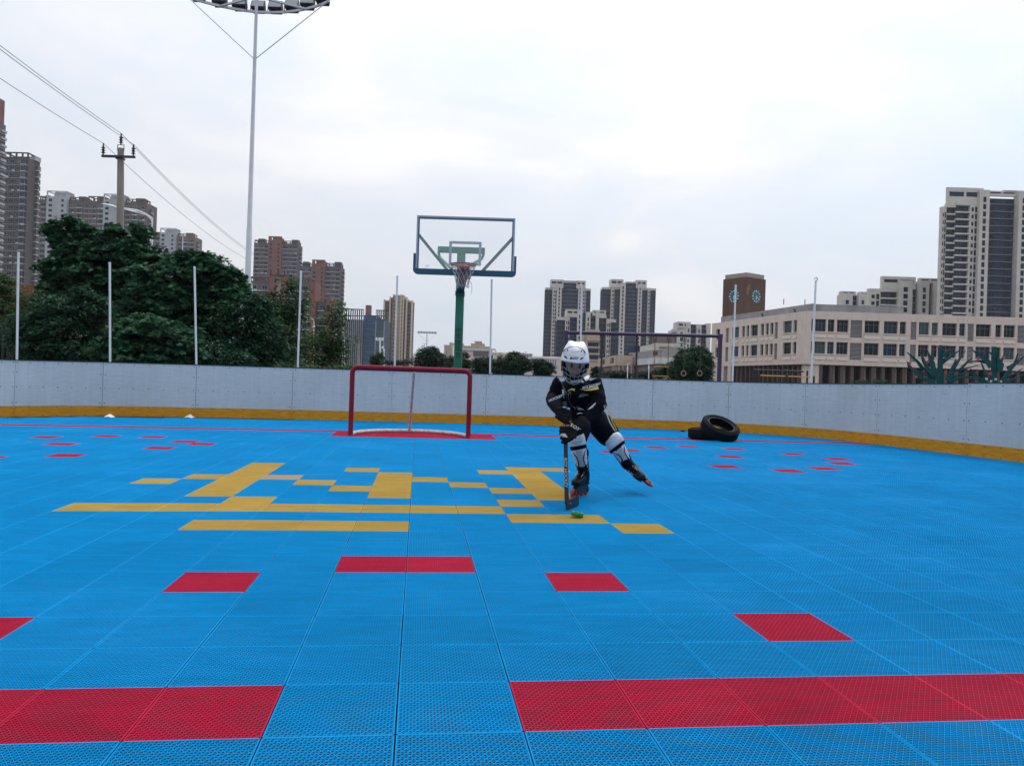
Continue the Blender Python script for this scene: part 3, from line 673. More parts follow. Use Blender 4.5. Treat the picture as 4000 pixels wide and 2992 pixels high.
u1 = utility_pole('tall grey concrete utility pole with three insulators above the left maples', 471, c1(975,580)[1], 34, 130, c1(965,655)[1], .135, 0,0,0, base_px=466)
u2 = utility_pole('concrete utility pole in front of the red brown flats, half hidden by branches', 1088, c3(478,575)[1], 75, 60, c3(478,580)[1], .18, 0,0,0)
u3 = utility_pole('small far utility pole in front of the dark office block', 1401, r4(370,1035)[1], 190, 21, r4(370,1055)[1], .25, 0,0,0)
def wire(label, chain, sag):
    pts = []
    for a, b, s in zip(chain[:-1], chain[1:], sag):
        for k in range(16):
            f = k/16; p = a.lerp(b, f); p.z -= s*4*f*(1-f); pts.append(p)
    pts.append(chain[-1])
    o = Vector(pts[0]); w = MB().tube([p-o for p in pts], .011, 6).build('power_line', WIRE, smooth=True); w.location = o
    tag(w, label, 'power line', 'overhead power lines')
for i,(lb, dz) in enumerate((('lowest overhead wire, from the left insulator of the tall utility pole', .0),('overhead wire from the top insulator of the tall utility pole', .25),('overhead wire from the right insulator of the tall utility pole', .1))):
    P0 = u1[i]+(u1[i]-u2[i])*1.0; P0.z = u1[i].z+dz
    wire(lb, [P0, u1[i], u2[i], u3[i]], (.75, .8, 1.5))
# small mobile antenna mast above the trees
d_ = 90; q = at(*r2(1925,930), d_); b_ = ground_at(r2(1925,930)[0], d_)
t = thing('antenna_mast', 'small white mobile antenna mast above the maple tops', 'antenna', b_, YAW)
zt = at(*r2(1925,670), d_).z; MB().tube([(0,0,0),(0,0,zt-2),(0,0,zt)], [.12,.05,.03], 8).build('mast', LMPW, t)
for k in (-1,0,1): MB().box(k*.35-.1,k*.35+.1,-.3,-.15,zt-4.2,zt-2.6+.3*(k == 0)).build('panel', LMPW, t)

# ------------------------------------------------------------------ buildings
def wallm(name, col, var=.1, vs=.25, **k): return mat(name, col, .85, spec=.2, var=var, vscale=vs, **k)
GL_D = mat('window_dark', (.008,.012,.024), .12, spec=.16)
GL_B = mat('window_blue_grey', (.012,.026,.058), .12, spec=.2)
GL_C = mat('window_curtain', (.085,.09,.10), .5)
GL_T = mat('window_teal', (.03,.07,.085), .15, spec=.25)
WFR = mat('window_frame_pale', (.42,.43,.45), .5)
DFR = mat('window_frame_dark', (.05,.052,.06), .5)
LEDGE = mat('ledge_white', (.60,.61,.64), .7)
class Bld:
    """a building facing the camera at distance d; x to the right, y away, z up, measured from pixels"""
    def __init__(s, name, label, cat, pxc, d, group=None, rz=0.):
        s.d = d; s.o = ground_at(pxc, d); s.t = thing(name, label, cat, s.o, YAW+rz, group); s.cnt = {}; s.rest = {}; s.cache = {}; s.rnd = random.Random(hash(label) % 9973 if False else len(label)*7+int(d))
    def X(s, px, py=1450): return (at(px, py, s.d)-s.o).dot(_Rx)
    def Z(s, px, py): return at(px, py, s.d).z
    def box(s, name, x0, x1, y0, y1, z0, z1, m_, parent=None): return MB().box(x0,x1,y0,y1,z0,z1).build(name, m_, parent or s.t)
    def piece(s, name, key, mk, mats, loc, ry=0., cap=100):
        """one repeated part: its own object while fewer than `cap`, later ones gathered in a single stuff part"""
        c = s.cnt.get(name, 0); s.cnt[name] = c+1
        if c < cap:
            k = (name, key)
            if k not in s.cache: s.cache[k] = mk().mesh(name, mats)
            o = link_mesh(name, s.cache[k], s.t, loc); o.rotation_euler.z = ry; return o
        mb, ms = s.rest.setdefault(name, (MB(), mats))
        M4 = Matrix.Translation(loc) @ Matrix.Rotation(ry,4,'Z'); src = mk()
        idx = []
        for mt in mats:
            if mt not in ms: ms.append(mt)
        n = len(mb.m); mb.merge(src, M4); mb.m[n:] = [ms.index(mats[i]) for i in src.m]
    def done(s):
        for nm, (mb, ms) in s.rest.items(): tag(mb.build('far_'+nm+'s', ms, s.t, fix=False), kind='stuff')
        return s.t
    def window(s, x, z, w, h, y=0., ry=0., frame=WFR, glass=None, mull=1, fw=.07, cap=100):
        g = glass or s.rnd.choice((GL_D, GL_D, GL_B, GL_B, GL_C))
        def mk():
            mb = MB(); a = w/2
            for (p,q,r_,t_) in ((-a,a,0,fw),(-a,a,h-fw,h),(-a,-a+fw,fw,h-fw),(a-fw,a,fw,h-fw)): mb.box(p,q,-.06,.01,r_,t_)
            for k in range(mull): xm = -a+(k+1)*w/(mull+1); mb.box(xm-fw*.35,xm+fw*.35,-.05,.01,fw,h-fw)
            mb.box(-a+fw,a-fw,-.02,.01,fw,h-fw,1); return mb
        if frame is WFR and s.rnd.random() < .14: s.piece('air_conditioner', 1, lambda: MB().box(-.45,.45,-.45,-.02,0,.65), [LEDGE], (x+w*.3,y,z-.75), ry)
        return s.piece('window', (round(w,2),round(h,2),frame.name,g.name,mull), mk, [frame, g], (x,y,z), ry, cap)
    def ledge(s, x0, x1, z, y=0., dp=.5, h=.28, m_=LEDGE, ry=0., name='ledge', cap=100):
        w = x1-x0
        return s.piece(name, (round(w,2),round(dp,2),round(h,2),m_.name), lambda: MB().box(-w/2,w/2,-dp,.02,0,h), [m_], ((x0+x1)/2,y,z), ry, cap)

W_DG = wallm('wall_dark_grey', (.088,.082,.088)); W_BR = wallm('wall_brown', (.12,.098,.098)); W_LG = wallm('wall_pale_grey', (.36,.39,.42))
W_RD = wallm('wall_brick_red', (.20,.092,.085)); W_GR = wallm('wall_mid_grey', (.095,.088,.098)); W_YE = wallm('wall_sand_yellow', (.45,.34,.215)); W_CR = wallm('wall_cream', (.50,.41,.34))
W_PU = wallm('wall_purple_brown', (.155,.125,.125)); W_BE = wallm('wall_beige', (.53,.505,.475)); W_NV = wallm('wall_navy', (.018,.036,.08)); W_PK = wallm('wall_pink_beige', (.62,.53,.50)); W_TN = wallm('wall_tan', (.46,.365,.305))
W_SL = wallm('wall_slate', (.05,.07,.115)); W_HB = wallm('wall_brown_panel', (.235,.19,.175)); W_WH = wallm('wall_white_band', (.55,.55,.58)); W_HG = wallm('wall_grey_panel', (.30,.29,.29))

def roof_frames(B, x0, x1, z, m_, h=2.6, bays=4, y0=.5, y1=7):
    """open frame of posts and a beam standing on the roof edge"""
    mb = MB(); w = x1-x0
    mb.box(x0,x1,y0,y0+.5,z+h-.5,z+h); mb.box(x0,x1,y1,y1+.5,z+h-.5,z+h)
    for k in range(bays+1):
        x = x0+w*k/bays; x = min(max(x,x0+.3),x1-.3); mb.box(x-.3,x+.3,y0,y0+.5,z+.01,z+h-.5)
        if k in (0,bays): mb.box(x-.3,x+.3,y0+.5,y1,z+h-.5,z+h-.001); mb.box(x-.3,x+.3,y1,y1+.5,z+.01,z+h-.5)
    return mb.build('roof_frame', m_, B.t)

def flats(B, x0, x1, ztop, fh, wall, depth, cols, frame=WFR, zmin=2., ledges=True, dp=.55, y=0.):
    """a plain slab of flats: body, a window per bay and floor, a white ledge per floor"""
    B.box('wall', x0, x1, y, y+depth, 0, ztop, wall)
    n = int((ztop-zmin)/fh); w = x1-x0
    for f in range(n):
        z = ztop-.6-(f+1)*fh+.9
        for (c, ww, kind) in cols:
            x = x0+w*c
            if kind == 'b': B.window(x, z-.5, ww*w, fh*.74, y-.75, frame=frame, mull=2); B.ledge(x-ww*w/2-.12, x+ww*w/2+.12, z-.82, y, 1.0, .26)
            else: B.window(x, z, ww*w, fh*.48, y, frame=frame, mull=1)
        if ledges: B.ledge(x0-.05, x1+.05, z-.98 if True else z, y, dp*.5, .14)

# far left: tower cut by the picture's edge
B = Bld('tower_block', 'brown and brick red tower block cut off by the left edge of the photo', 'tower block', -60, 300, 'residential towers')
xr = B.X(-92, 700); zt = B.Z(8, 460)*1.05; zr = B.Z(10, 395)*1.05
B.box('wall', xr-16, xr, 0, 16, 0, zt-3, W_BR); B.box('stair_core', xr-7, xr-.2, 9, 15.2, zt-2.99, zr, W_RD)
for f in range(int((zt-5)/3)):
    z = zt-6.5-f*3
    B.piece('side_balcony', 1, lambda: MB().box(.01,1.0,-1.6,1.6,0,.9), [W_LG], (xr,14.0,z)); B.piece('side_window', 1, lambda: MB().box(.01,.08,-1.3,1.3,0,1.5), [GL_D], (xr,9.0,z+.3)); B.piece('side_ledge', 1, lambda: MB().box(.01,.35,-8,8,0,.2), [LEDGE], (xr,8.0,z-.6))
B.done()
B = Bld('tower_block', 'pale beige slice of a tower between the edge tower and the dark grey tower', 'tower block', 26, 352, 'residential towers')
xb = B.X(-18,590); xa = xb-4.; zt = B.Z(20, 575)*1.02
B.box('wall', xa, xb, 0, 9, 0, zt-4, W_LG); roof_frames(B, xa, xb, zt-5, W_LG, 5.5, 2, .5, 5)
B.done()
# dark grey tower
B = Bld('tower_block', 'dark grey tall tower block with thin white balcony ledges, far left', 'tower block', 60, 340, 'residential towers')
x0, x1 = B.X(14,620), B.X(109,620); zt = B.Z(60, 614); fh = 2.95; w = x1-x0
flats(B, x0, x1, zt, fh, W_DG, 8.6, [(.14,.13,'w'),(.36,.2,'w'),(.62,.13,'w'),(.84,.19,'b')])
roof_frames(B, x0, x1, zt, W_DG, 2.3, 4, .1, 7)
B.box('roof_screen', x1-1.2, x1+.6, 4, 8.3, zt, zt+2.1, W_LG)
for f in range(int((zt-4)/fh)):
    z = zt-4-f*fh; B.piece('side_bay', 1, lambda: MB().box(-.0,1.1,-1.0,1.0,0,1.8).box(-.02,1.2,-1.05,1.05,-.35,-.01,1), [GL_C, LEDGE], (x1+.01, 6.6, z))
B.done()
# long slab with two pale stair cores
def slab(name_label, d, px0, px1, pyl, pyr, cores, wall, ptop_off, cols_w=9., depth=13):
    B = Bld('apartment_block', name_label, 'apartment block', (px0+px1)/2, d, 'brown apartment slabs')
    x0, x1 = B.X(px0, pyl), B.X(px1, pyr); zt = B.Z((px0+px1)/2, (pyl+pyr)/2); fh = 3.0
    B.box('wall', x0, x1, 0, depth, 0, zt, wall)
    ex = []
    for (c0, c1, cy) in cores:
        a, b_ = B.X(c0, cy), B.X(c1, cy); zc = B.Z((c0+c1)/2, cy); ex.append((a, b_))
        B.box('stair_core', a, b_, -2.2, 6, 0, zc-3.2, W_LG)
        roof_frames(B, a, b_, zc-3.2, W_LG, 3.2, 2, -2.1, 5); B.box('lift_room', a+(b_-a)*.34, b_-.5, -1.2, 4.6, zc-3.19, zc-.6, W_LG)
        for f in range(int((zc-8)/fh)):
            z = zc-6.2-f*fh
            B.window(a+(b_-a)*.2, z, 1.9, 1.5, -2.2, frame=DFR, glass=GL_D, mull=0); B.window(a+(b_-a)*.8, z, 1.3, 1.5, -2.2, frame=DFR, glass=GL_D)
    segs = []; s0 = x0
    for a, b_ in ex+[(x1, x1)]:
        if a-s0 > 2: segs.append((s0, a))
        s0 = b_
    for f in range(int((zt-3)/fh)):
        z = zt-1.6-(f+1)*fh+.9
        for (a, b_) in segs:
            n = max(1, round((b_-a)/cols_w*2)); bw = (b_-a)/n
            for k in range(n):
                xx = a+bw*(k+.5)
                if k % 3 == 1: B.window(xx, z-.4, bw*.62, 2.1, -.7, mull=2); B.ledge(xx-bw*.36, xx+bw*.36, z-.75, 0, .95, .28)
                else: B.window(xx, z, bw*.5, 1.5, 0)
            B.ledge(a+.02, b_-.02, z-.85, 0, .3, .16)
    for (a, b_) in segs:
        n = max(1, round((b_-a)/12)); bw = (b_-a)/n
        for k in range(n):
            roof_frames(B, a+bw*k+.5, a+bw*(k+1)-.8, zt, wall, 2.0+(k % 2)*.9, 3, .2, 6)
            B.piece('roof_hut', round(bw,1), lambda: MB().box(-bw*.2,bw*.2,0,4,.01,2.9), [wall], (a+bw*(k+.62), 2.2, zt))
    for f in range(int((zt-6)/fh)): B.piece('side_bay', 1, lambda: MB().box(0,1.2,-1.2,1.2,0,1.9).box(-.02,1.3,-1.3,1.3,-.35,-.01,1), [GL_C, LEDGE], (x1+.01, 5, zt-5-f*fh))
    return B.done()
slab('long brown apartment slab with two pale grey stair cores, behind the utility pole', 440, r2(72,175)[0], r2(1506,245)[0], r2(72,190)[1], r2(1480,255)[1], [(*[r2(x,100)[0] for x in (208,475)], r2(340,100)[1]), (*[r2(x,140)[0] for x in (960,1215)], r2(1090,140)[1])], W_BR, 0)
slab('smaller brown apartment slab with one pale grey core, beside the antenna mast', 540, r2(1510,660)[0], r2(2145,690)[0], r2(1510,672)[1], r2(2140,700)[1], [(*[r2(x,590)[0] for x in (1705,1912)], r2(1800,590)[1])], W_PU, 0)

# grey towers with brick red cores
def red_tower(label, d, pxs, tops, depth=12):
    (xa, ca, cb, xb) = pxs; (tl, tcn, tr) = tops
    B = Bld('tower_block', label, 'tower block', (xa+xb)/2, d, 'grey towers with red cores')
    x0, a, b_, x1 = B.X(xa, tl), B.X(ca, tcn), B.X(cb, tcn), B.X(xb, tr); z0, zc, z1 = B.Z(xa, tl), B.Z((ca+cb)/2, tcn), B.Z(xb, tr); fh = 3.0
    B.box('left_wing', x0, a, 0, depth, 0, z0, W_GR); B.box('right_wing', b_, x1, 0, depth, 0, z1, W_GR)
    B.box('stair_core', a, b_, -2.0, depth-3, 0, zc-2.6, W_RD)
    mb = MB(); mb.box(a,a+.6,-2,4,zc-2.59,zc); mb.box(a+.6,b_,-2,-1.5,zc-.9,zc); mb.box(a+(b_-a)*.3,b_,-1.49,4,zc-2.59,zc-.901); mb.build('core_crown', W_RD, B.t)
    for f in range(int((zc-8)/fh)):
        z = zc-6.6-f*fh; B.window(a+(b_-a)*.2, z, 1.9, 1.4, -2.0, frame=W_RD); B.window(a+(b_-a)*.78, z, 1.3, 1.4, -2.0, frame=DFR, glass=GL_D)
    for (p, q, zt, nm) in ((x0, a, z0, 'l'), (b_, x1, z1, 'r')):
        w = q-p
        for f in range(int((zt-3)/fh)):
            z = zt-1.2-(f+1)*fh+.9
            B.window(p+w*.2, z-.3, w*.30, 1.9, -.5, mull=2); B.window(p+w*.54, z, w*.17, 1.5, 0); B.window(p+w*.82, z-.3, w*.24, 1.9, -.5, mull=1)
            B.ledge(p+.02, q-.02, z-.75, 0, .7, .2)
        roof_frames(B, p+.2, q-.2, zt, W_GR, 2.2, 4, .1, 8); B.box('roof_hut', p+w*(.24 if nm == 'l' else .55), p+w*(.66 if nm == 'l' else .98), 1.2, 6, zt, zt+3.3, W_GR)
    for f in range(int((z1-6)/fh)): B.piece('side_bay', 1, lambda: MB().box(0,1.3,-1.3,1.3,0,1.9).box(-.02,1.4,-1.4,1.4,-.35,-.01,1), [GL_C, LEDGE], (x1+.01, 6, z1-5-f*fh))
    return B.done()
red_tower('taller grey tower with a brick red stair core, right of the floodlight mast', 550, (c3(235,240)[0], c3(388,190)[0], c3(520,200)[0], c3(672,260)[0]), (c3(235,250)[1], c3(455,192)[1], c3(600,265)[1]))
red_tower('lower grey tower with a brick red stair core and jagged right edge', 520, (c3(684,480)[0], c3(821,425)[0], c3(950,430)[0], c3(1098,490)[0]), (c3(690,482)[1], c3(885,424)[1], c3(1030,488)[1]))
# nearer, lower red brown flats
B = Bld('apartment_block', 'lower red brown apartment block with white floor lines, behind the wispy trees', 'apartment block', c3(560,700)[0], 300, 'brown apartment slabs')
segs = [(182,398,632,W_BR,0.),(398,565,572,W_RD,-1.5),(565,812,640,W_BR,0.),(812,858,648,W_RD,-2.),(858,962,830,W_BR,1.),(962,1002,800,W_RD,-1.)]
for (a, b_, ty, wm, y) in segs:
    xa, xb = B.X(*c3(a,ty)), B.X(*c3(b_,ty)); zt = B.Z(*c3((a+b_)/2,ty)); w = xb-xa; fh = 3.02
    B.box('wall' if wm is W_BR else 'red_pier', xa, xb, y, y+9, 0, zt, wm)
    for f in range(int((zt-3)/fh)):
        z = zt-1.0-(f+1)*fh+.8
        if wm is W_BR:
            n = max(1, round(w/4.2))
            for k in range(n): B.window(xa+w*(k+.5)/n, z, min(2.2, w/n*.55), 1.6, y)
            B.ledge(xa+.02, xb-.02, z-.7, y, .8, .22)
        elif w > 8: B.window(xa+w*.68, z, 2., 1.2, y, frame=DFR, glass=GL_D, mull=0); B.window(xa+w*.3, z, 1.2, 1.2, y, frame=DFR, glass=GL_D, mull=0)
        elif w > 3: B.window(xa+w*.5, z, w*.35, 1.6, y, frame=W_RD)
    if wm is W_BR and w > 8: roof_frames(B, xa+.3, xb-.5, zt, W_BR, 1.8, 4, y+.2, y+6); B.box('roof_hut', xa+w*.2, xa+w*.65, y+1.5, y+6, zt, zt+3.1, W_PU)
B.done()
# dark office block
B = Bld('office_block', 'dark glass office block with pale vertical fins and a blue centre', 'office block', r4(470,900)[0], 520)
x0,x1,x2,x3 = (B.X(*r4(x,500)) for x in (75,470,715,905)); z0,z1,z2 = B.Z(*r4(270,392)), B.Z(*r4(600,520)), B.Z(*r4(810,415))
GLB = mat('curtain_glass_blue', (.006,.05,.12), .1, spec=.3, var=.3, vscale=.12); GLK = mat('curtain_glass_dark', (.02,.022,.03), .12, spec=.5, var=.3, vscale=.1); FIN = mat('fin_grey', (.26,.28,.32), .5)
B.box('left_block', x0, x1, 0, 22, 0, z0-8, GLK); B.box('blue_centre', x1, x2, 1.5, 20, 0, z1, GLB); B.box('right_block', x2, x3, 0, 22, 0, z2-7, W_SL)
for k in range(10): xx = x0+.6+(x1-x0-1.2)*k/9; B.piece('fin', round(z0), lambda: MB().box(-.17,.17,-.6,-.01,0,z0-7.5), [FIN], (xx,0,0))
for f in range(int(z1/3.9)):
    z = z1-6-f*3.9
    if z > 3: B.ledge(x0+.1, x1-.1, z, 0, .35, .5, W_SL, name='spandrel'); B.ledge(x1+.1, x2-.1, z, 1.5, .3, .6, mat('spandrel_blue',(.025,.10,.18),.4), name='spandrel')
for (a, b_, zt, zb, nx_) in ((x0, x1, z0, z0-8, 9), (x2, x3, z2, z2-7, 5)):
    mb = MB(); w = b_-a
    for k in range(nx_+1): xx = a+w*k/nx_; mb.box(max(a,xx-.35),min(b_,xx+.35),0,.8,zb+.01,zt-.6)
    for zz in (zb+.01, zb+(zt-zb)*.36, zt-.6): mb.box(a,b_,-.05,.85,zz,zz+.55)
    mb.build('roof_screen', W_SL, B.t)
B.box('roof_hut', x1+.5, x1+4, 3, 7, z1, z1+7, W_RD)
for k in range(3):
    xx = x2+(x3-x2)*(.2+.3*k)
    for f in range(9): B.window(xx, z2-18-f*7.8-(k % 2)*3.9, 2.4, 3.4, 0, frame=FIN, glass=GL_T)
for xx in (x2+.3, x3-.4): B.piece('fin', 2, lambda: MB().box(-.28,.28,-.9,-.01,0,z2-8), [FIN], (xx,0,0))
B.done()
# yellow stepped tower
B = Bld('tower_block', 'sand yellow stepped tower with pale vertical ribs, over the hockey goal', 'tower block', r4(1170,700)[0], 600, 'residential towers')
PALE = mat('rib_pale', (.58,.46,.38), .8)
steps = [(893,1010,225),(1010,1075,170),(1075,1280,122),(1280,1345,185),(1345,1450,240)]
for (a, b_, ty) in steps:
    xa, xb = B.X(*r4(a,ty)), B.X(*r4(b_,ty)); zt = B.Z(*r4((a+b_)/2,ty)); w = xb-xa
    core = ty == 122
    B.box('yellow_core' if core else 'wing', xa, xb, -1.2 if core else 0, 14, 0, zt-1.2, W_YE if core else W_PU); B.box('cornice', xa-.3, xb+.3, -1.8, 14, zt-1.2, zt, W_YE)
    for f in range(int((zt-6)/3.0)):
        z = zt-6-f*3.0
        if core: B.ledge(xa+w*.42, xb-w*.25, z, -1.2, .25, .18, W_PU, name='joint'); B.window(xa+w*.14, z, w*.12, 1.5, -1.2, frame=DFR); B.window(xb-w*.09, z, w*.1, 1.5, -1.2, frame=DFR)
        else: B.window(xa+w*.35, z, w*.28, 1.6, 0, frame=DFR); B.window(xa+w*.72, z, w*.2, 1.6, 0, frame=DFR)
    for xx in (xa, xb) if not core else (xa+w*.02, xa+w*.36, xa+w*.78): B.piece('rib', round(zt), lambda: MB().box(-.55,.55,-1.9,-.01,0,zt+.5), [PALE], (xx,0,0))
B.done()
# beige school wing behind the basketball hoop
k7 = crop(1700,1280,.2260)
B = Bld('apartment_block', 'sandy stepped top of a building behind the pink school wing', 'apartment block', k7(600,300)[0], 420)
for (a, b_, ty) in ((160,255,300),(255,295,258),(440,470,265),(470,625,315),(625,690,272),(690,792,235),(792,842,278),(842,940,328)):
    xa, xb = B.X(*k7(a,ty)), B.X(*k7(b_,ty)); zt = B.Z(*k7((a+b_)/2,ty)); w = xb-xa
    B.box('stepped_wall', xa, xb, 0, 10, 0, zt-.8, W_BE); B.box('cornice', xa-.3, xb+.3, -.5, 10, zt-.79, zt, W_YE)
    n = max(2, round(w/3))
    for k in range(n): B.piece('rib', round(zt), lambda: MB().box(-.4,.4,-.6,-.01,0,zt-.8), [W_CR], (xa+w*(k+.2)/n,0,0))
    for f in range(4): B.window(xa+w*.5, zt-5.0-f*3.1, min(w*.3,2.2), 1.7, 0, frame=DFR)
B.done()
B = Bld('school_wing', 'long low pink school wing with a grey screen, behind the round trees', 'school building', k7(1200,500)[0], 150)
a0,a1,a2,a3 = (B.X(k7(x,450)[0]) for x in (440,1012,1670,2200)); zA, zB, zC = B.Z(*k7(720,355)), B.Z(*k7(1350,432)), B.Z(*k7(1900,500))
B.box('hall', a0, a1, 0, 14, 0, zA-.5, W_PK); B.box('cornice', a0-.2, a1+.2, -.25, 14.2, zA-.5, zA, W_BE); B.box('middle_block', a1, a2, 1.2, 14, 0, zB-.35, W_PK); B.box('parapet', a1, a2+.1, .9, 14, zB-.35, zB, W_BE); B.box('bar_wing', a2-8, a3, -.8, 1.19, 0, zC, W_PK)
xs0, xs1 = B.X(*k7(660,410)), B.X(*k7(925,410)); B.box('screen', xs0, xs1, -.18, -.01, B.Z(*k7(790,492)), B.Z(*k7(790,412)), mat('screen_grey', (.12,.115,.13), .5))
n = 15; xa, xb = B.X(*k7(1490,545)), B.X(*k7(2095,545)); zt_, zb_ = B.Z(*k7(1800,545)), B.Z(*k7(1800,650))
for k in range(n): xx = xa+(xb-xa)*(k+.5)/n; B.window(xx, zb_, (xb-xa)/n*.62, zt_-zb_, -.8, frame=W_PK, glass=mat('louvre_brown', (.10,.075,.065), .6), mull=1, fw=.06)
for k in range(n+1): xx = xa+(xb-xa)*k/n; B.piece('bar', 1, lambda: MB().box(-.12,.12,-.5,-.01,0,zt_-zb_+.35), [LEDGE], (xx,-.8,zb_-.2))
B.ledge(xa-.2, xb+.2, zt_+.01, -.8, .55, .3); B.ledge(a1+.4, B.X(*k7(1140,520)), B.Z(*k7(1080,522)), 1.2, 1.2, .25)
SIGN = mat('sign_purple', (.09,.07,.27), .5)
for ch, x in (('至',1535),('善',1588) if False else ('楼',1628)):
    letters('lettering', ch, 1.25, Matrix.Translation((B.X(*k7(x,508)), -.86, B.Z(*k7(x,510)))) @ Matrix.Rotation(pi/2,4,'X'), SIGN, B.t, depth=.03)
q = B.X(*k7(455,425)); mb = MB(); mb.prism([(q+.5*math.cos(a), B.Z(*k7(455,425))+.5*math.sin(a)) for a in np.linspace(0,2*pi,13)[:-1]], -.12, -.01); mb.build('round_sign', mat('sign_orange', (.6,.2,.06), .5), B.t)
B.box('sign_plate', q-.5, q+.5, -.1, -.01, B.Z(*k7(455,468)), B.Z(*k7(455,452)), DFR)
B.done()

# beige and navy residential towers
NFR = mat('window_frame_slate', (.07,.09,.14), .5); SLW = mat('ledge_slate', (.20,.23,.28), .6)
def navy_tower(label, d, x_l, x_r, bays, crown, depth=16, fh=2.95, cdep=12):
    """bays: (px a, px b, top py, kind, y); kinds: navy deep bay, pier, wall with windows, balc"""
    B = Bld('tower_block', label, 'tower block', (x_l+x_r)/2, d, 'beige and navy towers'); ref = sum(b_[2] for b_ in bays)/len(bays)
    for (a, b_, ty, kind, y) in bays:
        xa, xb = B.X(a, ty), B.X(b_, ty); zt = B.Z((a+b_)/2, ty); w = xb-xa; n = int((zt-4)/fh)
        if kind == 'pier':
            B.box('pier', xa, xb, y, depth, 0, zt, W_BE)
            for f in range(n):
                if w > 2.4: B.window((xa+xb)/2, zt-5-f*fh, w*.3, 2.1, y, frame=DFR, glass=GL_D, mull=0)
        elif kind == 'navy':
            B.box('navy_bay', xa, xb, y+2.2, depth, 0, zt-1.0, W_NV)
            for f in range(n):
                z = zt-3.6-f*fh; B.ledge(xa+.02, xb-.02, z, y+2.2, .9, .2, SLW); B.window(xa+w*.5, z+.4, w*.22, 1.9, y+2.2, frame=NFR, glass=GL_B); B.window(xa+w*.22, z+.4, w*.18, 1.9, y+2.2, frame=DFR, glass=GL_D); B.window(xa+w*.79, z+.4, w*.2, 1.9, y+2.2, frame=DFR, glass=GL_D)
        elif kind == 'balc':
            B.box('balcony_bay', xa, xb, y+1.3, depth, 0, zt-1.6, W_NV); B.box('fascia', xa, xb, y-.1, depth, zt-1.6, zt, W_BE)
            for f in range(n):
                z = zt-4.6-f*fh; B.ledge(xa+.02, xb-.02, z-.1, y+1.3, 1.4, .62 if d < 400 else .5, W_BE if d < 400 else W_SL, name='balcony'); B.window(xa+w*.3, z+.65, w*.45, 1.95, y+1.25, frame=NFR, glass=GL_B); B.window(xa+w*.75, z+.75, w*.28, 1.8, y+1.25, frame=DFR, glass=GL_D)
        else:
            B.box('wall', xa, xb, y, depth, 0, zt, W_BE)
            for f in range(n):
                z = zt-4.3-f*fh; B.window(xa+w*.36, z, w*.3, 1.7, y, frame=WFR if kind == 'wall' else DFR, glass=GL_D, mull=0); B.window(xa+w*.76, z-.3, w*.26, 2.3, y, frame=DFR, glass=GL_D, mull=0)
                B.ledge(xa+.02, xb-.02, z-.75, y, .12, .12, W_TN, name='joint')
    for (a, b_, ty, by) in crown:
        xa, xb = B.X(a, ty), B.X(b_, ty); z1, z0 = B.Z((a+b_)/2, ty), B.Z((a+b_)/2, by); w = xb-xa
        mb = MB(); dpc = min(depth-1, cdep)
        mb.box(xa,xb,.6,dpc,z0,z0+(z1-z0)*.5); mb.box(xa,xb,.6,dpc,z0+(z1-z0)*.76,z1)
        for k in range(3): xx = xa+(w-.9)*k/2; mb.box(xx,xx+.9,.6,dpc,z0+(z1-z0)*.501,z0+(z1-z0)*.759)
        mb.build('crown', W_BE, B.t); B.box('crown_recess', xa+.1, xb-.1, 1.4, dpc-.6, z0+(z1-z0)*.502, z0+(z1-z0)*.758, W_NV)
    return B.done()
def P5(l): return [(c5(a,ty)[0], c5(b_,ty)[0], c5((a+b_)/2,ty)[1], k, y) for (a,b_,ty,k,y) in l]
def C5(l): return [(c5(a,ty)[0], c5(b_,ty)[0], c5((a+b_)/2,ty)[1], c5((a+b_)/2,by)[1]) for (a,b_,ty,by) in l]
navy_tower('left of the two beige and navy towers, its base behind the white helmet', 600, c5(222,200)[0], c5(715,200)[0],
    P5([(224,302,200,'balc',2),(302,352,200,'wall',1),(352,402,165,'pier',0),(402,582,140,'navy',0),(582,624,168,'pier',0),(624,666,205,'wall',1),(666,718,212,'balc',2)]),
    C5([(280,420,115,206),(560,660,128,214)])+C5([(402,582,128,150)]))
navy_tower('right of the two beige and navy towers, behind the purple swing bar', 590, c5(845,200)[0], c5(1425,200)[0],
    P5([(843,936,195,'balc',2),(936,972,195,'wall',1),(972,1036,198,'balc',1.5),(1036,1092,150,'pier',0),(1092,1226,150,'navy',0),(1226,1270,165,'pier',0),(1270,1334,205,'balc',1.5),(1334,1362,205,'wall',1),(1362,1425,208,'balc',2)]),
    C5([(930,1068,112,202),(1205,1320,122,210)])+C5([(1092,1226,140,155)]))
navy_tower('lower beige block with stepped corners in front of the two towers', 420, c5(350,520)[0], c5(990,540)[0],
    P5([(352,440,520,'balc',1.5),(440,488,515,'wall',1),(488,570,490,'balc',.6),(570,625,440,'pier',0),(625,662,450,'navy',0),(662,712,468,'pier',-.5),(712,770,452,'navy',0),(770,805,452,'pier',0),(805,885,500,'balc',.6),(885,935,540,'wall',1),(935,990,545,'balc',1.5)]),
    C5([(448,600,437,522),(735,880,446,508)]))
navy_tower('short beige and navy block just left of the pink school', 430, c5(1610,650)[0], c5(2005,620)[0],
    P5([(1610,1650,655,'balc',1.5),(1650,1745,630,'pier',.6),(1745,1795,590,'pier',0),(1795,1858,578,'navy',0),(1858,1908,600,'pier',-.5),(1908,1968,582,'navy',0),(1968,2010,590,'pier',0)]),
    C5([(1652,1795,572,660)]))
def P7(l): return [(c7(a,ty)[0], c7(b_,ty)[0], c7((a+b_)/2,ty)[1], k, y) for (a,b_,ty,k,y) in l]
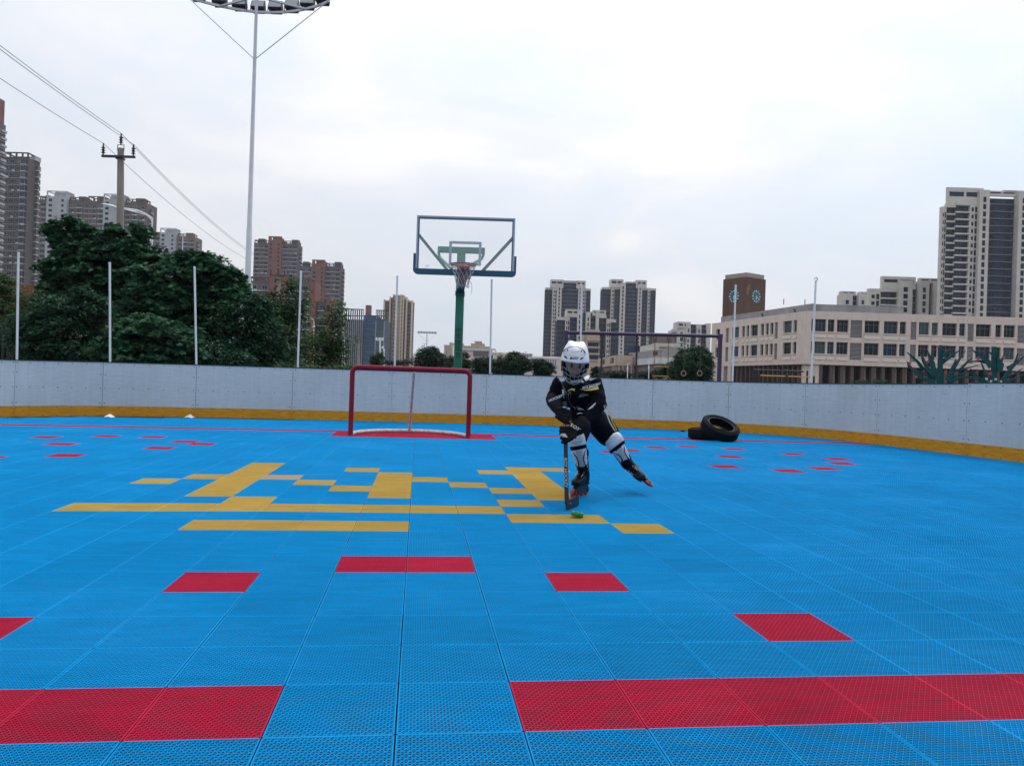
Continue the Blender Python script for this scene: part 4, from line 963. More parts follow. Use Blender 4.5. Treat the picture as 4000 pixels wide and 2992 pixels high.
def C7(l): return [(c7(a,ty)[0], c7(b_,ty)[0], c7((a+b_)/2,ty)[1], c7((a+b_)/2,by)[1]) for (a,b_,ty,by) in l]
navy_tower('tall beige tower with a deep navy centre, at the right edge over the school', 310, c7(750,200)[0], c7(1420,200)[0],
    P7([(749,786,205,'wall',.9),(786,852,182,'balc',.6),(852,958,168,'balc',.2),(958,1022,165,'wall',.4),(1022,1098,85,'pier',-.8),(1098,1318,120,'navy',0),(1318,1400,95,'pier',-.8),(1400,1470,170,'wall',.4),(1470,1600,170,'balc',.6)]),
    C7([(788,1065,62,200)])+C7([(1098,1318,88,128),(1216,1420,84,100)]), depth=2.6, cdep=2.4)
navy_tower('beige block with round bays left of the tall right hand tower', 330, c7(195,850)[0], c7(740,780)[0],
    P7([(195,285,830,'wall',1.2),(285,412,828,'balc',.8),(412,520,770,'pier',0),(520,565,775,'navy',0),(565,640,775,'pier',-.6),(640,676,775,'navy',0),(676,742,780,'pier',-.6)]),
    C7([(290,548,740,832),(575,742,752,790)]), depth=3.4, cdep=3)
navy_tower('far beige roof block peeping over the school parapet', 380, c7(0,860)[0], c7(190,860)[0],
    P7([(-20,62,875,'pier',0),(62,104,870,'navy',0),(104,168,878,'pier',-.5),(168,192,868,'navy',0)]),
    C7([(-20,90,852,880),(118,192,856,884)]), depth=6, cdep=4)

# centre: pink clock tower and halls
B = Bld('clock_tower', 'slim tan clock tower with dark windows and a pale dial, right of the helmet', 'clock tower', c5(730,900)[0], 200)
x0,x1 = B.X(*c5(642,655)), B.X(*c5(812,655)); zt = B.Z(*c5(727,655)); w = x1-x0
B.box('wall', x0+w*.18, x1, 0, 9, 0, zt, W_TN); B.box('side_wall', x0, x0+w*.18, 1.4, 9, 0, zt-.4, W_TN)
for (ty, by) in ((795,848),(865,918),(935,988)): B.window((x0+w*.24+x1-w*.03)/2, B.Z(*c5(740,by)), w*.70, B.Z(*c5(740,ty))-B.Z(*c5(740,by)), 0, frame=DFR, glass=GL_B, mull=4, fw=.1)
for ty in (775,855,925,995): B.ledge(x0+w*.16, x1+.1, B.Z(*c5(740,ty)), 0, .35, .35, W_CR)
dial = (B.X(*c5(740,736)), B.Z(*c5(740,736)))
def clock(parent, M4, r, face, mark, hands, tri=False):
    c_ = MB(); c_.prism([(r*math.cos(a), r*math.sin(a)) for a in np.linspace(0,2*pi,37)[:-1]], -.10, -.001); c = c_.build('clock_face', face, parent); c.matrix_local = M4
    mk = MB()
    for k in range(12):
        a = k*pi/6; R4 = Matrix.Rotation(a,4,'Y'); l = .24 if k % 3 == 0 else .20; wd = .085 if k % 3 == 0 else .06
        mk.add([R4 @ Vector(v) for v in ((-wd*r,-.12,(1-l-.06)*r),(wd*r,-.12,(1-l-.06)*r),(wd*r,-.12,.92*r),(-wd*r,-.12,.92*r),(-wd*r,-.1,(1-l-.06)*r),(wd*r,-.1,(1-l-.06)*r),(wd*r,-.1,.92*r),(-wd*r,-.1,.92*r))], [(0,1,2,3),(0,4,5,1),(1,5,6,2),(2,6,7,3),(3,7,4,0)])
    mk.build('hour_mark', mark, c)
    for (ang, ln, wd) in hands:
        h_ = MB(); R4 = Matrix.Rotation(math.radians(ang),4,'Y'); h_.add([R4 @ Vector(v) for v in ((-wd*r,-.15,-.1*r),(wd*r,-.15,-.1*r),(wd*.6*r,-.15,ln*r),(-wd*.6*r,-.15,ln*r),(-wd*r,-.12,-.1*r),(wd*r,-.12,-.1*r),(wd*.6*r,-.12,ln*r),(-wd*.6*r,-.12,ln*r))], [(0,1,2,3),(0,4,5,1),(1,5,6,2),(2,6,7,3),(3,7,4,0)])
        h_.build('clock_hand', mark, c)
    return c
clock(B.t, Matrix.Translation((dial[0],0,dial[1])), w*.165, mat('dial_pale', (.50,.40,.32), .6), mat('dial_brown', (.16,.10,.07), .6), ((190,.5,.05),(120,.8,.04)))
B.done()
SGN = mat('sign_grey_brown', (.10,.085,.085), .5)
def hall(label, d, rz, px_corner, ptop, left_len, right_len, wall, band, band_m, h_extra=0, signs=()):
    """low hall seen on its corner: two facades of ribbed panels under a deep band"""
    B = Bld('hall', label, 'hall', px_corner, d, 'low school halls'); zt = B.Z(px_corner, ptop)
    def face(nm, dirx, diry, L):
        n = Vector((diry, -dirx, 0)); 
        if n.y > 0: n = -n
        mb = MB(); a = Vector((0,0,0)); b_ = Vector((dirx,diry,0))*L; back = -n*6
        def pr(z0, z1, off, m_mb):
            p, q = a+n*off, b_+n*off; r_, s_ = q-n*3, p-n*3
            m_mb.add([(p.x,p.y,z0),(q.x,q.y,z0),(r_.x,r_.y,z0),(s_.x,s_.y,z0),(p.x,p.y,z1),(q.x,q.y,z1),(r_.x,r_.y,z1),(s_.x,s_.y,z1)], [(0,3,2,1),(4,5,6,7),(0,1,5,4),(1,2,6,5),(2,3,7,6),(3,0,4,7)])
        pr(0, zt-band, 0, mb); mb.build('ribbed_wall', wall, B.t)
        mb = MB(); k = int(L/.9)
        for i in range(k):
            p = b_*((i+.5)/k)+n*.06; q = b_.normalized()*.06
            mb.add([(p-q)+Vector((0,0,0)),(p+q),(p+q)-n*.06,(p-q)-n*.06]+[v+Vector((0,0,zt-band)) for v in ((p-q),(p+q),(p+q)-n*.06,(p-q)-n*.06)], [(0,1,5,4),(1,2,6,5),(3,0,4,7)])
        tag(mb.build('wall_ribs', band_m if False else wall, B.t), kind='stuff')
        mb = MB(); pr(zt-band, zt, .3, mb); mb.build('fascia', band_m, B.t)
        return n
    dl, dr = (-math.cos(rz), math.sin(rz)), (math.cos(.15), math.sin(.15))
    nl = face('l', *dl, left_len); nr = face('r', *dr, right_len)
    for (s_, f, side) in signs:
        dv = Vector((dl[0],dl[1],0)) if side == 'l' else Vector((dr[0],dr[1],0)); n = nl if side == 'l' else nr
        p = dv*(f*(left_len if side == 'l' else right_len))+n*.34+Vector((0,0,zt-band*.5))
        xax = -dv if side == 'l' else dv
        M4 = Matrix((xax, Vector((0,0,1)), n)).transposed().to_4x4(); M4.translation = p
        letters('lettering', s_, band*.62, M4, SGN, B.t, depth=.04)
    return B
B = hall('tan hall with a tan band of signs, right of the slim clock tower', 130, math.radians(87.4), r8(365,420)[0], r8(365,413)[1], 19, 2.6, W_HB, 1.75, W_TN, signs=(('教楼',.62,'l'),('人文馆',.16,'l')))
mb = MB()
for k in range(4): xx = .3+k*.7; mb.box(xx-.08,xx+.08,-.5,-.3,0,B.Z(r8(365,420)[0], r8(365,413)[1])-1.8)
tag(mb.build('column_screen', W_TN, B.t), kind='stuff'); B.done()
B = hall('large grey hall with a white band, left of the big dark round tree', 118, math.radians(83), r8(1165,330)[0], r8(1165,303)[1], 17.1, 7.2, W_HB, 1.25, W_HG, signs=(('图书馆',.93,'l'),('体育馆',.10,'l')))
zt = B.Z(r8(1165,330)[0], r8(1165,303)[1])
for (dv, L) in (((-math.cos(math.radians(83)), math.sin(math.radians(83))), 17.1), ((math.cos(.15), math.sin(.15)), 7.2)):
    dv = Vector((*dv,0)); n = Vector((dv.y,-dv.x,0)); n = -n if n.y > 0 else n
    p, q = n*.45, dv*L+n*.45; mb = MB(); vs = []
    for z in (zt-2.25, zt-1.251):
        for v in (p, q, q-n*2, p-n*2): vs.append((v.x,v.y,z))
    mb.add(vs, [(0,3,2,1),(4,5,6,7),(0,1,5,4),(1,2,6,5),(2,3,7,6),(3,0,4,7)]); mb.build('white_band', W_WH, B.t)
B.box('upper_block', 2.3, 5.2, 3.5, 8, 0, zt+.55, W_HG); B.box('roof_room', -1.1, 1.4, 9, 13, 0, zt+1.0, W_BE)
B.done()
B = Bld('apartment_block', 'dark navy low block with a pale roof, behind the grey hall', 'apartment block', r8(850,300)[0], 200)
x0, x1 = B.X(*r8(690,255)), B.X(*r8(1050,250)); zt = B.Z(*r8(860,245)); B.box('wall', x0, x1, 0, 12, 0, zt, W_NV); B.box('roof_slab', x0+5.5, x1+7, -.4, 12, zt, zt+.9, W_BE)
for k in range(6): B.window(x0+(x1-x0)*(k+.5)/6, zt-3.4, 2.2, 1.8, 0, frame=DFR)
B.box('roof_room', x1+1, x1+6, 2, 8, zt+.9, zt+3.0, W_PU); B.done()

# ------------------------------------------------------------------ pink school on the right, with its brown clock tower
def school_mat():
    M = mat('school_wall', (.62,.525,.48), .85, spec=.2, var=.07, vscale=.6)
    t = M.node_tree; b = t.nodes['Principled BSDF']; src = b.inputs['Base Color'].links[0].from_socket
    tc = N(t, 'ShaderNodeTexCoord'); mp = N(t, 'ShaderNodeMapping'); mp.inputs['Scale'].default_value = (2.2,2.2,.22); t.links.new(tc.outputs['Object'], mp.inputs['Vector'])
    nz = N(t, 'ShaderNodeTexNoise', Scale=1.0, Detail=6.0, Roughness=.65); t.links.new(mp.outputs[0], nz.inputs['Vector'])
    r = N(t, 'ShaderNodeMapRange'); t.links.new(nz.outputs['Fac'], r.inputs['Value']); r.inputs['From Min'].default_value = .54; r.inputs['From Max'].default_value = .72; r.inputs['To Max'].default_value = .5
    mx = N(t, 'ShaderNodeMix', data_type='RGBA'); t.links.new(r.outputs[0], mx.inputs['Factor']); t.links.new(src, mx.inputs[6]); mx.inputs[7].default_value = (.36,.30,.27,1); t.links.new(mx.outputs[2], b.inputs['Base Color'])
    return M
SW = school_mat(); SSILL = mat('school_sill', (.68,.60,.55), .8); SPAR = mat('parapet_grey', (.26,.25,.265), .9, var=.22, vscale=.5, vstretch=(1,1,.4)); SCOL = mat('pier_brown', (.10,.07,.065), .8); SPNL = mat('infill_panel', (.42,.34,.30), .85); LOUV = mat('louvre_grey', (.30,.29,.31), .6); LOUB = mat('louvre_back', (.02,.02,.024), .9); SHUT = mat('shutter_grey', (.17,.15,.15), .7)
DC = 118.
cor = ground_at(3145, DC)
zt = at(3145, 1214, DC).z; zf = at(3145, 1422, DC).z
pL = at(2777, 1400, DC*1.235); pL.z = 0
school = thing('school_building', 'pink beige three storey school building with louvres, right of the swing frame', 'school building', cor, YAW)
def loc(p): v = p-cor; return Vector((v.dot(_Rx), v.dot(_Fy), 0))
eL = loc(pL); LL = eL.length; RLEN = 47.
faceR = empty('front_wing', (0,0,0), 0, school); faceL = empty('side_wing', (eL.x, eL.y, 0), math.atan2(-eL.y, -eL.x), school)
def school_face(fc, L, wins, louvs, ground, dp):
    """wall built round real openings; wins: (x0,x1,z0,z1)"""
    xs = sorted({0, L} | {w[0] for w in wins+louvs} | {w[1] for w in wins+louvs}); zs = sorted({zf, zt} | {w[2] for w in wins+louvs} | {w[3] for w in wins+louvs})
    mb = MB()
    hole = lambda x, z: any(a < x < b_ and c < z < d for a,b_,c,d in wins+louvs)
    for i in range(len(xs)-1):
        j = 0
        while j < len(zs)-1:
            if hole((xs[i]+xs[i+1])/2, (zs[j]+zs[j+1])/2): j += 1; continue
            k = j
            while k+1 < len(zs)-1 and not hole((xs[i]+xs[i+1])/2, (zs[k+1]+zs[k+2])/2): k += 1
            mb.add([(xs[i],0,zs[j]),(xs[i+1],0,zs[j]),(xs[i+1],0,zs[k+1]),(xs[i],0,zs[k+1])], [(0,1,2,3)]); j = k+1
    for (a,b_,c,d) in wins+louvs: mb.add([(a,0,c),(b_,0,c),(b_,0,d),(a,0,d),(a,.42,c),(b_,.42,c),(b_,.42,d),(a,.42,d)], [(0,4,5,1),(1,5,6,2),(2,6,7,3),(3,7,4,0)])
    mb.add([(0,0,zt),(L,0,zt),(L,dp,zt),(0,dp,zt)], [(0,1,2,3)]); mb.add([(0,0,zf),(L,0,zf),(L,dp,zf),(0,dp,zf)], [(3,2,1,0)])
    mb.build('wall', SW, fc, fix=False)
    r = random.Random(5)
    for (a,b_,c,d) in wins:
        w, h = b_-a, d-c; narrow = w < 1.3
        f = MB()
        for (p,q,r_,t_) in ((a,b_,c,c+.07),(a,b_,d-.07,d),(a,a+.06,c+.07,d-.07),(b_-.06,b_,c+.07,d-.07)): f.box(p,q,.30,.40,r_,t_)
        f.box(a+.06,b_-.06,.31,.39,c+h*.66,c+h*.66+.06)
        for k in ((.5,) if narrow else (.34,.67)): f.box(a+w*k-.03,a+w*k+.03,.312,.388,c+.07,d-.07)
        wo_ = f.build('window', FR_S, fc)
        g = MB(); g.box(a+.05,b_-.05,.345,.36,c+.05,d-.05); g.build('pane', r.choice((GL_D,GL_D,GL_B,GL_B,GL_T)), wo_)
        s_ = MB(); s_.box(a-.08,b_+.08,-.14,.30,c-.13,c-.001); s_.build('sill', SSILL, wo_)
        a_ = MB(); a_.box(a-.02,b_+.02,-.10,-.002,c-.95,c-.50); a_.build('apron', SSILL, wo_)
    for (a,b_,c,d) in louvs:
        if b_-a > 1.25 or fc is faceR:
            lb = MB(); lb.box(a,b_,.36,.4,c,d); lo = lb.build('louvre', LOUB, fc); sl = MB(); n = int((d-c)/.19)
            for k in range(n): z = c+(k+.5)*(d-c)/n; sl.add([(a+.02,.08,z-.06),(b_-.02,.08,z-.06),(b_-.02,.20,z+.055),(a+.02,.20,z+.055),(a+.02,.085,z-.075),(b_-.02,.085,z-.075),(b_-.02,.205,z+.04),(a+.02,.205,z+.04)], [(0,1,2,3),(4,7,6,5),(0,4,5,1),(3,2,6,7)])
            sl.build('slats', LOUV, lo)
        else:
            lb = MB(); lb.box(a,b_,.2,.3,c,d); lb.build('shutter', SHUT, fc)
FR_S = mat('school_window_frame', (.12,.135,.15), .4)
def Xr(px, py=1300): return (at(px, py, DC)-cor).dot(_Rx)
def Zr(px, py): return at(px, py, DC).z
z6 = lambda y, x=1550: Zr(*c6(x, y))
u0, u1_, l0, l1_ = z6(822,1490), z6(688,1490), z6(1060,1490), z6(930,1490); lu0, lu1, ll0, ll1 = z6(882,1640), z6(692,1640), z6(1122,1640), z6(938,1640)
winR, louR = [], []
X6 = lambda a: Xr(c6(a,750)[0]); X7 = lambda a: Xr(c7(a,1130)[0])
wx = [(X6(1155),X6(1178)),(X6(1196),X6(1314)),(X6(1334),X6(1405)),(X6(1432),X6(1556))] + [(X7(a),X7(b_)) for a,b_ in ((-18,25),(150,263),(297,403),(418,466),(562,642),(661,709),(742,852),(871,917),(998,1112),(1146,1192),(1210,1296),(1420,1500),(1520,1570))]
lx = [(X6(1578),X6(1704))] + [(X7(a),X7(b_)) for a,b_ in ((44,132),(501,545),(935,981),(1314,1372))]
lx = [l for l in lx if True]; lx[1] = (X7(44)+.0, X7(132))
lx = [lx[0]] + [l for l in lx[1:] if l[0] > lx[0][1]]
wx = [w for w in wx if not any(w[0] < l[1] and w[1] > l[0] for l in lx)]; wx2 = []
for w in sorted(wx):
    if not wx2 or w[0] > wx2[-1][1]+.1: wx2.append(w)
for a,b_ in wx2: winR += [(a,b_,u0,u1_),(a,b_,l0,l1_)]
for a,b_ in lx: louR += [(a,b_,lu0,lu1),(a,b_,ll0,ll1)]
school_face(faceR, RLEN, winR, louR, True, 16)
# side wing: map the pixel columns of the receding facade on to its length
def sL(px):                                         # distance from the far left end
    u, _ = uv(px, 1300); A, Bv = eL, Vector((0,0,0)); dA, dB = (A.y+DC), DC
    o0 = (cor-CAM).dot(_Rx); x0_, x1_ = A.x+o0, o0
    s = (u*dA-x0_)/((x1_-x0_)-u*(dB-dA)); return s*LL
S6 = lambda a: sL(c6(a,750)[0])
wl_ = [(300,378),(405,440),(453,486),(500,580),(606,646),(658,697),(708,748),(848,944),(957,1001)]; ll_ = [(235,270),(760,798)]
winL, louL = [], []
for a,b_ in wl_: winL += [(S6(a)+.1,S6(b_)-.05,u0,u1_),(S6(a)+.1,S6(b_)-.05,l0,l1_)]
for a,b_ in ll_: louL += [(S6(a),S6(b_)-.1,lu0,lu1),(S6(a),S6(b_)-.1,ll0,ll1)]
winL += [(S6(128)+.1,S6(172),u0,u1_),(S6(124)+.1,S6(172),l0,l1_)]
school_face(faceL, LL, winL, louL, True, 12)
# set-back grey parapet, ground floor piers and dark glazing
zp1 = Zr(3170, 1184)
MB().box(.9, Xr(3546,1200), 1.2, 1.6, zt+.001, zp1).build('parapet', SPAR, faceR)
MB().box(1.2, LL-.4, 1.2, 1.6, zt+.002, zp1+.02).build('parapet', SPAR, faceL)
for s_ in (6., 15., 24.): MB().tube([(s_,1.1,zt),(s_,1.1,zt+.55),(s_-.2,1.0,zt+.7)], .16, 8).build('roof_vent', DFR, faceL)
for px in (3085,3170): MB().box(Xr(px)-.06,Xr(px)+.06,3,3.1,zp1,zp1+.9).build('roof_peg', SPAR, faceR)
GRD_D = mat('undercroft_dark', (.022,.022,.028), .4)
MB().box(1.5, RLEN, 3.2, 3.5, 0, zf-.01).build('ground_glazing', GRD_D, faceR); MB().box(0, LL-1.0, 2.6, 2.9, 0, zf-.01).build('ground_glazing', GRD_D, faceL)
k = 0; x = 2.3
while x < RLEN-1:
    MB().box(x,x+.5,.35,1.0,0,zf-.01).build('pier', SCOL, faceR)
    if k % 3 != 0: MB().box(x+.62,x+1.28,1.5,1.7,0,zf-.01).build('infill_panel', SPNL, faceR)
    else: MB().box(x+.62,x+1.28,1.5,1.7,0,zf-3.6).build('infill_panel', SPNL, faceR)
    x += 1.62; k += 1
k = 0; x = S6(262)
while x < LL-2.2: MB().box(x,x+.3,.3,.8,0,zf-.01).build('pier', SCOL, faceL); x += 1.35
for (a,b_) in ((60,222),(265,300)): MB().box(S6(a) if a > 80 else 0,S6(b_),.02,2.5,0,zf-.002).build('end_wall', SW, faceL)
MB().lathe([(1.5,0),(1.5,zf-.003)], 24, Matrix.Translation((1.6,1.75,0))).build('corner_drum', SW, faceR, smooth=True)
TWR = mat('clock_tower_brown', (.10,.058,.047), .85, var=.16, vscale=.35, vstretch=(1,1,.3)); TCAP = mat('clock_tower_cap', (.30,.26,.25), .85)
d_ = 150.; px_c = c6(425,400)[0]; o_ = ground_at(px_c, d_); s_ = 5.87
ct = thing('clock_tower', 'square brown clock tower with two teal clock faces, behind the school roof', 'clock tower', o_, YAW+math.radians(34))
h_ = at(*c6(425,222), d_).z
MB().box(0,s_,0,s_,0,h_).build('shaft', TWR, ct); MB().box(.25,s_-.25,.25,s_-.25,h_,h_+.9).build('cap', TCAP, ct)
TEALF = mat('dial_teal', (.035,.13,.17), .5); PALEM = mat('dial_mark', (.62,.72,.70), .5)
zc_ = at(*c6(547,425), d_).z
# two words worn off the corner leave only a stain
clock(ct, Matrix.Translation((s_*.5,0,zc_)), 1.32, TEALF, PALEM, ((184,.55,.07),(126,.82,.05)))
clock(ct, Matrix.Translation((0,s_*.5,zc_)) @ Matrix.Rotation(-pi/2,4,'Z'), 1.32, TEALF, PALEM, ((184,.55,.07),(126,.82,.05)))
STN = mat('tower_stain', (.20,.115,.085), .9)
for (a, b_, c, w_, hh_) in ((.35,.0,1.2,.5,1.1),(.75,.0,.5,.35,.9)):
    mb = MB(); r = random.Random(int(c*10)); n = 14
    mb.prism([(a+w_*math.cos(t)*r.uniform(.5,1), h_-1.6-c+hh_*math.sin(t)*r.uniform(.5,1)) for t in np.linspace(0,2*pi,n+1)[:-1]], -.004, -.001); mb.build('stain', STN, ct)

# ------------------------------------------------------------------ playground frame, rings, rope ladder, bars
PUR = mat('frame_purple', (.045,.028,.09), .4, var=.12, vscale=2)
PUD = mat('frame_purple_dark', (.030,.018,.04), .5)
CHN = mat('chain_rust', (.10,.075,.06), .6, metal=.5)
YBAR = mat('rung_orange', (.50,.24,.04), .5); RNG = mat('ring_wood', (.30,.22,.18), .6)
DF = 25.
fo = ground_at(2500, DF)
sf = thing('swing_frame', 'long purple steel frame with a thick top bar, behind the boards right of the skater', 'swing frame', fo, YAW)
def fl(px, py): p = at(px, py, DF)-fo; return (p.dot(_Rx), p.z)
xa, za = fl(*c5(448,690)); xb, zb_ = fl(*c5(2112,728))
MB().tube([(xa-.06,0,za),(xb+.06,0,zb_)], .057, 18).build('top_bar', PUR, sf, smooth=True)
for x, z in ((xa,za),(xb,zb_)):
    MB().bar((x,0,0),(x,0,z-.05),.115,.115).build('end_post', PUR, sf)
    MB().box(x-.066,x+.066,-.066,.066,z-.07,z+.064).build('corner_joint', PUR, sf)
for px in (838,1215):
    x, z = fl(*c5(px,705)); MB().tube([(x,.0,0),(x,.0,z-.05)], .032, 12).build('inner_post', PUD, sf, smooth=True)
def chain_links(mb, x, y, z0, z1, r=.02):
    n = int((z0-z1)/.07); 
    for k in range(n):
        z = z0-(k+.5)*(z0-z1)/n; hl_ = (z0-z1)/n*.62; ax = (1,0) if k % 2 else (0,1)
        mb.tube([(x+ax[0]*r*math.cos(a), y+ax[1]*r*math.cos(a), z+hl_*math.sin(a)) for a in np.linspace(0,2*pi,9)[:-1]], .0065, 4, closed=True)
for px, pyr, nm in ((1727,1130,'left'),(1902,1128,'right')):
    x, zt_ = fl(*c5(px,735)); _, zr = fl(*c5(px,pyr))
    t = thing('gym_ring', 'gymnastic ring on a rusty chain under the purple bar, the %s one of the two' % nm, 'gym ring', fo+_Rx*x+Vector((0,0,zr)), YAW, 'gym rings under the bar')
    mb = MB(); chain_links(mb, 0, 0, zt_-zr-.03, .088); mb.build('chain', CHN, t)
    MB().tube([(.078*math.cos(a)*(1-.28*max(0,math.sin(a))), 0, .088*math.sin(a)) for a in np.linspace(0,2*pi,33)[:-1]], .0135, 10, closed=True).build('ring', RNG, t, smooth=True)
    mb = MB()
    for dx in (-.05,.0,.05): chain_links(mb, dx, .02, .02+zt_-zr, zt_-zr-.17, .019)
    mb.build('slack_chain', CHN, t)
x0_, zt_ = fl(*r8(1078,85)); x1_, _ = fl(*r8(1330,85)); _, zb2 = fl(*r8(1200,840))
rl = thing('chain_ladder', 'hanging chain ladder with orange rungs under the purple bar', 'chain ladder', fo+_Rx*((x0_+x1_)/2), YAW)
hw = (x1_-x0_)/2
mb = MB(); chain_links(mb, -hw, 0, zt_, .5); chain_links(mb, hw, 0, zt_, .5)
for sx in (-1,1):
    for dx in (-.04,.05): chain_links(mb, sx*hw+dx, .03, zt_+.03, zt_-.16, .019)
tag(mb.build('chain', CHN, rl), kind='stuff')
for py in (272,452,624,798,975): MB().tube([(-hw-.03,0,fl(*r8(1200,py))[1]),(hw+.03,0,fl(*r8(1200,py))[1])], .0135, 10).build('rung', YBAR, rl, smooth=True)
o_ = ground_at(c6(880,1290)[0], 24.); pb = thing('parallel_bars', 'low dark frame with two orange bars in front of the school corner', 'parallel bars', o_, YAW)
def pl(px, py): p = at(px, py, 24.)-o_; return p.dot(_Rx), p.z
x0_, zo = pl(*c6(592,1288)); xm, _ = pl(*c6(893,1296)); x1_, _ = pl(*c6(1185,1300)); _, zd = pl(*c6(880,1233))
for a,b_ in ((x0_+.04,xm-.04),(xm+.04,x1_)): MB().tube([(a,0,zo),(b_,0,zo)], .019, 10).build('bar', YBAR, pb, smooth=True)
MB().tube([(x0_,.55,zd),(x1_-.12,.55,zd)], .026, 10).build('back_bar', PUD, pb, smooth=True)
for x in (x0_,xm,x1_): MB().tube([(x,0,0),(x,0,zo+.04)], .03, 10).build('post', PUD, pb, smooth=True); MB().tube([(x,.55,0),(x,.55,zd+.03)], .03, 10).build('post', PUD, pb, smooth=True)

# ------------------------------------------------------------------ flat steel trees with red birds
STL = mat('sculpture_green', (.006,.066,.072), .6, spec=.15, var=.15, vscale=1.5); REDB = mat('bird_red', (.40,.025,.05), .5); WHS = mat('sign_white', (.70,.72,.72), .6)
k6 = crop(3550,1250,.20344)
def steel_tree(label, cx, base, trunk, branches, d, birds, signs=()):
    o_ = ground_at(k6(cx,1200)[0], d); t = thing('steel_tree', label, 'sculpture', o_, YAW, 'flat steel trees')
    def L(x, y): p = at(*k6(x,y), d)-o_; return (p.dot(_Rx), p.z)
    i = 0
    x0_, zt_ = L(cx, trunk[0]); w0, w1 = trunk[1]*.20344/FOC*d, trunk[2]*.20344/FOC*d
    MB().prism([(-w1,0),(w1,0),(w1*.9,zt_*.3),(w0+x0_,zt_),(-w0+x0_,zt_),(-w1*.9,zt_*.3)], -.05, .05).build('trunk', STL, t)
    for pts in branches:
        P = [Vector((*L(x,y),0)) for x,y,_ in pts]; Wd = [w*.20344/FOC*d for _,_,w in pts]
        lft, rgt = [], []
        for j,p in enumerate(P):
            tg = (P[min(j+1,len(P)-1)]-P[max(j-1,0)]).normalized(); n = Vector((-tg.y,tg.x,0)); lft.append(p+n*Wd[j]); rgt.append(p-n*Wd[j])
        i += 1; y = (-1)**i*.06*(1+i % 4); poly = [(v.x,v.y) for v in lft+rgt[::-1]]
        mb = MB(); n = len(P); vs = [(v.x,y-.02,v.y) for v in lft+rgt]+[(v.x,y+.02,v.y) for v in lft+rgt]; fs = []
        for j in range(n-1): fs += [(j,j+1,n+j+1,n+j),(2*n+j,3*n+j,3*n+j+1,2*n+j+1),(j,2*n+j,2*n+j+1,j+1),(n+j,n+j+1,3*n+j+1,3*n+j)]
        fs += [(0,n,3*n,2*n),(n-1,3*n-1,4*n-1,2*n-1)]
        mb.add(vs, fs); mb.build('branch', STL, t)
    for (x, y, s) in birds:
        bx_, bz = L(x, y); k = s*.20344/FOC*d
        MB().prism([(bx_-k*.55,bz-k*.2),(bx_-k*.1,bz-k*.55),(bx_+k*.3,bz-k*.35),(bx_+k*.5,bz+k*.1),(bx_+k*.2,bz+k*.15),(bx_+k*.25,bz+k*.6),(bx_-k*.15,bz+k*.3),(bx_-k*.4,bz+k*.2)], -.16, -.10).build('bird', REDB, t)
    for (ch, x, y) in signs:
        bx_, bz = L(x, y); k = 50*.20344/FOC*d
        letters('lettering', ch, k*1.05, Matrix.Translation((bx_,-.3,bz)) @ Matrix.Rotation(pi/2,4,'X'), WHS, t, depth=.01)
    return t
A_ = [[(560,1160,60),(470,1000,42),(420,820,52),(370,690,24),(322,560,3)],[(520,720,30),(470,740,45),(430,900,50)],[(440,1060,55),(300,920,36),(230,770,30),(180,610,4)],[(330,1000,40),(180,800,26),(60,690,20),(-30,610,3)],
      [(480,1180,50),(240,1130,30),(60,960,26),(-20,880,30),(-50,800,6)],[(380,1160,36),(150,1130,10)],[(700,1170,60),(770,950,24),(860,760,16)],[(640,800,60),(780,730,26),(1000,570,7)],[(640,700,40),(720,600,16),(860,550,4)],
      [(800,1150,50),(900,930,32),(1040,710,16),(1125,585,6)],[(930,960,30),(1080,800,16),(1160,740,6)],[(900,970,26),(1100,930,16),(1345,870,6)],[(760,1190,40),(1000,1090,20),(1200,1110,20),(1400,1190,14)],[(820,1130,26),(1000,1050,18),(1180,1000,6)],[(640,760,16),(740,740,20),(800,600,5)],[(340,1000,16),(520,1130,18)],[(100,960,14),(330,1070,18)]]
steel_tree('dark green flat steel tree with red birds, left one of the pair before the school', 605, 1200, (485,34,62), A_, 40, [(540,512,44),(335,800,66),(-8,830,60),(265,990,30),(125,1095,46),(690,1010,56),(1125,965,34)])
B_ = [[(1560,900,60),(1470,780,46),(1340,700,28),(1190,570,5)],[(1500,760,24),(1430,640,5)],[(1600,720,30),(1520,640,16),(1400,575,4)],[(1540,830,26),(1380,790,20),(1150,800,6)],[(1720,1000,46),(1740,860,62),(1680,720,16),(1640,640,5)],[(1780,830,46),(1840,740,20),(1900,600,5)],
      [(1740,1180,40),(1860,990,32),(1980,850,30),(2040,640,8)],[(1900,930,26),(2080,820,30),(2240,690,8)],[(1500,1180,40),(1420,960,18),(1360,800,6)],[(1460,1170,30),(1330,1050,14),(1220,930,5)],[(1440,1180,26),(1250,1080,18),(1050,980,8)],[(1780,1190,30),(1950,1080,18),(2200,930,6)],[(1860,1190,20),(2050,1110,14),(2250,1010,5)]]
steel_tree('dark green flat steel tree over small white character signs, right one of the pair', 1640, 1200, (512,44,66), B_, 41, [(1310,735,58),(1800,730,50),(1535,1035,60),(1960,1025,46),(2070,755,50)], [('德',1427,1138),('智',1512,1182),('体',1603,1143),('美',1703,1190)])

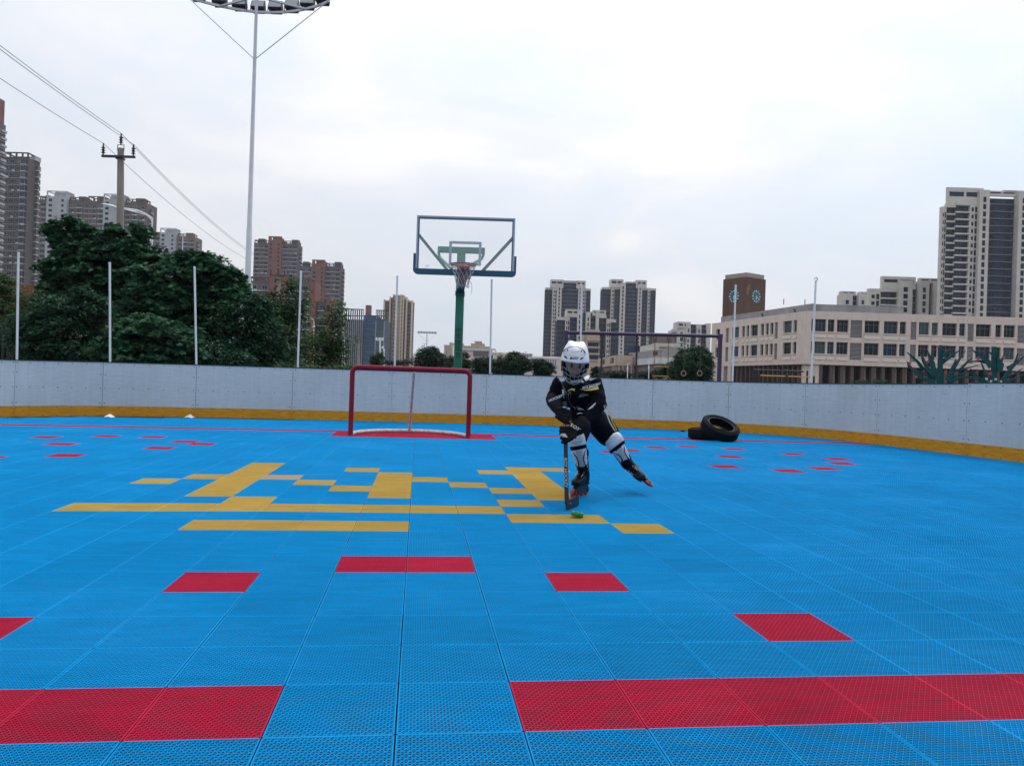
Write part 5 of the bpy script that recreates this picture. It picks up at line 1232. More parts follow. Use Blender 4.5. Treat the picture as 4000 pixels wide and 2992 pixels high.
# ------------------------------------------------------------------ trees and shrubs
def leaf_mat(name, col, tr=.32):
    M = bpy.data.materials.new(name); M.use_nodes = True; t = M.node_tree; b = t.nodes['Principled BSDF']
    g = N(t, 'ShaderNodeNewGeometry'); h = N(t, 'ShaderNodeHueSaturation'); h.inputs['Color'].default_value = (*col, 1)
    r = N(t, 'ShaderNodeMapRange'); r.inputs['To Min'].default_value = .6; r.inputs['To Max'].default_value = 1.45; t.links.new(g.outputs['Random Per Island'], r.inputs['Value']); t.links.new(r.outputs[0], h.inputs['Value'])
    r2_ = N(t, 'ShaderNodeMapRange'); r2_.inputs['To Min'].default_value = .48; r2_.inputs['To Max'].default_value = .525; t.links.new(g.outputs['Random Per Island'], r2_.inputs['Value']); t.links.new(r2_.outputs[0], h.inputs['Hue'])
    t.links.new(h.outputs[0], b.inputs['Base Color']); b.inputs['Roughness'].default_value = .5; b.inputs['Specular IOR Level'].default_value = .12
    tl = N(t, 'ShaderNodeBsdfTranslucent'); t.links.new(h.outputs[0], tl.inputs['Color']); ms = N(t, 'ShaderNodeMixShader'); ms.inputs[0].default_value = tr
    o = t.nodes['Material Output']; t.links.new(b.outputs[0], ms.inputs[1]); t.links.new(tl.outputs[0], ms.inputs[2]); t.links.new(ms.outputs[0], o.inputs['Surface'])
    return M
LEAF = {'maple': [leaf_mat('maple_leaf_deep', (.021,.07,.038)), leaf_mat('maple_leaf', (.034,.103,.052)), leaf_mat('maple_leaf_light', (.058,.15,.07))],
        'ever': [leaf_mat('evergreen_leaf_deep', (.018,.056,.033)), leaf_mat('evergreen_leaf', (.029,.085,.046)), leaf_mat('evergreen_leaf_light', (.05,.12,.058))],
        'fresh': [leaf_mat('fresh_leaf_deep', (.022,.06,.02)), leaf_mat('fresh_leaf', (.045,.10,.03)), leaf_mat('fresh_leaf_light', (.075,.14,.045))],
        'far': [leaf_mat('far_leaf_deep', (.017,.042,.028)), leaf_mat('far_leaf', (.030,.065,.038)), leaf_mat('far_leaf_light', (.05,.095,.05))]}
BARK = mat('bark', (.07,.058,.048), .9, var=.3, vscale=8, vstretch=(1,1,.3))
LOBE = np.array([(0,-.5),(.16,-.2),(.5,-.22),(.3,.06),(.42,.3),(.14,.22),(0,.55),(-.14,.22),(-.42,.3),(-.3,.06),(-.5,-.22),(-.16,-.2)])
KITE = np.array([(0,-.5),(.24,-.02),(0,.5),(-.24,-.02)])
OVAL = np.array([(0,-.5),(.2,-.2),(.19,.18),(0,.5),(-.19,.18),(-.2,-.2)])
def tree(name, label, cat, blobs, d, kind='maple', leaf=.13, clusters=260, per=60, spread=.5, shape=KITE, flat=.45, group=None, seed=1, trunk_r=.09, depth=1., droop=.35, twig=.0, trunk_px=None, limbs=26):
    r = np.random.RandomState(seed)
    if d > 50: spread *= .52; leaf *= .72; clusters = int(clusters*1.8); per = int(per*.85)
    pxc = trunk_px or blobs[0][0]; base = ground_at(pxc, d)
    t = thing(name, label, cat, base, 0, group)
    E = []
    for bl in blobs:
        px, py, rx, rz = bl[:4]; dd = bl[4] if len(bl) > 4 else 0
        c = at(px, py+rz*.06, d+dd); k = (d+dd)/FOC*(.90 if d < 50 else .97); E.append((np.array(c-base), rx*k, rz*k, max(rx,rz)*k*depth*.8))
    vol = np.array([e[1]*e[2] for e in E]); vol = vol**.72; vol = vol/vol.sum()
    Rx_, Fy_ = np.array(_Rx), np.array(_Fy); cen = []; nrm = []
    for _ in range(clusters):
        i = r.choice(len(E), p=vol); c, a, b, dp = E[i]
        q = r.normal(size=3); q /= np.linalg.norm(q); q *= r.uniform(.30,1)**.45
        lump = 1+.10*math.sin(q[0]*7+i*2.1+seed)+.08*math.sin(q[2]*9+q[1]*5+i)
        cen.append(c+(Rx_*q[0]*a+Fy_*q[1]*dp+np.array((0,0,1))*q[2]*b)*lump); nrm.append(Rx_*q[0]+Fy_*q[1]+np.array((0,0,1))*q[2])
    cen = np.array(cen); nrm = np.array(nrm)
    keep = cen[:,2] > .25; cen, nrm = cen[keep], nrm[keep]
    nC = len(cen); K = len(shape)
    ci = np.repeat(np.arange(nC), per); n = len(ci)
    szc = spread*r.uniform(.55,1.3,nC)
    off = r.normal(size=(n,3)); off /= np.linalg.norm(off,axis=1)[:,None]; off *= (r.uniform(0,1,n)**.5)[:,None]
    off *= szc[ci][:,None]; off[:,2] *= flat
    hd = np.hypot(off[:,0],off[:,1]); off[:,2] -= droop*hd*hd/np.maximum(szc[ci],.01)*.6
    P = cen[ci]+off+nrm[ci]*szc[ci][:,None]*.25
    # leaf frames: normals near vertical, tipped outward, leaf pointing outward and down
    up = np.tile(np.array((0,0,1.)),(n,1))+r.normal(scale=.42,size=(n,3))+nrm[ci]*.35; up /= np.linalg.norm(up,axis=1)[:,None]
    fw = off+nrm[ci]*.5*szc[ci][:,None]+r.normal(scale=.25,size=(n,3))*szc[ci][:,None]; fw[:,2] -= .35*szc[ci]
    fw -= up*(fw*up).sum(1)[:,None]; fw /= np.linalg.norm(fw,axis=1)[:,None]+1e-9
    sd_ = np.cross(fw, up)
    L = leaf*r.uniform(.6,1.25,n)
    V = P[:,None,:]+(sd_[:,None,:]*shape[None,:,0,None]+fw[:,None,:]*shape[None,:,1,None])*L[:,None,None]
    V -= up[:,None,:]*(np.abs(shape[None,:,0,None])**1.5*.5)*L[:,None,None]
    me = bpy.data.meshes.new('crown'); me.vertices.add(n*K); me.vertices.foreach_set('co', V.astype(np.float32).reshape(-1))
    me.loops.add(n*K); me.loops.foreach_set('vertex_index', np.arange(n*K,dtype=np.int32)); me.polygons.add(n)
    me.polygons.foreach_set('loop_start', np.arange(0,n*K,K,dtype=np.int32)); me.polygons.foreach_set('loop_total', np.full(n,K,np.int32))
    tone = r.choice(3, nC, p=(.35,.45,.20)); lt = tone[ci]; me.polygons.foreach_set('material_index', lt.astype(np.int32))
    for m_ in LEAF[kind]: me.materials.append(m_)
    me.update(calc_edges=True)
    link_mesh('crown', me, t)
    mb = MB(); top = max(e[0][2]+e[2]*.4 for e in E); ctr = np.mean([e[0] for e in E],axis=0)
    rr = random.Random(seed)
    tk = [Vector((0,0,0)), Vector((ctr[0]*.25,ctr[1]*.25,top*.3)), Vector((ctr[0]*.6,ctr[1]*.6,top*.6)), Vector((ctr[0],ctr[1],top*.92))]
    mb.tube(tk, [trunk_r,trunk_r*.8,trunk_r*.5,trunk_r*.12], 9)
    for j in r.choice(nC, min(limbs,nC), replace=False):
        e = Vector(cen[j]); f = min(.85,max(.15,(e.z/top)*.62)); a = tk[0].lerp(tk[2], min(1,f/.6)) if f < .6 else tk[2].lerp(tk[3],(f-.6)/.4)
        m_ = a.lerp(e,.5)+Vector((0,0,.12*(e-a).length*.6)); mb.tube([a,m_,e], [trunk_r*.42,trunk_r*.24,trunk_r*.07], 6)
    mb.build('trunk', BARK, t, smooth=True)
    return t
LT = 'trees behind the left boards'
tree('maple_tree', 'tallest dark maple with a long branch reaching left, in front of the utility pole', 'maple tree', [(430,1045,155,120),(330,990,85,62),(520,1000,115,75),(250,965,34,34),(208,890,18,22),(228,915,18,26),(300,1130,140,110),(470,1160,150,120),(552,900,18,40),(272,872,12,40),(345,905,20,34),(450,915,20,40),(205,1045,42,26),(225,1180,70,60)], 22, 'maple', .15, 900, 42, .27, LOBE, .35, LT, 3, .12, trunk_px=420)
tree('maple_tree', 'wide dark maple left of the floodlight mast, behind the third white post', 'maple tree', [(680,1130,170,125),(800,1060,90,75),(885,1080,45,45),(620,1250,170,130),(780,1220,120,110),(740,1020,70,40),(895,1130,60,70)], 19.5, 'maple', .145, 740, 42, .26, LOBE, .34, LT, 5, .10)
tree('maple_sapling', 'low spreading maple close behind the boards between two white posts', 'maple tree', [(600,1290,170,60),(690,1330,90,50),(520,1350,120,60),(600,1380,200,50)], 17, 'maple', .15, 320, 36, .26, LOBE, .28, LT, 8, .06)
tree('evergreen_shrub', 'dense dark evergreen shrub beside the far left post', 'shrub', [(250,1270,150,130),(150,1310,90,110),(330,1200,80,70),(280,1380,190,70)], 17.5, 'ever', .10, 560, 46, .22, OVAL, .7, LT, 11, .06, droop=.1)
tree('evergreen_shrub', 'evergreen shrub wrapping the foot of the floodlight mast', 'shrub', [(950,1260,120,110),(1010,1220,60,70),(880,1310,110,90),(1040,1330,90,90),(960,1390,160,60),(965,1175,26,22)], 19, 'ever', .10, 540, 44, .22, OVAL, .7, LT, 12, .06, droop=.1)
tree('wispy_tree', 'thin wispy green tree in front of the red brown flats, beside the fourth white post', 'young tree', [(1110,1290,60,130),(1150,1200,45,75),(1135,1110,22,40),(1085,1210,32,60),(1160,1360,100,70),(1060,1180,20,36)], 21, 'fresh', .10, 260, 30, .34, OVAL, .8, LT, 14, .045, droop=.2)
tree('wispy_tree', 'sparse leafy tree at the right end of the left row, beside the dark office block', 'young tree', [(1285,1310,45,100),(1250,1360,70,70),(1315,1220,26,50),(1330,1340,30,60),(1300,1420,70,30)], 22, 'fresh', .10, 200, 28, .34, OVAL, .8, LT, 15, .04, droop=.2)
tree('light_tree', 'light green tree cut by the left edge of the photo', 'tree', [(0,1160,55,110),(30,1230,42,90),(-60,1150,80,120)], 24, 'fresh', .10, 170, 60, .36, OVAL, .5, LT, 17, .07)
tree('olive_bush', 'yellowish olive bush between the light tree and the evergreen shrub', 'shrub', [(110,1230,55,80),(150,1180,40,50),(80,1290,60,70)], 21, 'fresh', .09, 110, 44, .30, OVAL, .6, LT, 18, .05)
for i,(px,py,rx,rz,lb) in enumerate(((1180,1455,110,26,'low weedy bush along the boards beneath the wispy tree'),(1330,1452,60,24,'low weedy bush along the boards left of the goal'))):
    tree('low_bush', lb, 'bush', [(px,py,rx,rz)], 17.5+i, 'fresh', .085, 60, 34, .22, OVAL, .6, 'low bushes along the boards', 30+i, .02, limbs=8)
BT = 'background trees beyond the court'
tree('round_tree', 'small dark tree in front of the office block, over the goal corner', 'tree', [(r4(760,1400)[0],r4(760,1390)[1],24,20),(r4(740,1450)[0],r4(740,1450)[1],24,16)], 95, 'far', .34, 80, 40, .8, KITE, .6, BT, 41, .14, limbs=10)
tree('round_tree', 'dark bushy tree left of the green hoop post', 'tree', [(c4(290,1420)[0],c4(290,1400)[1],54,34),(c4(250,1450)[0],c4(250,1440)[1],40,26),(c4(320,1350)[0],c4(320,1355)[1],26,16),(c4(390,1440)[0],c4(390,1440)[1],28,30)], 75, 'far', .30, 190, 44, .8, KITE, .6, BT, 42, .16, limbs=14)
tree('round_tree', 'dark tree directly behind the green hoop post', 'tree', [(c4(620,1460)[0],c4(620,1450)[1],24,34),(c4(480,1450)[0],c4(480,1450)[1],24,24),(c4(640,1500)[0],c4(640,1500)[1],28,26)], 78, 'far', .30, 110, 44, .75, KITE, .6, BT, 43, .14, limbs=10)
tree('round_tree', 'round green tree left of the post under the backboard corner', 'tree', [(c4(800,1500)[0],c4(800,1490)[1],40,28),(c4(760,1450)[0],c4(760,1450)[1],22,18),(c4(860,1490)[0],c4(860,1480)[1],26,24)], 62, 'far', .26, 150, 44, .62, KITE, .6, BT, 44, .12, limbs=12)
tree('round_tree', 'largest round green tree in front of the pink school wing', 'tree', [(c4(1060,1480)[0],c4(1060,1470)[1],66,42),(c4(1100,1410)[0],c4(1100,1415)[1],36,20),(c4(960,1500)[0],c4(960,1500)[1],40,24),(c4(1150,1490)[0],c4(1150,1480)[1],34,34)], 58, 'far', .25, 240, 46, .62, KITE, .6, BT, 45, .13, limbs=14)
tree('round_tree', 'round green tree next to the white helmet', 'tree', [(c4(1320,1510)[0],c4(1320,1495)[1],42,28),(c4(1300,1460)[0],c4(1300,1465)[1],24,14),(c4(1380,1520)[0],c4(1380,1515)[1],34,22)], 60, 'far', .25, 150, 46, .6, KITE, .6, BT, 46, .12, limbs=12)
tree('palm_like_tree', 'small spiky tree right of the helmet in front of the slim clock tower', 'tree', [(c5(778,1095)[0],c5(778,1090)[1],17,10),(c5(778,1140)[0],c5(778,1140)[1],15,14)], 70, 'far', .42, 44, 30, .55, KITE, .5, BT, 47, .09, limbs=8)
tree('round_tree', 'big dark round tree between the chain ladder and the pink school', 'tree', [(c5(1800,1020)[0],c5(1800,1030)[1],80,60),(c5(1900,980)[0],c5(1900,975)[1],46,36),(c5(1650,1100)[0],c5(1650,1090)[1],60,36),(c5(1880,900)[0],c5(1880,905)[1],34,18),(c5(1780,960)[0],c5(1780,960)[1],50,30),(c5(1940,1100)[0],c5(1940,1110)[1],28,46)], 52, 'ever', .24, 430, 50, .62, KITE, .6, BT, 48, .16, limbs=18)
tree('low_hedge', 'low hedge in front of the tan hall', 'hedge', [(c5(900,1140)[0],c5(900,1140)[1],36,12),(c5(1010,1130)[0],c5(1010,1140)[1],34,14),(c5(1080,1140)[0],c5(1080,1145)[1],30,12)], 66, 'far', .22, 90, 40, .5, KITE, .6, 'low hedges by the halls', 49, .05, limbs=8)
tree('low_hedge', 'low hedge in front of the large grey hall', 'hedge', [(c5(1280,1130)[0],c5(1280,1140)[1],40,12),(c5(1380,1140)[0],c5(1380,1148)[1],36,14),(c5(1460,1110)[0],c5(1460,1120)[1],26,20)], 64, 'far', .22, 90, 40, .5, KITE, .6, 'low hedges by the halls', 50, .05, limbs=8)
tree('low_hedge', 'strip of shrubs under the yellow tower behind the goal', 'hedge', [(r4(980,1480)[0],r4(980,1475)[1],32,8),(r4(1150,1490)[0],r4(1150,1485)[1],30,8),(r4(1330,1480)[0],r4(1330,1475)[1],36,12)], 90, 'far', .26, 80, 36, .5, KITE, .6, 'low hedges by the halls', 51, .05, limbs=8)
tree('low_hedge', 'low shrubs at the foot of the school piers', 'hedge', [(c7(120,1530)[0],c7(120,1540)[1],34,6),(c7(270,1530)[0],c7(270,1535)[1],26,10)], 100, 'far', .22, 50, 30, .45, KITE, .6, 'low hedges by the halls', 52, .04, limbs=6)
tree('evergreen_shrub', 'dark shrub filling the gap under the wide maple, beside the third white post', 'shrub', [(830,1400,110,70),(770,1420,60,50),(900,1420,70,50)], 18, 'ever', .10, 200, 60, .28, OVAL, .7, LT, 21, .05, droop=.1)
tree('evergreen_shrub', 'dark shrub behind the railing fence at the far left', 'shrub', [(20,1370,90,70),(-40,1340,70,90),(90,1400,60,50)], 20, 'ever', .10, 170, 60, .30, OVAL, .7, LT, 22, .05, droop=.1)
# dark railing behind the far left boards
FEN = mat('fence_black', (.014,.015,.018), .5)
o_ = ground_at(25, 18.5); fn = thing('railing_fence', 'dark metal railing fence behind the far left boards', 'fence', o_, YAW)
z1 = at(30, 1262, 18.5).z
for k in range(-14, 4):
    x = k*.12; MB().box(x-.018,x+.018,-.018,.018,0,z1).build('picket', FEN, fn)
for z in (.3, z1-.25): MB().box(-14*.12,3*.12,-.025,.025,z,z+.05).build('rail', FEN, fn)
# low red roofed hut and a low house behind the left trees
RTILE = mat('roof_tile_red', (.20,.06,.035), .8, var=.2, vscale=3)
B = Bld('house', 'low house with a red tiled roof glimpsed behind the olive bush', 'house', 130, 60)
z0 = B.Z(130, 1260); z1 = B.Z(130, 1118); B.box('wall', -4, 4, 0, 6, 0, z0, W_CR); MB().prism([(-4.4,z0),(4.4,z0),(3.2,z1),(-3.2,z1)], -.4, 6.4).build('roof', RTILE, B.t)
B.window(-1.5, z0-2, 1.2, 1.3, 0); B.window(1.5, z0-2, 1.2, 1.3, 0); B.done()

# ------------------------------------------------------------------ skater
D0 = 5.64
def K(px, py, dd=0.): return at(px, py, D0+dd)
BLKF = mat('jersey_black', (.0035,.0042,.0075), .85, spec=.10, var=.25, vscale=14, bump=.002, bscale=60)
BLKP = mat('pants_black', (.003,.0038,.007), .75, spec=.12, var=.2, vscale=12, bump=.002, bscale=50)
BLKG = mat('glove_black', (.0042,.005,.0085), .65, spec=.15, var=.2, vscale=20, bump=.001, bscale=120)
BOOT = mat('boot_black', (.005,.006,.009), .4, spec=.25)
WHT = mat('helmet_white', (.72,.74,.77), .28, spec=.5, coat=.3)
PADW = mat('pad_white', (.68,.70,.73), .5, var=.12, vscale=16, bump=.001, bscale=60)
PADG = mat('pad_grey', (.42,.45,.49), .5)
GOLD = mat('trim_gold', (.50,.40,.09), .5); WTRIM = mat('trim_white', (.46,.47,.48), .6); GTRIM = mat('trim_and_shading_grey', (.09,.10,.115), .6)
SKIN = mat('skin', (.36,.20,.14), .55, spec=.3)
WHEELR = mat('wheel_red', (.34,.03,.03), .35); HUB = mat('wheel_hub', (.02,.02,.024), .4); STEEL = mat('cage_steel', (.20,.215,.235), .4, metal=.3)
VENT = mat('vent_black', (.012,.013,.016), .7); NAVY = mat('lettering_navy', (.02,.045,.08), .5); EYE = mat('eye_dark', (.012,.01,.01), .2); LIP = mat('lip', (.26,.10,.09), .5)
person = thing('person', 'young roller hockey skater in black kit and white caged helmet, one leg pushed back', 'person', K(2262,1940).xy.to_3d())
PO = person.location.copy()
def loft(mb, rings, n=16, hint=None, mi=0):
    """rings: (centre, half width along the hint direction, half depth)"""
    C_ = [Vector(r[0]) for r in rings]; k = len(C_); H = Vector(hint) if hint is not None else _Rx; vs = []
    for i in range(k):
        t = (C_[min(i+1,k-1)]-C_[max(i-1,0)]).normalized(); a = H-t*H.dot(t)
        if a.length < .15: a = _Z-t*_Z.dot(t)
        a.normalize(); b = t.cross(a)
        for j in range(n):
            an = 2*pi*j/n; c, s = math.cos(an), math.sin(an)
            vs.append(C_[i]+a*rings[i][1]*c+b*rings[i][2]*s)
    fs = [(i*n+j,i*n+(j+1)%n,(i+1)*n+(j+1)%n,(i+1)*n+j) for i in range(k-1) for j in range(n)]
    # rounded ends
    for e, i, sg in ((0,0,-1),(1,k-1,1)):
        t = (C_[min(i+1,k-1)]-C_[max(i-1,0)]).normalized()*sg; r_ = min(rings[i][1],rings[i][2]); m = len(vs)
        for j in range(n): vs.append(C_[i]+(vs[i*n+j]-C_[i])*.62+t*r_*.42)
        vs.append(C_[i]+t*r_*.58)
        for j in range(n):
            fs.append((i*n+j,i*n+(j+1)%n,m+(j+1)%n,m+j)); fs.append((m+j,m+(j+1)%n,m+n))
    mb.add(vs, fs, mi); return mb
def fuse(name, mb, m_, parent, vox=.008, smooth=4, wr=0., wscale=14.):
    """one continuous skin from overlapping lofts: voxel remesh, smoothing, cloth folds"""
    mb2 = MB(); mb2.v = [tuple(Vector(v)-PO) for v in mb.v]; mb2.f = mb.f; mb2.m = [0]*len(mb.f)
    o = mb2.build(name, m_, parent)
    md = o.modifiers.new('r','REMESH'); md.mode = 'VOXEL'; md.voxel_size = vox; md.use_smooth_shade = True
    sm = o.modifiers.new('s','SMOOTH'); sm.iterations = smooth; sm.factor = .5
    bake(o)
    if not o.data.materials: o.data.materials.append(m_)
    if wr:
        me = o.data
        for v in me.vertices:
            p = v.co; f = noise.noise(p*wscale)*.6+noise.noise(Vector((p.x*wscale*.7,p.y*wscale*.7,p.z*wscale*2.3))+Vector((5,3,1)))*.6
            v.co = p+v.normal*wr*f
        me.update()
    o.data.polygons.foreach_set('use_smooth', [True]*len(o.data.polygons)); return o
# joints
NECK, CHEST, BELLY, PELV = K(2252,1486,-.27), K(2258,1535,-.22), K(2278,1592,-.08), K(2296,1628,.05)
SHR, ELR, WRR = K(2323,1500,-.22), K(2338,1580,-.30), K(2266,1664,-.40)          # arm on the picture's right
SHL, ELL, WRL = K(2190,1494,-.24), K(2160,1555,-.20), K(2192,1603,-.34)
HIPR, KNR, ANR = K(2332,1640,.06), K(2401,1730,.12), K(2455,1822,.30)
HIPL, KNL, ANL = K(2276,1640,.02), K(2254,1722,-.10), K(2268,1862,.02)
HEAD = K(2246,1409,-.36)
HANDR, HANDL = K(2206,1700,-.45), K(2212,1616,-.40)
def gpx(px, py): u, v = uv(px, py); d = -CAM.z/(v+PITCH); q = CAM+(_F+_Rx*u+_U*v)*d; q.z = 0; return q
fA, fB = gpx(2241,1946), gpx(2283,1934.5); xf = (fA-fB).normalized(); mid = (fA+fB)/2
zu = (KNL-mid); zu = (zu-xf*zu.dot(xf)).normalized(); zu = (zu*.8+_Z*.2); zu = (zu-xf*zu.dot(xf)).normalized()
MXL = Matrix((xf, zu.cross(xf), zu)).transposed().to_4x4(); MXL.translation = mid+_Z*.002
ANL = MXL @ Vector((-.045,0,.165))
tipR = K(2530,1875,.36)
zu = (ANR-tipR).normalized(); xf = (-_Fy*.86-_Z*.22+_Rx*.12); xf = (xf-zu*xf.dot(zu)).normalized()
MXR = Matrix((xf, zu.cross(xf), zu)).transposed().to_4x4(); MXR.translation = tipR
# body: one continuous figure
b = MB()
loft(b, [(PELV,.085,.07),(BELLY,.08,.065),(CHEST,.10,.07),(NECK-Vector((0,0,.04)),.06,.045),(NECK+Vector((0,0,.01)),.036,.036),(HEAD-Vector((0,0,.06)),.034,.036)])
for a_, c_, d_, h_ in ((SHR,ELR,WRR,HANDR),(SHL,ELL,WRL,HANDL)):
    loft(b, [(CHEST.lerp(a_,.55)+Vector((0,0,.0)),.034,.034),(a_-Vector((0,0,.006)),.030,.030),(a_.lerp(c_,.5),.030,.030),(c_,.028,.028),(c_.lerp(d_,.5),.027,.027),(d_,.022,.022),(d_.lerp(h_,.7),.026,.018)])
for a_, c_, d_ in ((HIPR,KNR,ANR),(HIPL,KNL,ANL)):
    loft(b, [(PELV.lerp(a_,.6),.06,.06),(a_,.062,.062),(a_.lerp(c_,.5),.054,.056),(c_,.042,.045),(c_.lerp(d_,.35),.042,.044),(d_,.028,.03)])
# head with a face: tilted down towards the puck
hf = (-_Fy*.93-_Z*.33-_Rx*.03).normalized(); hr = (_Rx*.998-_Z*.05); hr = (hr-hf*hr.dot(hf)).normalized(); hu = hr.cross(hf)*-1
if hu.z < 0: hu = -hu
HM = Matrix((hr, -hf, hu)).transposed().to_4x4(); HM.translation = HEAD     # local: x right in the picture, -y out of the face, z up
def HL(x, y, z): return HM @ Vector((x,y,z))
hb = MB(); vs = []; n, k = 26, 18
for i in range(k+1):
    ph = -pi/2+pi*i/k
    for j in range(n):
        th = 2*pi*j/n; x, y, z = math.cos(ph)*math.cos(th), math.cos(ph)*math.sin(th), math.sin(ph)
        X, Y, Z_ = x*.077, y*.090, z*.112
        if z < 0: X *= 1+z*.28; Y *= 1+z*.12 if y > 0 else 1-z*.02
        if y < 0:
            Y -= .018*math.exp(-((x/.16)**2+((z+.10)/.17)**2))*1.0            # nose
            Y += .010*(math.exp(-(((x-.38)/.18)**2+((z-.12)/.12)**2))+math.exp(-(((x+.38)/.18)**2+((z-.12)/.12)**2)))   # eye sockets
            Y -= .006*math.exp(-((x/.3)**2+((z+.42)/.10)**2)); Y -= .006*math.exp(-((x/.25)**2+((z+.75)/.15)**2)); Y -= .005*math.exp(-((z-.26)/.08)**2)*(abs(x) < .6)
        vs.append(HL(X,Y,Z_))
hb.add(vs, [(i*n+j,i*n+(j+1)%n,(i+1)*n+(j+1)%n,(i+1)*n+j) for i in range(k) for j in range(n)])
b.merge(hb)
for s in (-1,1):
    b.add([HL(s*.070,-.005+.012*math.cos(a)*1.0,.0+.024*math.sin(a)) for a in np.linspace(0,2*pi,9)[:-1]]+[HL(s*.084,.006+.012*math.cos(a),.002+.024*math.sin(a)) for a in np.linspace(0,2*pi,9)[:-1]], [tuple(range(8)),tuple(range(15,7,-1))]+[(j,(j+1)%8,8+(j+1)%8,8+j) for j in range(8)])
body = fuse('body', b, SKIN, person, .0055, 3)
def sub(mb, name, m_, parent=None, **k):
    mb.v = [tuple(Vector(v)-PO) for v in mb.v]; return mb.build(name, m_, parent or person, **k)
for s in (-1,1):
    mb = MB(); mb.lathe([(.0,-.008),(.008,-.004),(.010,0),(.008,.004),(0,.008)], 10, HM @ Matrix.Translation((s*.028,-.079,.013)) @ Matrix.Scale(1.3,4,Vector((1,0,0)))); sub(mb, 'eye', EYE, smooth=True)
    mb = MB(); mb.tube([HL(s*(.014+.007*q),-.085+.0016*q*q,.030+.003*math.sin(q*.9)) for q in range(5)], .0028, 5); sub(mb, 'eyebrow', EYE, smooth=True)
mb = MB(); mb.tube([HL(x,-.093+abs(x)*.25,-.047-.003*math.cos(x*90)) for x in np.linspace(-.022,.022,7)], [.001,.0034,.0042,.0038,.0042,.0034,.001], 6); sub(mb, 'mouth', LIP, smooth=True)
# clothing
j = MB()
loft(j, [(PELV+Vector((0,0,.0)),.122,.098),(BELLY,.118,.098),(CHEST.lerp(BELLY,.4),.124,.102),(CHEST,.132,.10),(NECK-Vector((0,0,.05)),.118,.085),(NECK-Vector((0,0,.012)),.075,.066)], 20)
loft(j, [(CHEST.lerp(SHR,.6)+Vector((0,0,.02)),.06,.062),(SHR,.066,.066),(SHR.lerp(ELR,.5),.062,.064),(ELR,.060,.062),(ELR.lerp(WRR,.45),.052,.054),(ELR.lerp(WRR,.75),.042,.044)])
loft(j, [(CHEST.lerp(SHL,.6)+Vector((0,0,.02)),.06,.062),(SHL,.062,.064),(SHL.lerp(ELL,.5),.056,.058),(ELL,.054,.056),(ELL.lerp(WRL,.6),.044,.046)])
loft(j, [(K(2172,1480,-.22),.018,.02),(K(2166,1490,-.22),.018,.02)])
jersey = fuse('jersey', j, BLKF, person, .0075, 4, .010, 15)
p_ = MB()
loft(p_, [(BELLY+Vector((0,0,-.01)),.112,.094),(PELV,.13,.108),(PELV+Vector((0,0,-.05)),.125,.11)], 20)
loft(p_, [(PELV.lerp(HIPR,.7),.085,.10),(HIPR.lerp(KNR,.25),.098,.104),(HIPR.lerp(KNR,.55)+_Fy*.01,.092,.094),(HIPR.lerp(KNR,.78)+_Fy*.035-_Rx*.012,.084,.080)], 18)
loft(p_, [(PELV.lerp(HIPL,.7),.085,.10),(HIPL.lerp(KNL,.3),.082,.095),(HIPL.lerp(KNL,.65),.076,.085),(HIPL.lerp(KNL,.95)+_Fy*.015,.070,.074)], 18)
pants = fuse('pants', p_, BLKP, person, .0075, 3, .009, 13)
# socks / under layer on the shins
so = MB(); loft(so, [(KNR.lerp(ANR,-.05)+_Fy*.015,.058,.06),(KNR.lerp(ANR,.35)+_Fy*.02,.054,.058),(KNR.lerp(ANR,.95)+_Fy*.01,.042,.046)])
fuse('sock', so, BLKP, person, .0075, 3, .002)
so = MB(); loft(so, [(KNL.lerp(ANL,-.05)+_Fy*.02,.060,.062),(KNL.lerp(ANL,.4)+_Fy*.03+_Rx*.008,.056,.06),(KNL.lerp(ANL,.95)+_Fy*.02,.044,.048)])
loft(so, [(K(2288,1757,.03),.022,.026),(K(2290,1778,.03),.02,.026)])
fuse('sock', so, BLKP, person, .0075, 3, .002)
# collar
co = MB(); loft(co, [(NECK+Vector((0,0,-.030))-_Fy*.014,.066,.062),(NECK+Vector((0,0,-.008))-_Fy*.004,.052,.050)], 18)
fuse('collar', co, PADG, person, .006, 3)
co = MB(); loft(co, [(K(2270,1494,-.30),.010,.016),(K(2287,1480,-.255),.024,.012),(K(2300,1470,-.21),.010,.012)]); fuse('neck_guard', co, PADW, person, .006, 2)
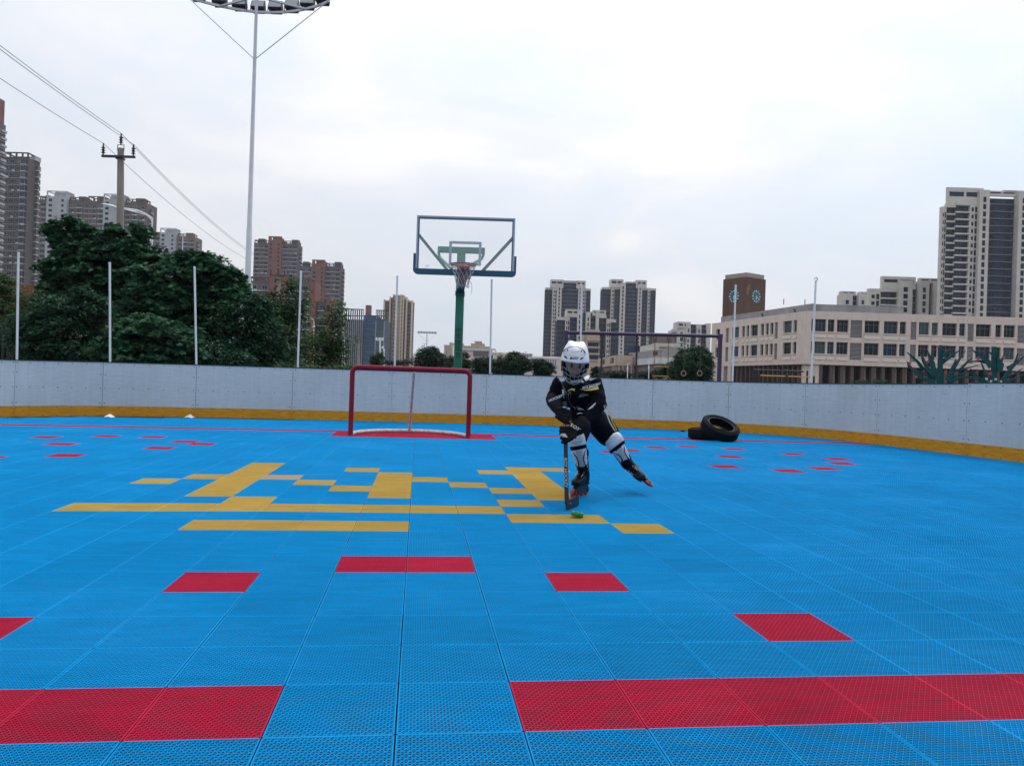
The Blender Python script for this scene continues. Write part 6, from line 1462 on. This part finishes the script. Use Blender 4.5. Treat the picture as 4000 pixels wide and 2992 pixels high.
# knee pads, straps, shin guards
def front(p, q, f): return p.lerp(q, f)
fwdL = (-_Fy*.97-_Rx*.10).normalized(); fwdR = (-_Fy*.9-_Rx*.05+_Z*.15).normalized()
def leg_guard(Kn, An, fw, wk, ws, names):
    ax = (An-Kn).normalized(); L = (An-Kn).length; sd = ax.cross(fw).normalized(); 
    def ring_shell(mb, spans, th=.010, arc=1.15, n=13):
        rows = []
        for (f, w, off) in spans:
            c = Kn+ax*L*f; rows.append([(c+sd*w*math.sin(a)+fw*(w*.95*math.cos(a)+off), (sd*math.sin(a)+fw*math.cos(a))) for a in np.linspace(-arc,arc,n)])
        vs = [p for r in rows for p,_ in r]+[p-nn*th for r in rows for p,nn in r]; m = len(rows)*n; fs = []
        for i in range(len(rows)-1):
            for q in range(n-1): fs += [(i*n+q,i*n+q+1,(i+1)*n+q+1,(i+1)*n+q),(m+i*n+q,m+(i+1)*n+q,m+(i+1)*n+q+1,m+i*n+q+1)]
        for i in range(len(rows)-1):
            fs += [(i*n,(i+1)*n,m+(i+1)*n,m+i*n),(i*n+n-1,m+i*n+n-1,m+(i+1)*n+n-1,(i+1)*n+n-1)]
        e = len(rows)-1
        for q in range(n-1): fs += [(q,m+q,m+q+1,q+1),(e*n+q,e*n+q+1,m+e*n+q+1,m+e*n+q)]
        mb.add(vs, fs)
    k = MB(); ring_shell(k, [(-.30,wk*.72,.0),(-.22,wk*.90,.008),(-.08,wk,.014),(.06,wk*1.0,.012),(.14,wk*.95,.004)], .012, 1.35)
    kp = sub(k, 'knee_pad', PADW, smooth=True)
    s_ = MB(); ring_shell(s_, [(.125,wk*.97,.006),(.235,wk*.95,.006)], .010, 2.2); sub(s_, 'strap', BLKP, smooth=True)
    g = MB(); ring_shell(g, [(.24,ws*1.05,.004),(.32,ws*1.02,.010),(.5,ws*.92,.012),(.68,ws*.78,.012),(.82,ws*.72,.008),(.90,ws*.60,.004)], .012, 1.25)
    sg = sub(g, 'shin_guard', PADW, smooth=True)
    # raised grey centre plate and the two dark curved grooves
    c = MB(); ring_shell(c, [(.26,ws*1.07,.008),(.40,ws*1.0,.014),(.55,ws*.90,.017),(.72,ws*.78,.015),(.86,ws*.70,.009)], .004, .42, 9); sub(c, 'centre_plate', PADG, sg, smooth=True)
    for s in (-1,1):
        w_ = MB(); pts = []
        for f in np.linspace(.28,.80,12):
            a = s*(.42+.62*((f-.56)/.26)**2*.75); w = ws*(1.04-.42*(f-.28)); c0 = Kn+ax*L*f; off = .013-.03*abs(f-.55); pts.append(c0+sd*(w*math.sin(a))+fw*(w*.95*math.cos(a)+off+.002))
        w_.tube(pts, [.002]+[.0045]*10+[.002], 6); sub(w_, 'groove', VENT, sg, smooth=True)
        q_ = MB()
        for f in (.40,.50,.60):
            c0 = Kn+ax*L*f; w = ws*(1.02-.3*(f-.28)); pts = [c0+sd*(w*math.sin(s*a))+fw*(w*.95*math.cos(a)+.009) for a in (.80,.95,1.1)]; q_.tube(pts, .005, 5)
        sub(q_, 'side_rib', GOLD if False else WTRIM, sg, smooth=True)
    return kp, sg, sd, ax, L
kpL, sgL, sdL, axL, LL_ = leg_guard(KNL, ANL, fwdL, .064, .056, 'L')
kpR, sgR, sdR, axR, LR_ = leg_guard(KNR, ANR, fwdR, .074, .056, 'R')
# skates
def skate(Mx, knee):
    root = empty('skate', (0,0,0), 0, person); root.matrix_local = Matrix.Translation(-PO) @ Mx
    bo = MB(); X = lambda *a: Vector(a)
    an = X(-.045,0,.165); kd = (Mx.inverted() @ knee-an).normalized(); tp = an+kd*.105; m1 = an+kd*.055
    loft(bo, [(tp,.047,.043),(m1,.046,.043),(an+kd*.01,.048,.045),(X(-.05,0,.118),.050,.044)], 16, X(1,0,0))
    loft(bo, [(X(-.085,0,.128),.034,.034),(X(-.02,0,.140),.040,.042),(X(.04,0,.132),.042,.036),(X(.085,0,.122),.040,.028),(X(.112,0,.116),.030,.022)], 16, X(0,1,0))
    bo.box(-.105,.105,-.034,.034,.090,.104)
    o = bo.build('boot', BOOT, root); md = o.modifiers.new('r','REMESH'); md.mode='VOXEL'; md.voxel_size=.006; md.use_smooth_shade=True; s_=o.modifiers.new('s','SMOOTH'); s_.iterations=5; bake(o); o.data.polygons.foreach_set('use_smooth',[True]*len(o.data.polygons))
    tb = MB(); sx = (X(1,0,0)-kd*kd.x).normalized(); sy = kd.cross(sx); tb.tube([tp+kd*.012+sx*.043*math.cos(a)+sy*.040*math.sin(a) for a in np.linspace(0,2*pi,21)[:-1]], .008, 6, closed=True); tb.build('cuff_rim', BLKG, root, smooth=True)
    la = MB()
    for q in range(6):
        f = q/5; x = .052-.078*f; z = .165+.095*f**1.4; x2 = x+.003
        la.tube([(x2,-.020,z-.004),(x2+.008,0,z+.004),(x2,.020,z-.004)], .0028, 5)
    la.build('laces', BLKF, root)
    ey = MB()
    for q in range(6):
        f = q/5; x = .054-.078*f; z = .163+.095*f**1.4
        for s in (-1,1): ey.lathe([(0,.004),(.0045,.003),(.005,0)], 7, Matrix.Translation((x,s*.025,z)) @ Matrix.Rotation(.6,4,'Y'))
    ey.build('eyelets', WTRIM, root)
    fr = MB()
    for s in (-1,1): fr.prism([(-.13,.030),(-.085,.062),(-.05,.030),(.05,.030),(.085,.062),(.13,.030),(.135,.046),(.075,.092),(-.095,.092),(-.135,.046)], s*.0155-.002, s*.0155+.002)
    fr.box(-.09,.08,-.016,.016,.080,.0895); fr.build('wheel_frame', HUB, root)
    for x in (-.114,-.038,.038,.114):
        M4 = Matrix.Translation((x,0,.0375)) @ Matrix.Rotation(pi/2,4,'X')
        w = MB().lathe([(.018,-.011),(.029,-.0115),(.034,-.008),(.0372,-.003),(.0375,0),(.0372,.003),(.034,.008),(.029,.0115),(.018,.011)], 24, M4, close=True).build('wheel', WHEELR, root, smooth=True)
        MB().lathe([(.0,-.018),(.008,-.018),(.0085,-.0125),(.019,-.0105),(.019,.0105),(.0085,.0125),(.008,.018),(0,.018)], 16, M4).build('hub', HUB, w, smooth=True)
    return root
skate(MXL, KNL); skate(MXR, KNR)
# helmet
hs = MB(); n, k = 48, 20; vs = []
def shell(th, f, off=0.):
    """th: 0 right, -pi/2 the brow; f: 0 rim .. 1 crown"""
    ph = f*pi/2; x, y = math.cos(th), math.sin(th); front_ = max(0,-y)
    rx, ry, rz = .096+off, .118+off, .112+off
    z0 = .022-.050*max(0,y)**1.2-.030*(1-abs(y))**1.5
    c = math.cos(ph)**.56; X, Y, Z_ = rx*x*c, ry*y*c, z0+(rz-(z0-.02))*math.sin(ph)**1.05
    rid = .009*(math.exp(-((abs(X)-.046)/.016)**2))*min(1,f*2.2)*(1-.3*front_)
    gr = -.006*math.exp(-(X/.022)**2)*min(1,max(0,f*1.6-.35))
    Z_ += (rid+gr)*math.sin(ph); X += (rid)*x*math.cos(ph); Y += rid*y*math.cos(ph)
    if f < .30: e = (1-f/.30); X *= 1+.05*e; Y *= 1+(.075*e if y < 0 else .03*e)       # flared lower band
    if y < -.3: Y -= .006*math.exp(-((f-.62)/.12)**2)*math.exp(-(X/.045)**2)          # raised brow oval
    return X, Y, Z_
for i in range(k+1):
    for j_ in range(n): vs.append(HL(*shell(2*pi*j_/n, i/k)))
hs.add(vs, [(i*n+j_,i*n+(j_+1)%n,(i+1)*n+(j_+1)%n,(i+1)*n+j_) for i in range(k) for j_ in range(n)])
hs.v = [tuple(Vector(v)-PO) for v in hs.v]; helmet = hs.build('helmet', WHT, person, smooth=False); helmet.data.polygons.foreach_set('use_smooth',[True]*len(helmet.data.polygons))
md = helmet.modifiers.new('t','SOLIDIFY'); md.thickness = .009; md.offset = -1; bake(helmet); helmet.data.polygons.foreach_set('use_smooth',[True]*len(helmet.data.polygons))
BV = {}
def project(name, vs, fs, origin, xd, yd, target, m_, parent, lift=.0018, flip=1):
    """lay flat artwork on a curved surface"""
    key = target.name
    if key not in BV:
        me = target.data; BV[key] = BVHTree.FromPolygons([v.co+PO for v in me.vertices], [tuple(p.vertices) for p in me.polygons])
    nrm = xd.cross(yd).normalized(); out = []
    for (x, y, *_) in vs:
        p = origin+xd*x+yd*y; h = BV[key].ray_cast(p+nrm*.15, -nrm, .4)
        out.append((h[0]+(nrm*.6+h[1]*.4)*lift if h[0] else p))
    mb = MB(); mb.add(out, fs); return sub(mb, name, m_, parent, fix=False)
def ptext(s, size, origin, xd, yd, target, m_, parent, **k):
    vs, fs = text_data(s, size, bold=k.pop('bold',.0), shear=k.pop('shear',.25), xscale=k.pop('xscale',1.3)); return project('lettering', vs, fs, origin, xd, yd, target, m_, parent, **k)
def pstrip(name, pts, widths, origin, xd, yd, target, m_, parent, **k):
    """tapered band along 2d points"""
    P = [Vector((*p,0)) for p in pts]; Q = []
    for a, c in zip(P[:-1], P[1:]): Q += [a.lerp(c, t/6) for t in range(6)]
    Q.append(P[-1]); W_ = np.interp(np.linspace(0,1,len(Q)), np.linspace(0,1,len(widths)), widths); vs = []
    for i, q in enumerate(Q):
        t = (Q[min(i+1,len(Q)-1)]-Q[max(0,i-1)]).normalized(); nn = Vector((-t.y,t.x,0))*W_[i]; vs += [tuple(q+nn), tuple(q), tuple(q-nn)]
    fs = []
    for i in range(len(Q)-1): fs += [(3*i,3*i+1,3*i+4,3*i+3),(3*i+1,3*i+2,3*i+5,3*i+4)]
    return project(name, vs, fs, origin, xd, yd, target, m_, parent, **k)
RX2, RU2 = CR.copy(), CU.copy()          # picture right / up at the skater
s_ = (D0-.36)/FOC
def hpx(x, y): return ((x/8.275+2130), (y/8.275+1320))
hz_ = crop(2130,1320,1/8.275); bzc = crop(2130,1460,.13896); kzc = crop(2130,1620,.13896)
def on(px, py, dd): return K(px, py, dd)
def art(pts, cx, cy, sc): return [((x-cx)*sc, -(y-cy)*sc) for x, y in pts]
hsc = s_/8.275
def hstrip(name, pts, w, m_, **k): c = (900,500); return pstrip(name, art(pts,*c,hsc), [q*hsc for q in w], K(*hz_(*c),-.5), RX2, RU2, helmet, m_, helmet, **k)
hstrip('vent_groove', [(600,440),(680,360),(800,295),(920,275),(1060,290),(1180,350),(1260,430),(1300,500)], [5,16,9,7,7,9,18,22], VENT if False else GTRIM)
hstrip('vent_slot', [(600,440),(650,395),(680,360)], [4,16,5], VENT); hstrip('vent_slot', [(1250,430),(1275,465),(1302,510)], [5,18,5], VENT)
hstrip('vent_slot', [(735,370),(750,425)], [18,10], VENT); hstrip('vent_slot', [(1180,410),(1150,465)], [18,10], VENT)
hstrip('vent_slot', [(630,560),(680,610),(735,662)], [6,30,8], VENT); hstrip('vent_slot', [(1115,698),(1170,660),(1240,615)], [8,28,6], VENT)
hstrip('brow_line', [(790,400),(850,450),(950,472),(1050,458),(1115,415)], [3,9,9,8,3], PADG); hstrip('brow_line', [(530,500),(760,545),(1000,560),(1250,552),(1380,535)], [3,5,5,5,3], PADG); hstrip('brow_line', [(760,580),(1095,612)], [5,5], PADG)
ptext('ROY', 100*hsc, K(*hz_(928,662),-.5), (RX2*.997-RU2*.05).normalized(), (RU2*.997+RX2*.05).normalized(), helmet, NAVY, helmet, bold=.0012)
# ear guards, clips and cage
for s in (-1,1):
    mb = MB(); mb.add([HL(s*.090,.03*c_-.004,-.03+.055*q) for c_,q in ((-1,1),(1,1),(1,-.3),(.3,-1),(-.6,-.7))]+[HL(s*.080,.03*c_-.004,-.03+.055*q) for c_,q in ((-1,1),(1,1),(1,-.3),(.3,-1),(-.6,-.7))], [(0,1,2,3,4),(9,8,7,6,5)]+[(q,(q+1)%5,5+(q+1)%5,5+q) for q in range(5)]); sub(mb, 'ear_guard', BLKG, helmet)
    mb = MB(); c_ = HL(s*.088,-.05,.004); mb.bar(c_, HL(s*.088,-.05,-.03), .014, .02); sub(mb, 'cage_clip', HUB, helmet)
    mb = MB(); mb.bar(HL(s*.028,-.131,.020), HL(s*.028,-.127,-.012), .012, .012); sub(mb, 'cage_clip', HUB, helmet)
cg = MB()
def cagep(a, z): 
    w = .092*(1-.42*max(0,(-z-.03)/.11)**1.8); dp = .124-.030*max(0,(-z-.06)/.08)**2
    return HL(w*math.sin(a), -.012-dp*.92*math.cos(a)*(1-.0*a), z)
AM = 1.25
for z, r_ in ((.012,.0026),(-.028,.002),(-.062,.002),(-.093,.002),(-.118,.0022),(-.128,.0026)): cg.tube([cagep(a, z-.016*(1-abs(a)/AM) if z < .0 else z) for a in np.linspace(-AM,AM,23)], r_, 6)
for a in (-1.2,-.72,-.36,-.0+.0,.36,.72,1.2): cg.tube([cagep(a, z-.016*(1-abs(a)/AM)*(1 if z < 0 else 0)) for z in np.linspace(.012,-.126,9)], .002 if abs(a) < 1 else .0026, 6)
lp = MB(); loft(lp, [(HL(0,.035,-.125),.062,.06),(HL(0,.03,-.09),.080,.075),(HL(0,.02,-.03),.089,.088),(HL(0,.02,.03),.088,.090)], 20, hr); fuse('helmet_liner', lp, BLKG, helmet, .006, 2)
sub(cg, 'face_cage', STEEL, helmet, smooth=True)
# jersey artwork and painted elbow shading
jsc = (D0-.28)/FOC*.13896
def jstrip(name, pts, w, m_, target=None, crop_=None, dd=-.5, parent=None, **k): cx, cy = pts[0]; return pstrip(name, art(pts,cx,cy,jsc), [q*jsc for q in w], K(*(crop_ or bzc)(cx,cy),dd), RX2, RU2, target or jersey, m_, parent or target or jersey, **k)
jstrip('shoulder_stripe', [(1040,438),(1200,465),(1380,448),(1560,395)], [3,12,26,44], GOLD); jstrip('shoulder_stripe', [(1165,418),(1300,402),(1440,368),(1555,325)], [3,9,12,14], WTRIM)
def jtext(s, size, px, py, ang, m_, target, crop_=None, **k):
    a = math.radians(ang); return ptext(s, size*jsc, K(*(crop_ or bzc)(px,py),-.6), RX2*math.cos(a)+RU2*math.sin(a), RU2*math.cos(a)-RX2*math.sin(a), target, m_, target, **k)
jtext('ROY HOCKEY', 78, 1295, 340, 14, WTRIM, jersey, xscale=1.0, bold=.0009)
jstrip('chest_swoosh', [(690,500),(740,460),(800,442),(878,460)], [4,12,24,34], GOLD); jstrip('chest_swoosh', [(775,515),(735,530),(712,590),(715,700),(760,830),(850,980)], [8,16,14,9,7,4], GTRIM)
jstrip('chest_swoosh', [(765,530),(770,600),(780,690)], [10,6,3], GTRIM); jstrip('side_piping', [(480,180),(560,350),(640,520),(700,640)], [5,9,8,4], GTRIM); jstrip('side_piping', [(545,350),(600,520),(650,640),(680,800)], [6,14,9,4], GTRIM)
jstrip('elbow_shading', [(1000,680),(1060,630),(1160,605),(1290,615)], [10,46,34,8], GTRIM); jstrip('cuff_trim', [(1250,1025),(1360,950),(1465,845)], [6,24,10], PADG); jstrip('cuff_trim', [(950,960),(1000,975),(1090,1025)], [50,40,6], GTRIM); jstrip('hem_trim', [(890,1135),(950,1105),(1040,1108)], [5,12,5], PADG)  # elbow strip: paler shading over the pad, painted on the sleeve
jstrip('side_trim', [(548,450),(560,560),(590,700)], [14,26,12], WTRIM)
psc = (D0+.02)/FOC*.13896
for off, m_, w in ((0,WTRIM,15),(70,GOLD,12)): pstrip('side_stripe', art([(1650+off*.5,880),(1712+off,1080),(1800+off,1320),(1870+off,1440),(1935+off*.6,1540)],1650,880,psc), [q*psc for q in (6,w,w,w,w*.8)], K(*bzc(1650,880),-.5), RX2, RU2, pants, m_, pants)
# hockey gloves: padded cuff, back roll, four fingers and a thumb wrapped round the shaft
ST0, ST1 = K(2207,1596,-.41), gpx(2213,1992); ST1.z = .045                                # shaft top / heel
def shaft_at(py): f = (py-1596)/(1992-1596); return ST0.lerp(ST1, f)
sdir = (ST1-ST0).normalized()
def glove(elb, wr, pyc, from_side, label, cuff_r, cuffpts):
    c = shaft_at(pyc); mb = MB(); side = (_Rx*from_side); back = (-_Fy)
    palm = c+side*.034-_Fy*.012
    loft(mb, [(wr.lerp(palm,.15),.034,.030),(wr.lerp(palm,.55),.040,.032),(palm,.042,.030)], 14, sdir)
    for q in range(4):                                                                  # fingers stacked down the shaft
        o = sdir*(-.036+.024*q); L_ = (.92,1.0,.97,.82)[q]; r_ = .0128
        pts = [palm+o+side*.012-_Fy*.016, c+o-_Fy*.034+side*.014, c+o-_Fy*.034-side*.018*L_, c+o-_Fy*.012-side*.036*L_, c+o+_Fy*.016-side*.030*L_, c+o+_Fy*.026-side*.006]
        loft(mb, [(p,r_*(1.05-.05*i),r_*(1.05-.05*i)) for i,p in enumerate(pts)], 10, sdir)
    th = [palm+sdir*.03+_Fy*.01, c+sdir*.046+side*.022-_Fy*.028, c+sdir*.058-side*.004-_Fy*.030, c+sdir*.064-side*.028-_Fy*.022]
    loft(mb, [(th[0],.017,.017),(th[1],.0155,.0155),(th[2],.014,.014),(th[3],.0115,.0115)], 10, sdir)
    for q in range(3): o = sdir*(-.030+.026*q); loft(mb, [(palm+o+side*.004-_Fy*.030,.014,.011),(palm+o+side*.034-_Fy*.026,.013,.010)], 8, sdir)
    loft(mb, cuffpts, 14, cuff_r)
    return fuse('glove', mb, BLKG, person, .0045, 3)
gR = glove(ELR, WRR, 1700, 1, 'lower', sdir, [(K(2236,1684,-.43),.046,.036),(K(2254,1672,-.42),.054,.044),(K(2274,1658,-.40),.060,.050),(K(2284,1650,-.385),.058,.048)])
gL = glove(ELL, WRL, 1618, -1, 'upper', sdir, [(K(2192,1606,-.38),.042,.036),(K(2176,1588,-.34),.050,.044),(K(2162,1568,-.29),.054,.050),(K(2157,1557,-.26),.052,.048)])
jtext('ROY', 118, 872, 1528, -33, WTRIM, gR, xscale=1.2, bold=.0012)
jtext('HOCKEY', 86, 285, 690, 22, GTRIM if False else PADG, gL, xscale=1.15, bold=.001)
jstrip('thumb_patch', [(410,600),(470,575),(540,580),(610,630)], [8,40,46,10], WTRIM, gR, kzc); jstrip('thumb_patch', [(500,950),(580,945),(640,970),(695,1000)], [6,18,36,16], PADG, gL, bzc)
jtext('ROY', 44, 510, 605, -20, NAVY, gR, kzc, xscale=1.1)
ptext('HOCKEY', 62*jsc, K(*kzc(900,775),-.6), RX2*.98+RU2*.17, RU2*.98-RX2*.17, kpL, NAVY, kpL, xscale=1.1)

# ------------------------------------------------------------------ stick and puck
STK = mat('stick_carbon', (.012,.018,.028), .4, spec=.3); STY = mat('stick_yellow', (.55,.28,.03), .4)
stick = thing('hockey_stick', 'black hockey stick with a yellow and white upper shaft, held in both gloves', 'hockey stick', gpx(2213,1992))
SO = stick.location.copy()
def ssub(mb, name, m_, parent=None, **k): mb.v = [tuple(Vector(v)-SO) for v in mb.v]; return mb.build(name, m_, parent or stick, **k)
top = ST0-sdir*.05
mb = MB(); mb.bar(top, ST1+sdir*.0, .028, .019, _Fy); shf = ssub(mb, 'shaft', STK)
md = shf.modifiers.new('b','BEVEL'); md.width = .004; md.segments = 2
fx = sdir.cross(_Fy).normalized(); fx = fx if fx.dot(_Rx) > 0 else -fx; fn_ = (-_Fy-sdir*(-_Fy).dot(sdir)).normalized()
def sface(f0, f1, u0_, u1_, m_, nm, lift):
    a, c = shaft_at(f0), shaft_at(f1); mb = MB()
    mb.add([a+fx*u0_+fn_*lift, a+fx*u1_+fn_*lift, c+fx*u1_+fn_*lift, c+fx*u0_+fn_*lift], [(0,1,2,3)]); return ssub(mb, nm, m_, shf, fix=False)
sface(1636,1668,-.0115,.0115,STY,'yellow_band',.0103); sface(1668,1730,-.0115,-.002,STY,'yellow_band',.0103); sface(1640,1740,.006,.0115,WTRIM,'white_stripe',.0106); sface(1608,1640,-.0115,.0115,WTRIM,'white_band',.0103)
a_ = shaft_at(1865)
vs, fs = text_data('ROY HOCKEY', .030, shear=.15, xscale=1.05)
ysd = sdir*1.0; M4 = Matrix((ysd, fx, fn_)).transposed().to_4x4(); M4.translation = a_+fn_*.0105-fx*.004
mb = MB(); mb.add([M4 @ Vector(v) for v in vs], fs); ssub(mb, 'lettering', WTRIM, shf, fix=False)
heel, toe = gpx(2214,1995), gpx(2266,1976); bd = (toe-heel).normalized(); nn = Vector((-bd.y,bd.x,0)); bl = (toe-heel).length
bld = MB(); n = 14; vs = []
for i in range(n+1):
    f = i/n; cx = heel-bd*.012+bd*(bl+.012)*f; curve = nn*(.012*f**2.2); zb = .003+.010*max(0,f-.8)**2*25*.3+.008*max(0,.12-f)/.12; zt_ = .060+.014*math.sin(f*pi)+.006*f-.012*max(0,f-.9)/.1
    for (o_, z) in ((-.0035,zb),(.0035,zb),(.0035,zt_),(-.0035,zt_)): p = cx-curve*-1*1.0+nn*o_; vs.append((p.x,p.y,z))
bld.add(vs, [(i*4+q,i*4+(q+1)%4,(i+1)*4+(q+1)%4,(i+1)*4+q) for i in range(n) for q in range(4)]+[(0,1,2,3),(n*4+3,n*4+2,n*4+1,n*4)])
hk = MB(); loft(hk, [(ST1-sdir*.10,.014,.0098),(ST1-sdir*.04,.0145,.008),(ST1+bd*.012,.018,.005),(heel+bd*.03+Vector((0,0,.036)),.024,.004)], 10, _Rx)
bl_o = ssub(bld, 'blade', STK, smooth=False); ssub(hk, 'hosel', STK, smooth=True)
PUCK = mat('puck_green', (.006,.16,.03), .45)
pk = gpx(2261,2025); puck = thing('puck', 'green roller hockey puck just in front of the stick blade', 'puck', (pk.x-.004,pk.y+.03,.021)); puck.rotation_euler = (math.radians(-3), math.radians(8), YAW)
MB().lathe([(.026,-.007),(.027,-.0125),(.036,-.0125),(.0385,-.009),(.0385,.009),(.036,.0125),(.029,.0125),(.027,.008),(.010,.007),(0,.007)], 40, close=False).build('disc', PUCK, puck, smooth=True)
for q in range(8):
    a = 2*pi*q/8; MB().lathe([(.0035,.012),(.003,.0155),(0,.0165)], 8, Matrix.Translation((.0325*math.cos(a),.0325*math.sin(a),0))).build('stud', mat('puck_stud', (.30,.52,.34), .4), puck, smooth=True)
bpy.context.view_layer.update()

# ------------------------------------------------------------------ thin haze over the town
hz_m = bpy.data.materials.new('haze_air'); hz_m.use_nodes = True; ht = hz_m.node_tree; ht.nodes.clear()
pv = N(ht, 'ShaderNodeVolumePrincipled', Density=.00013, Anisotropy=.1); pv.inputs['Color'].default_value = (.93,.95,1,1)
ho = N(ht, 'ShaderNodeOutputMaterial'); ht.links.new(pv.outputs[0], ho.inputs['Volume'])
tag(MB().box(-900,900,-60,900,-1.05,150).build('haze', hz_m), kind='stuff')
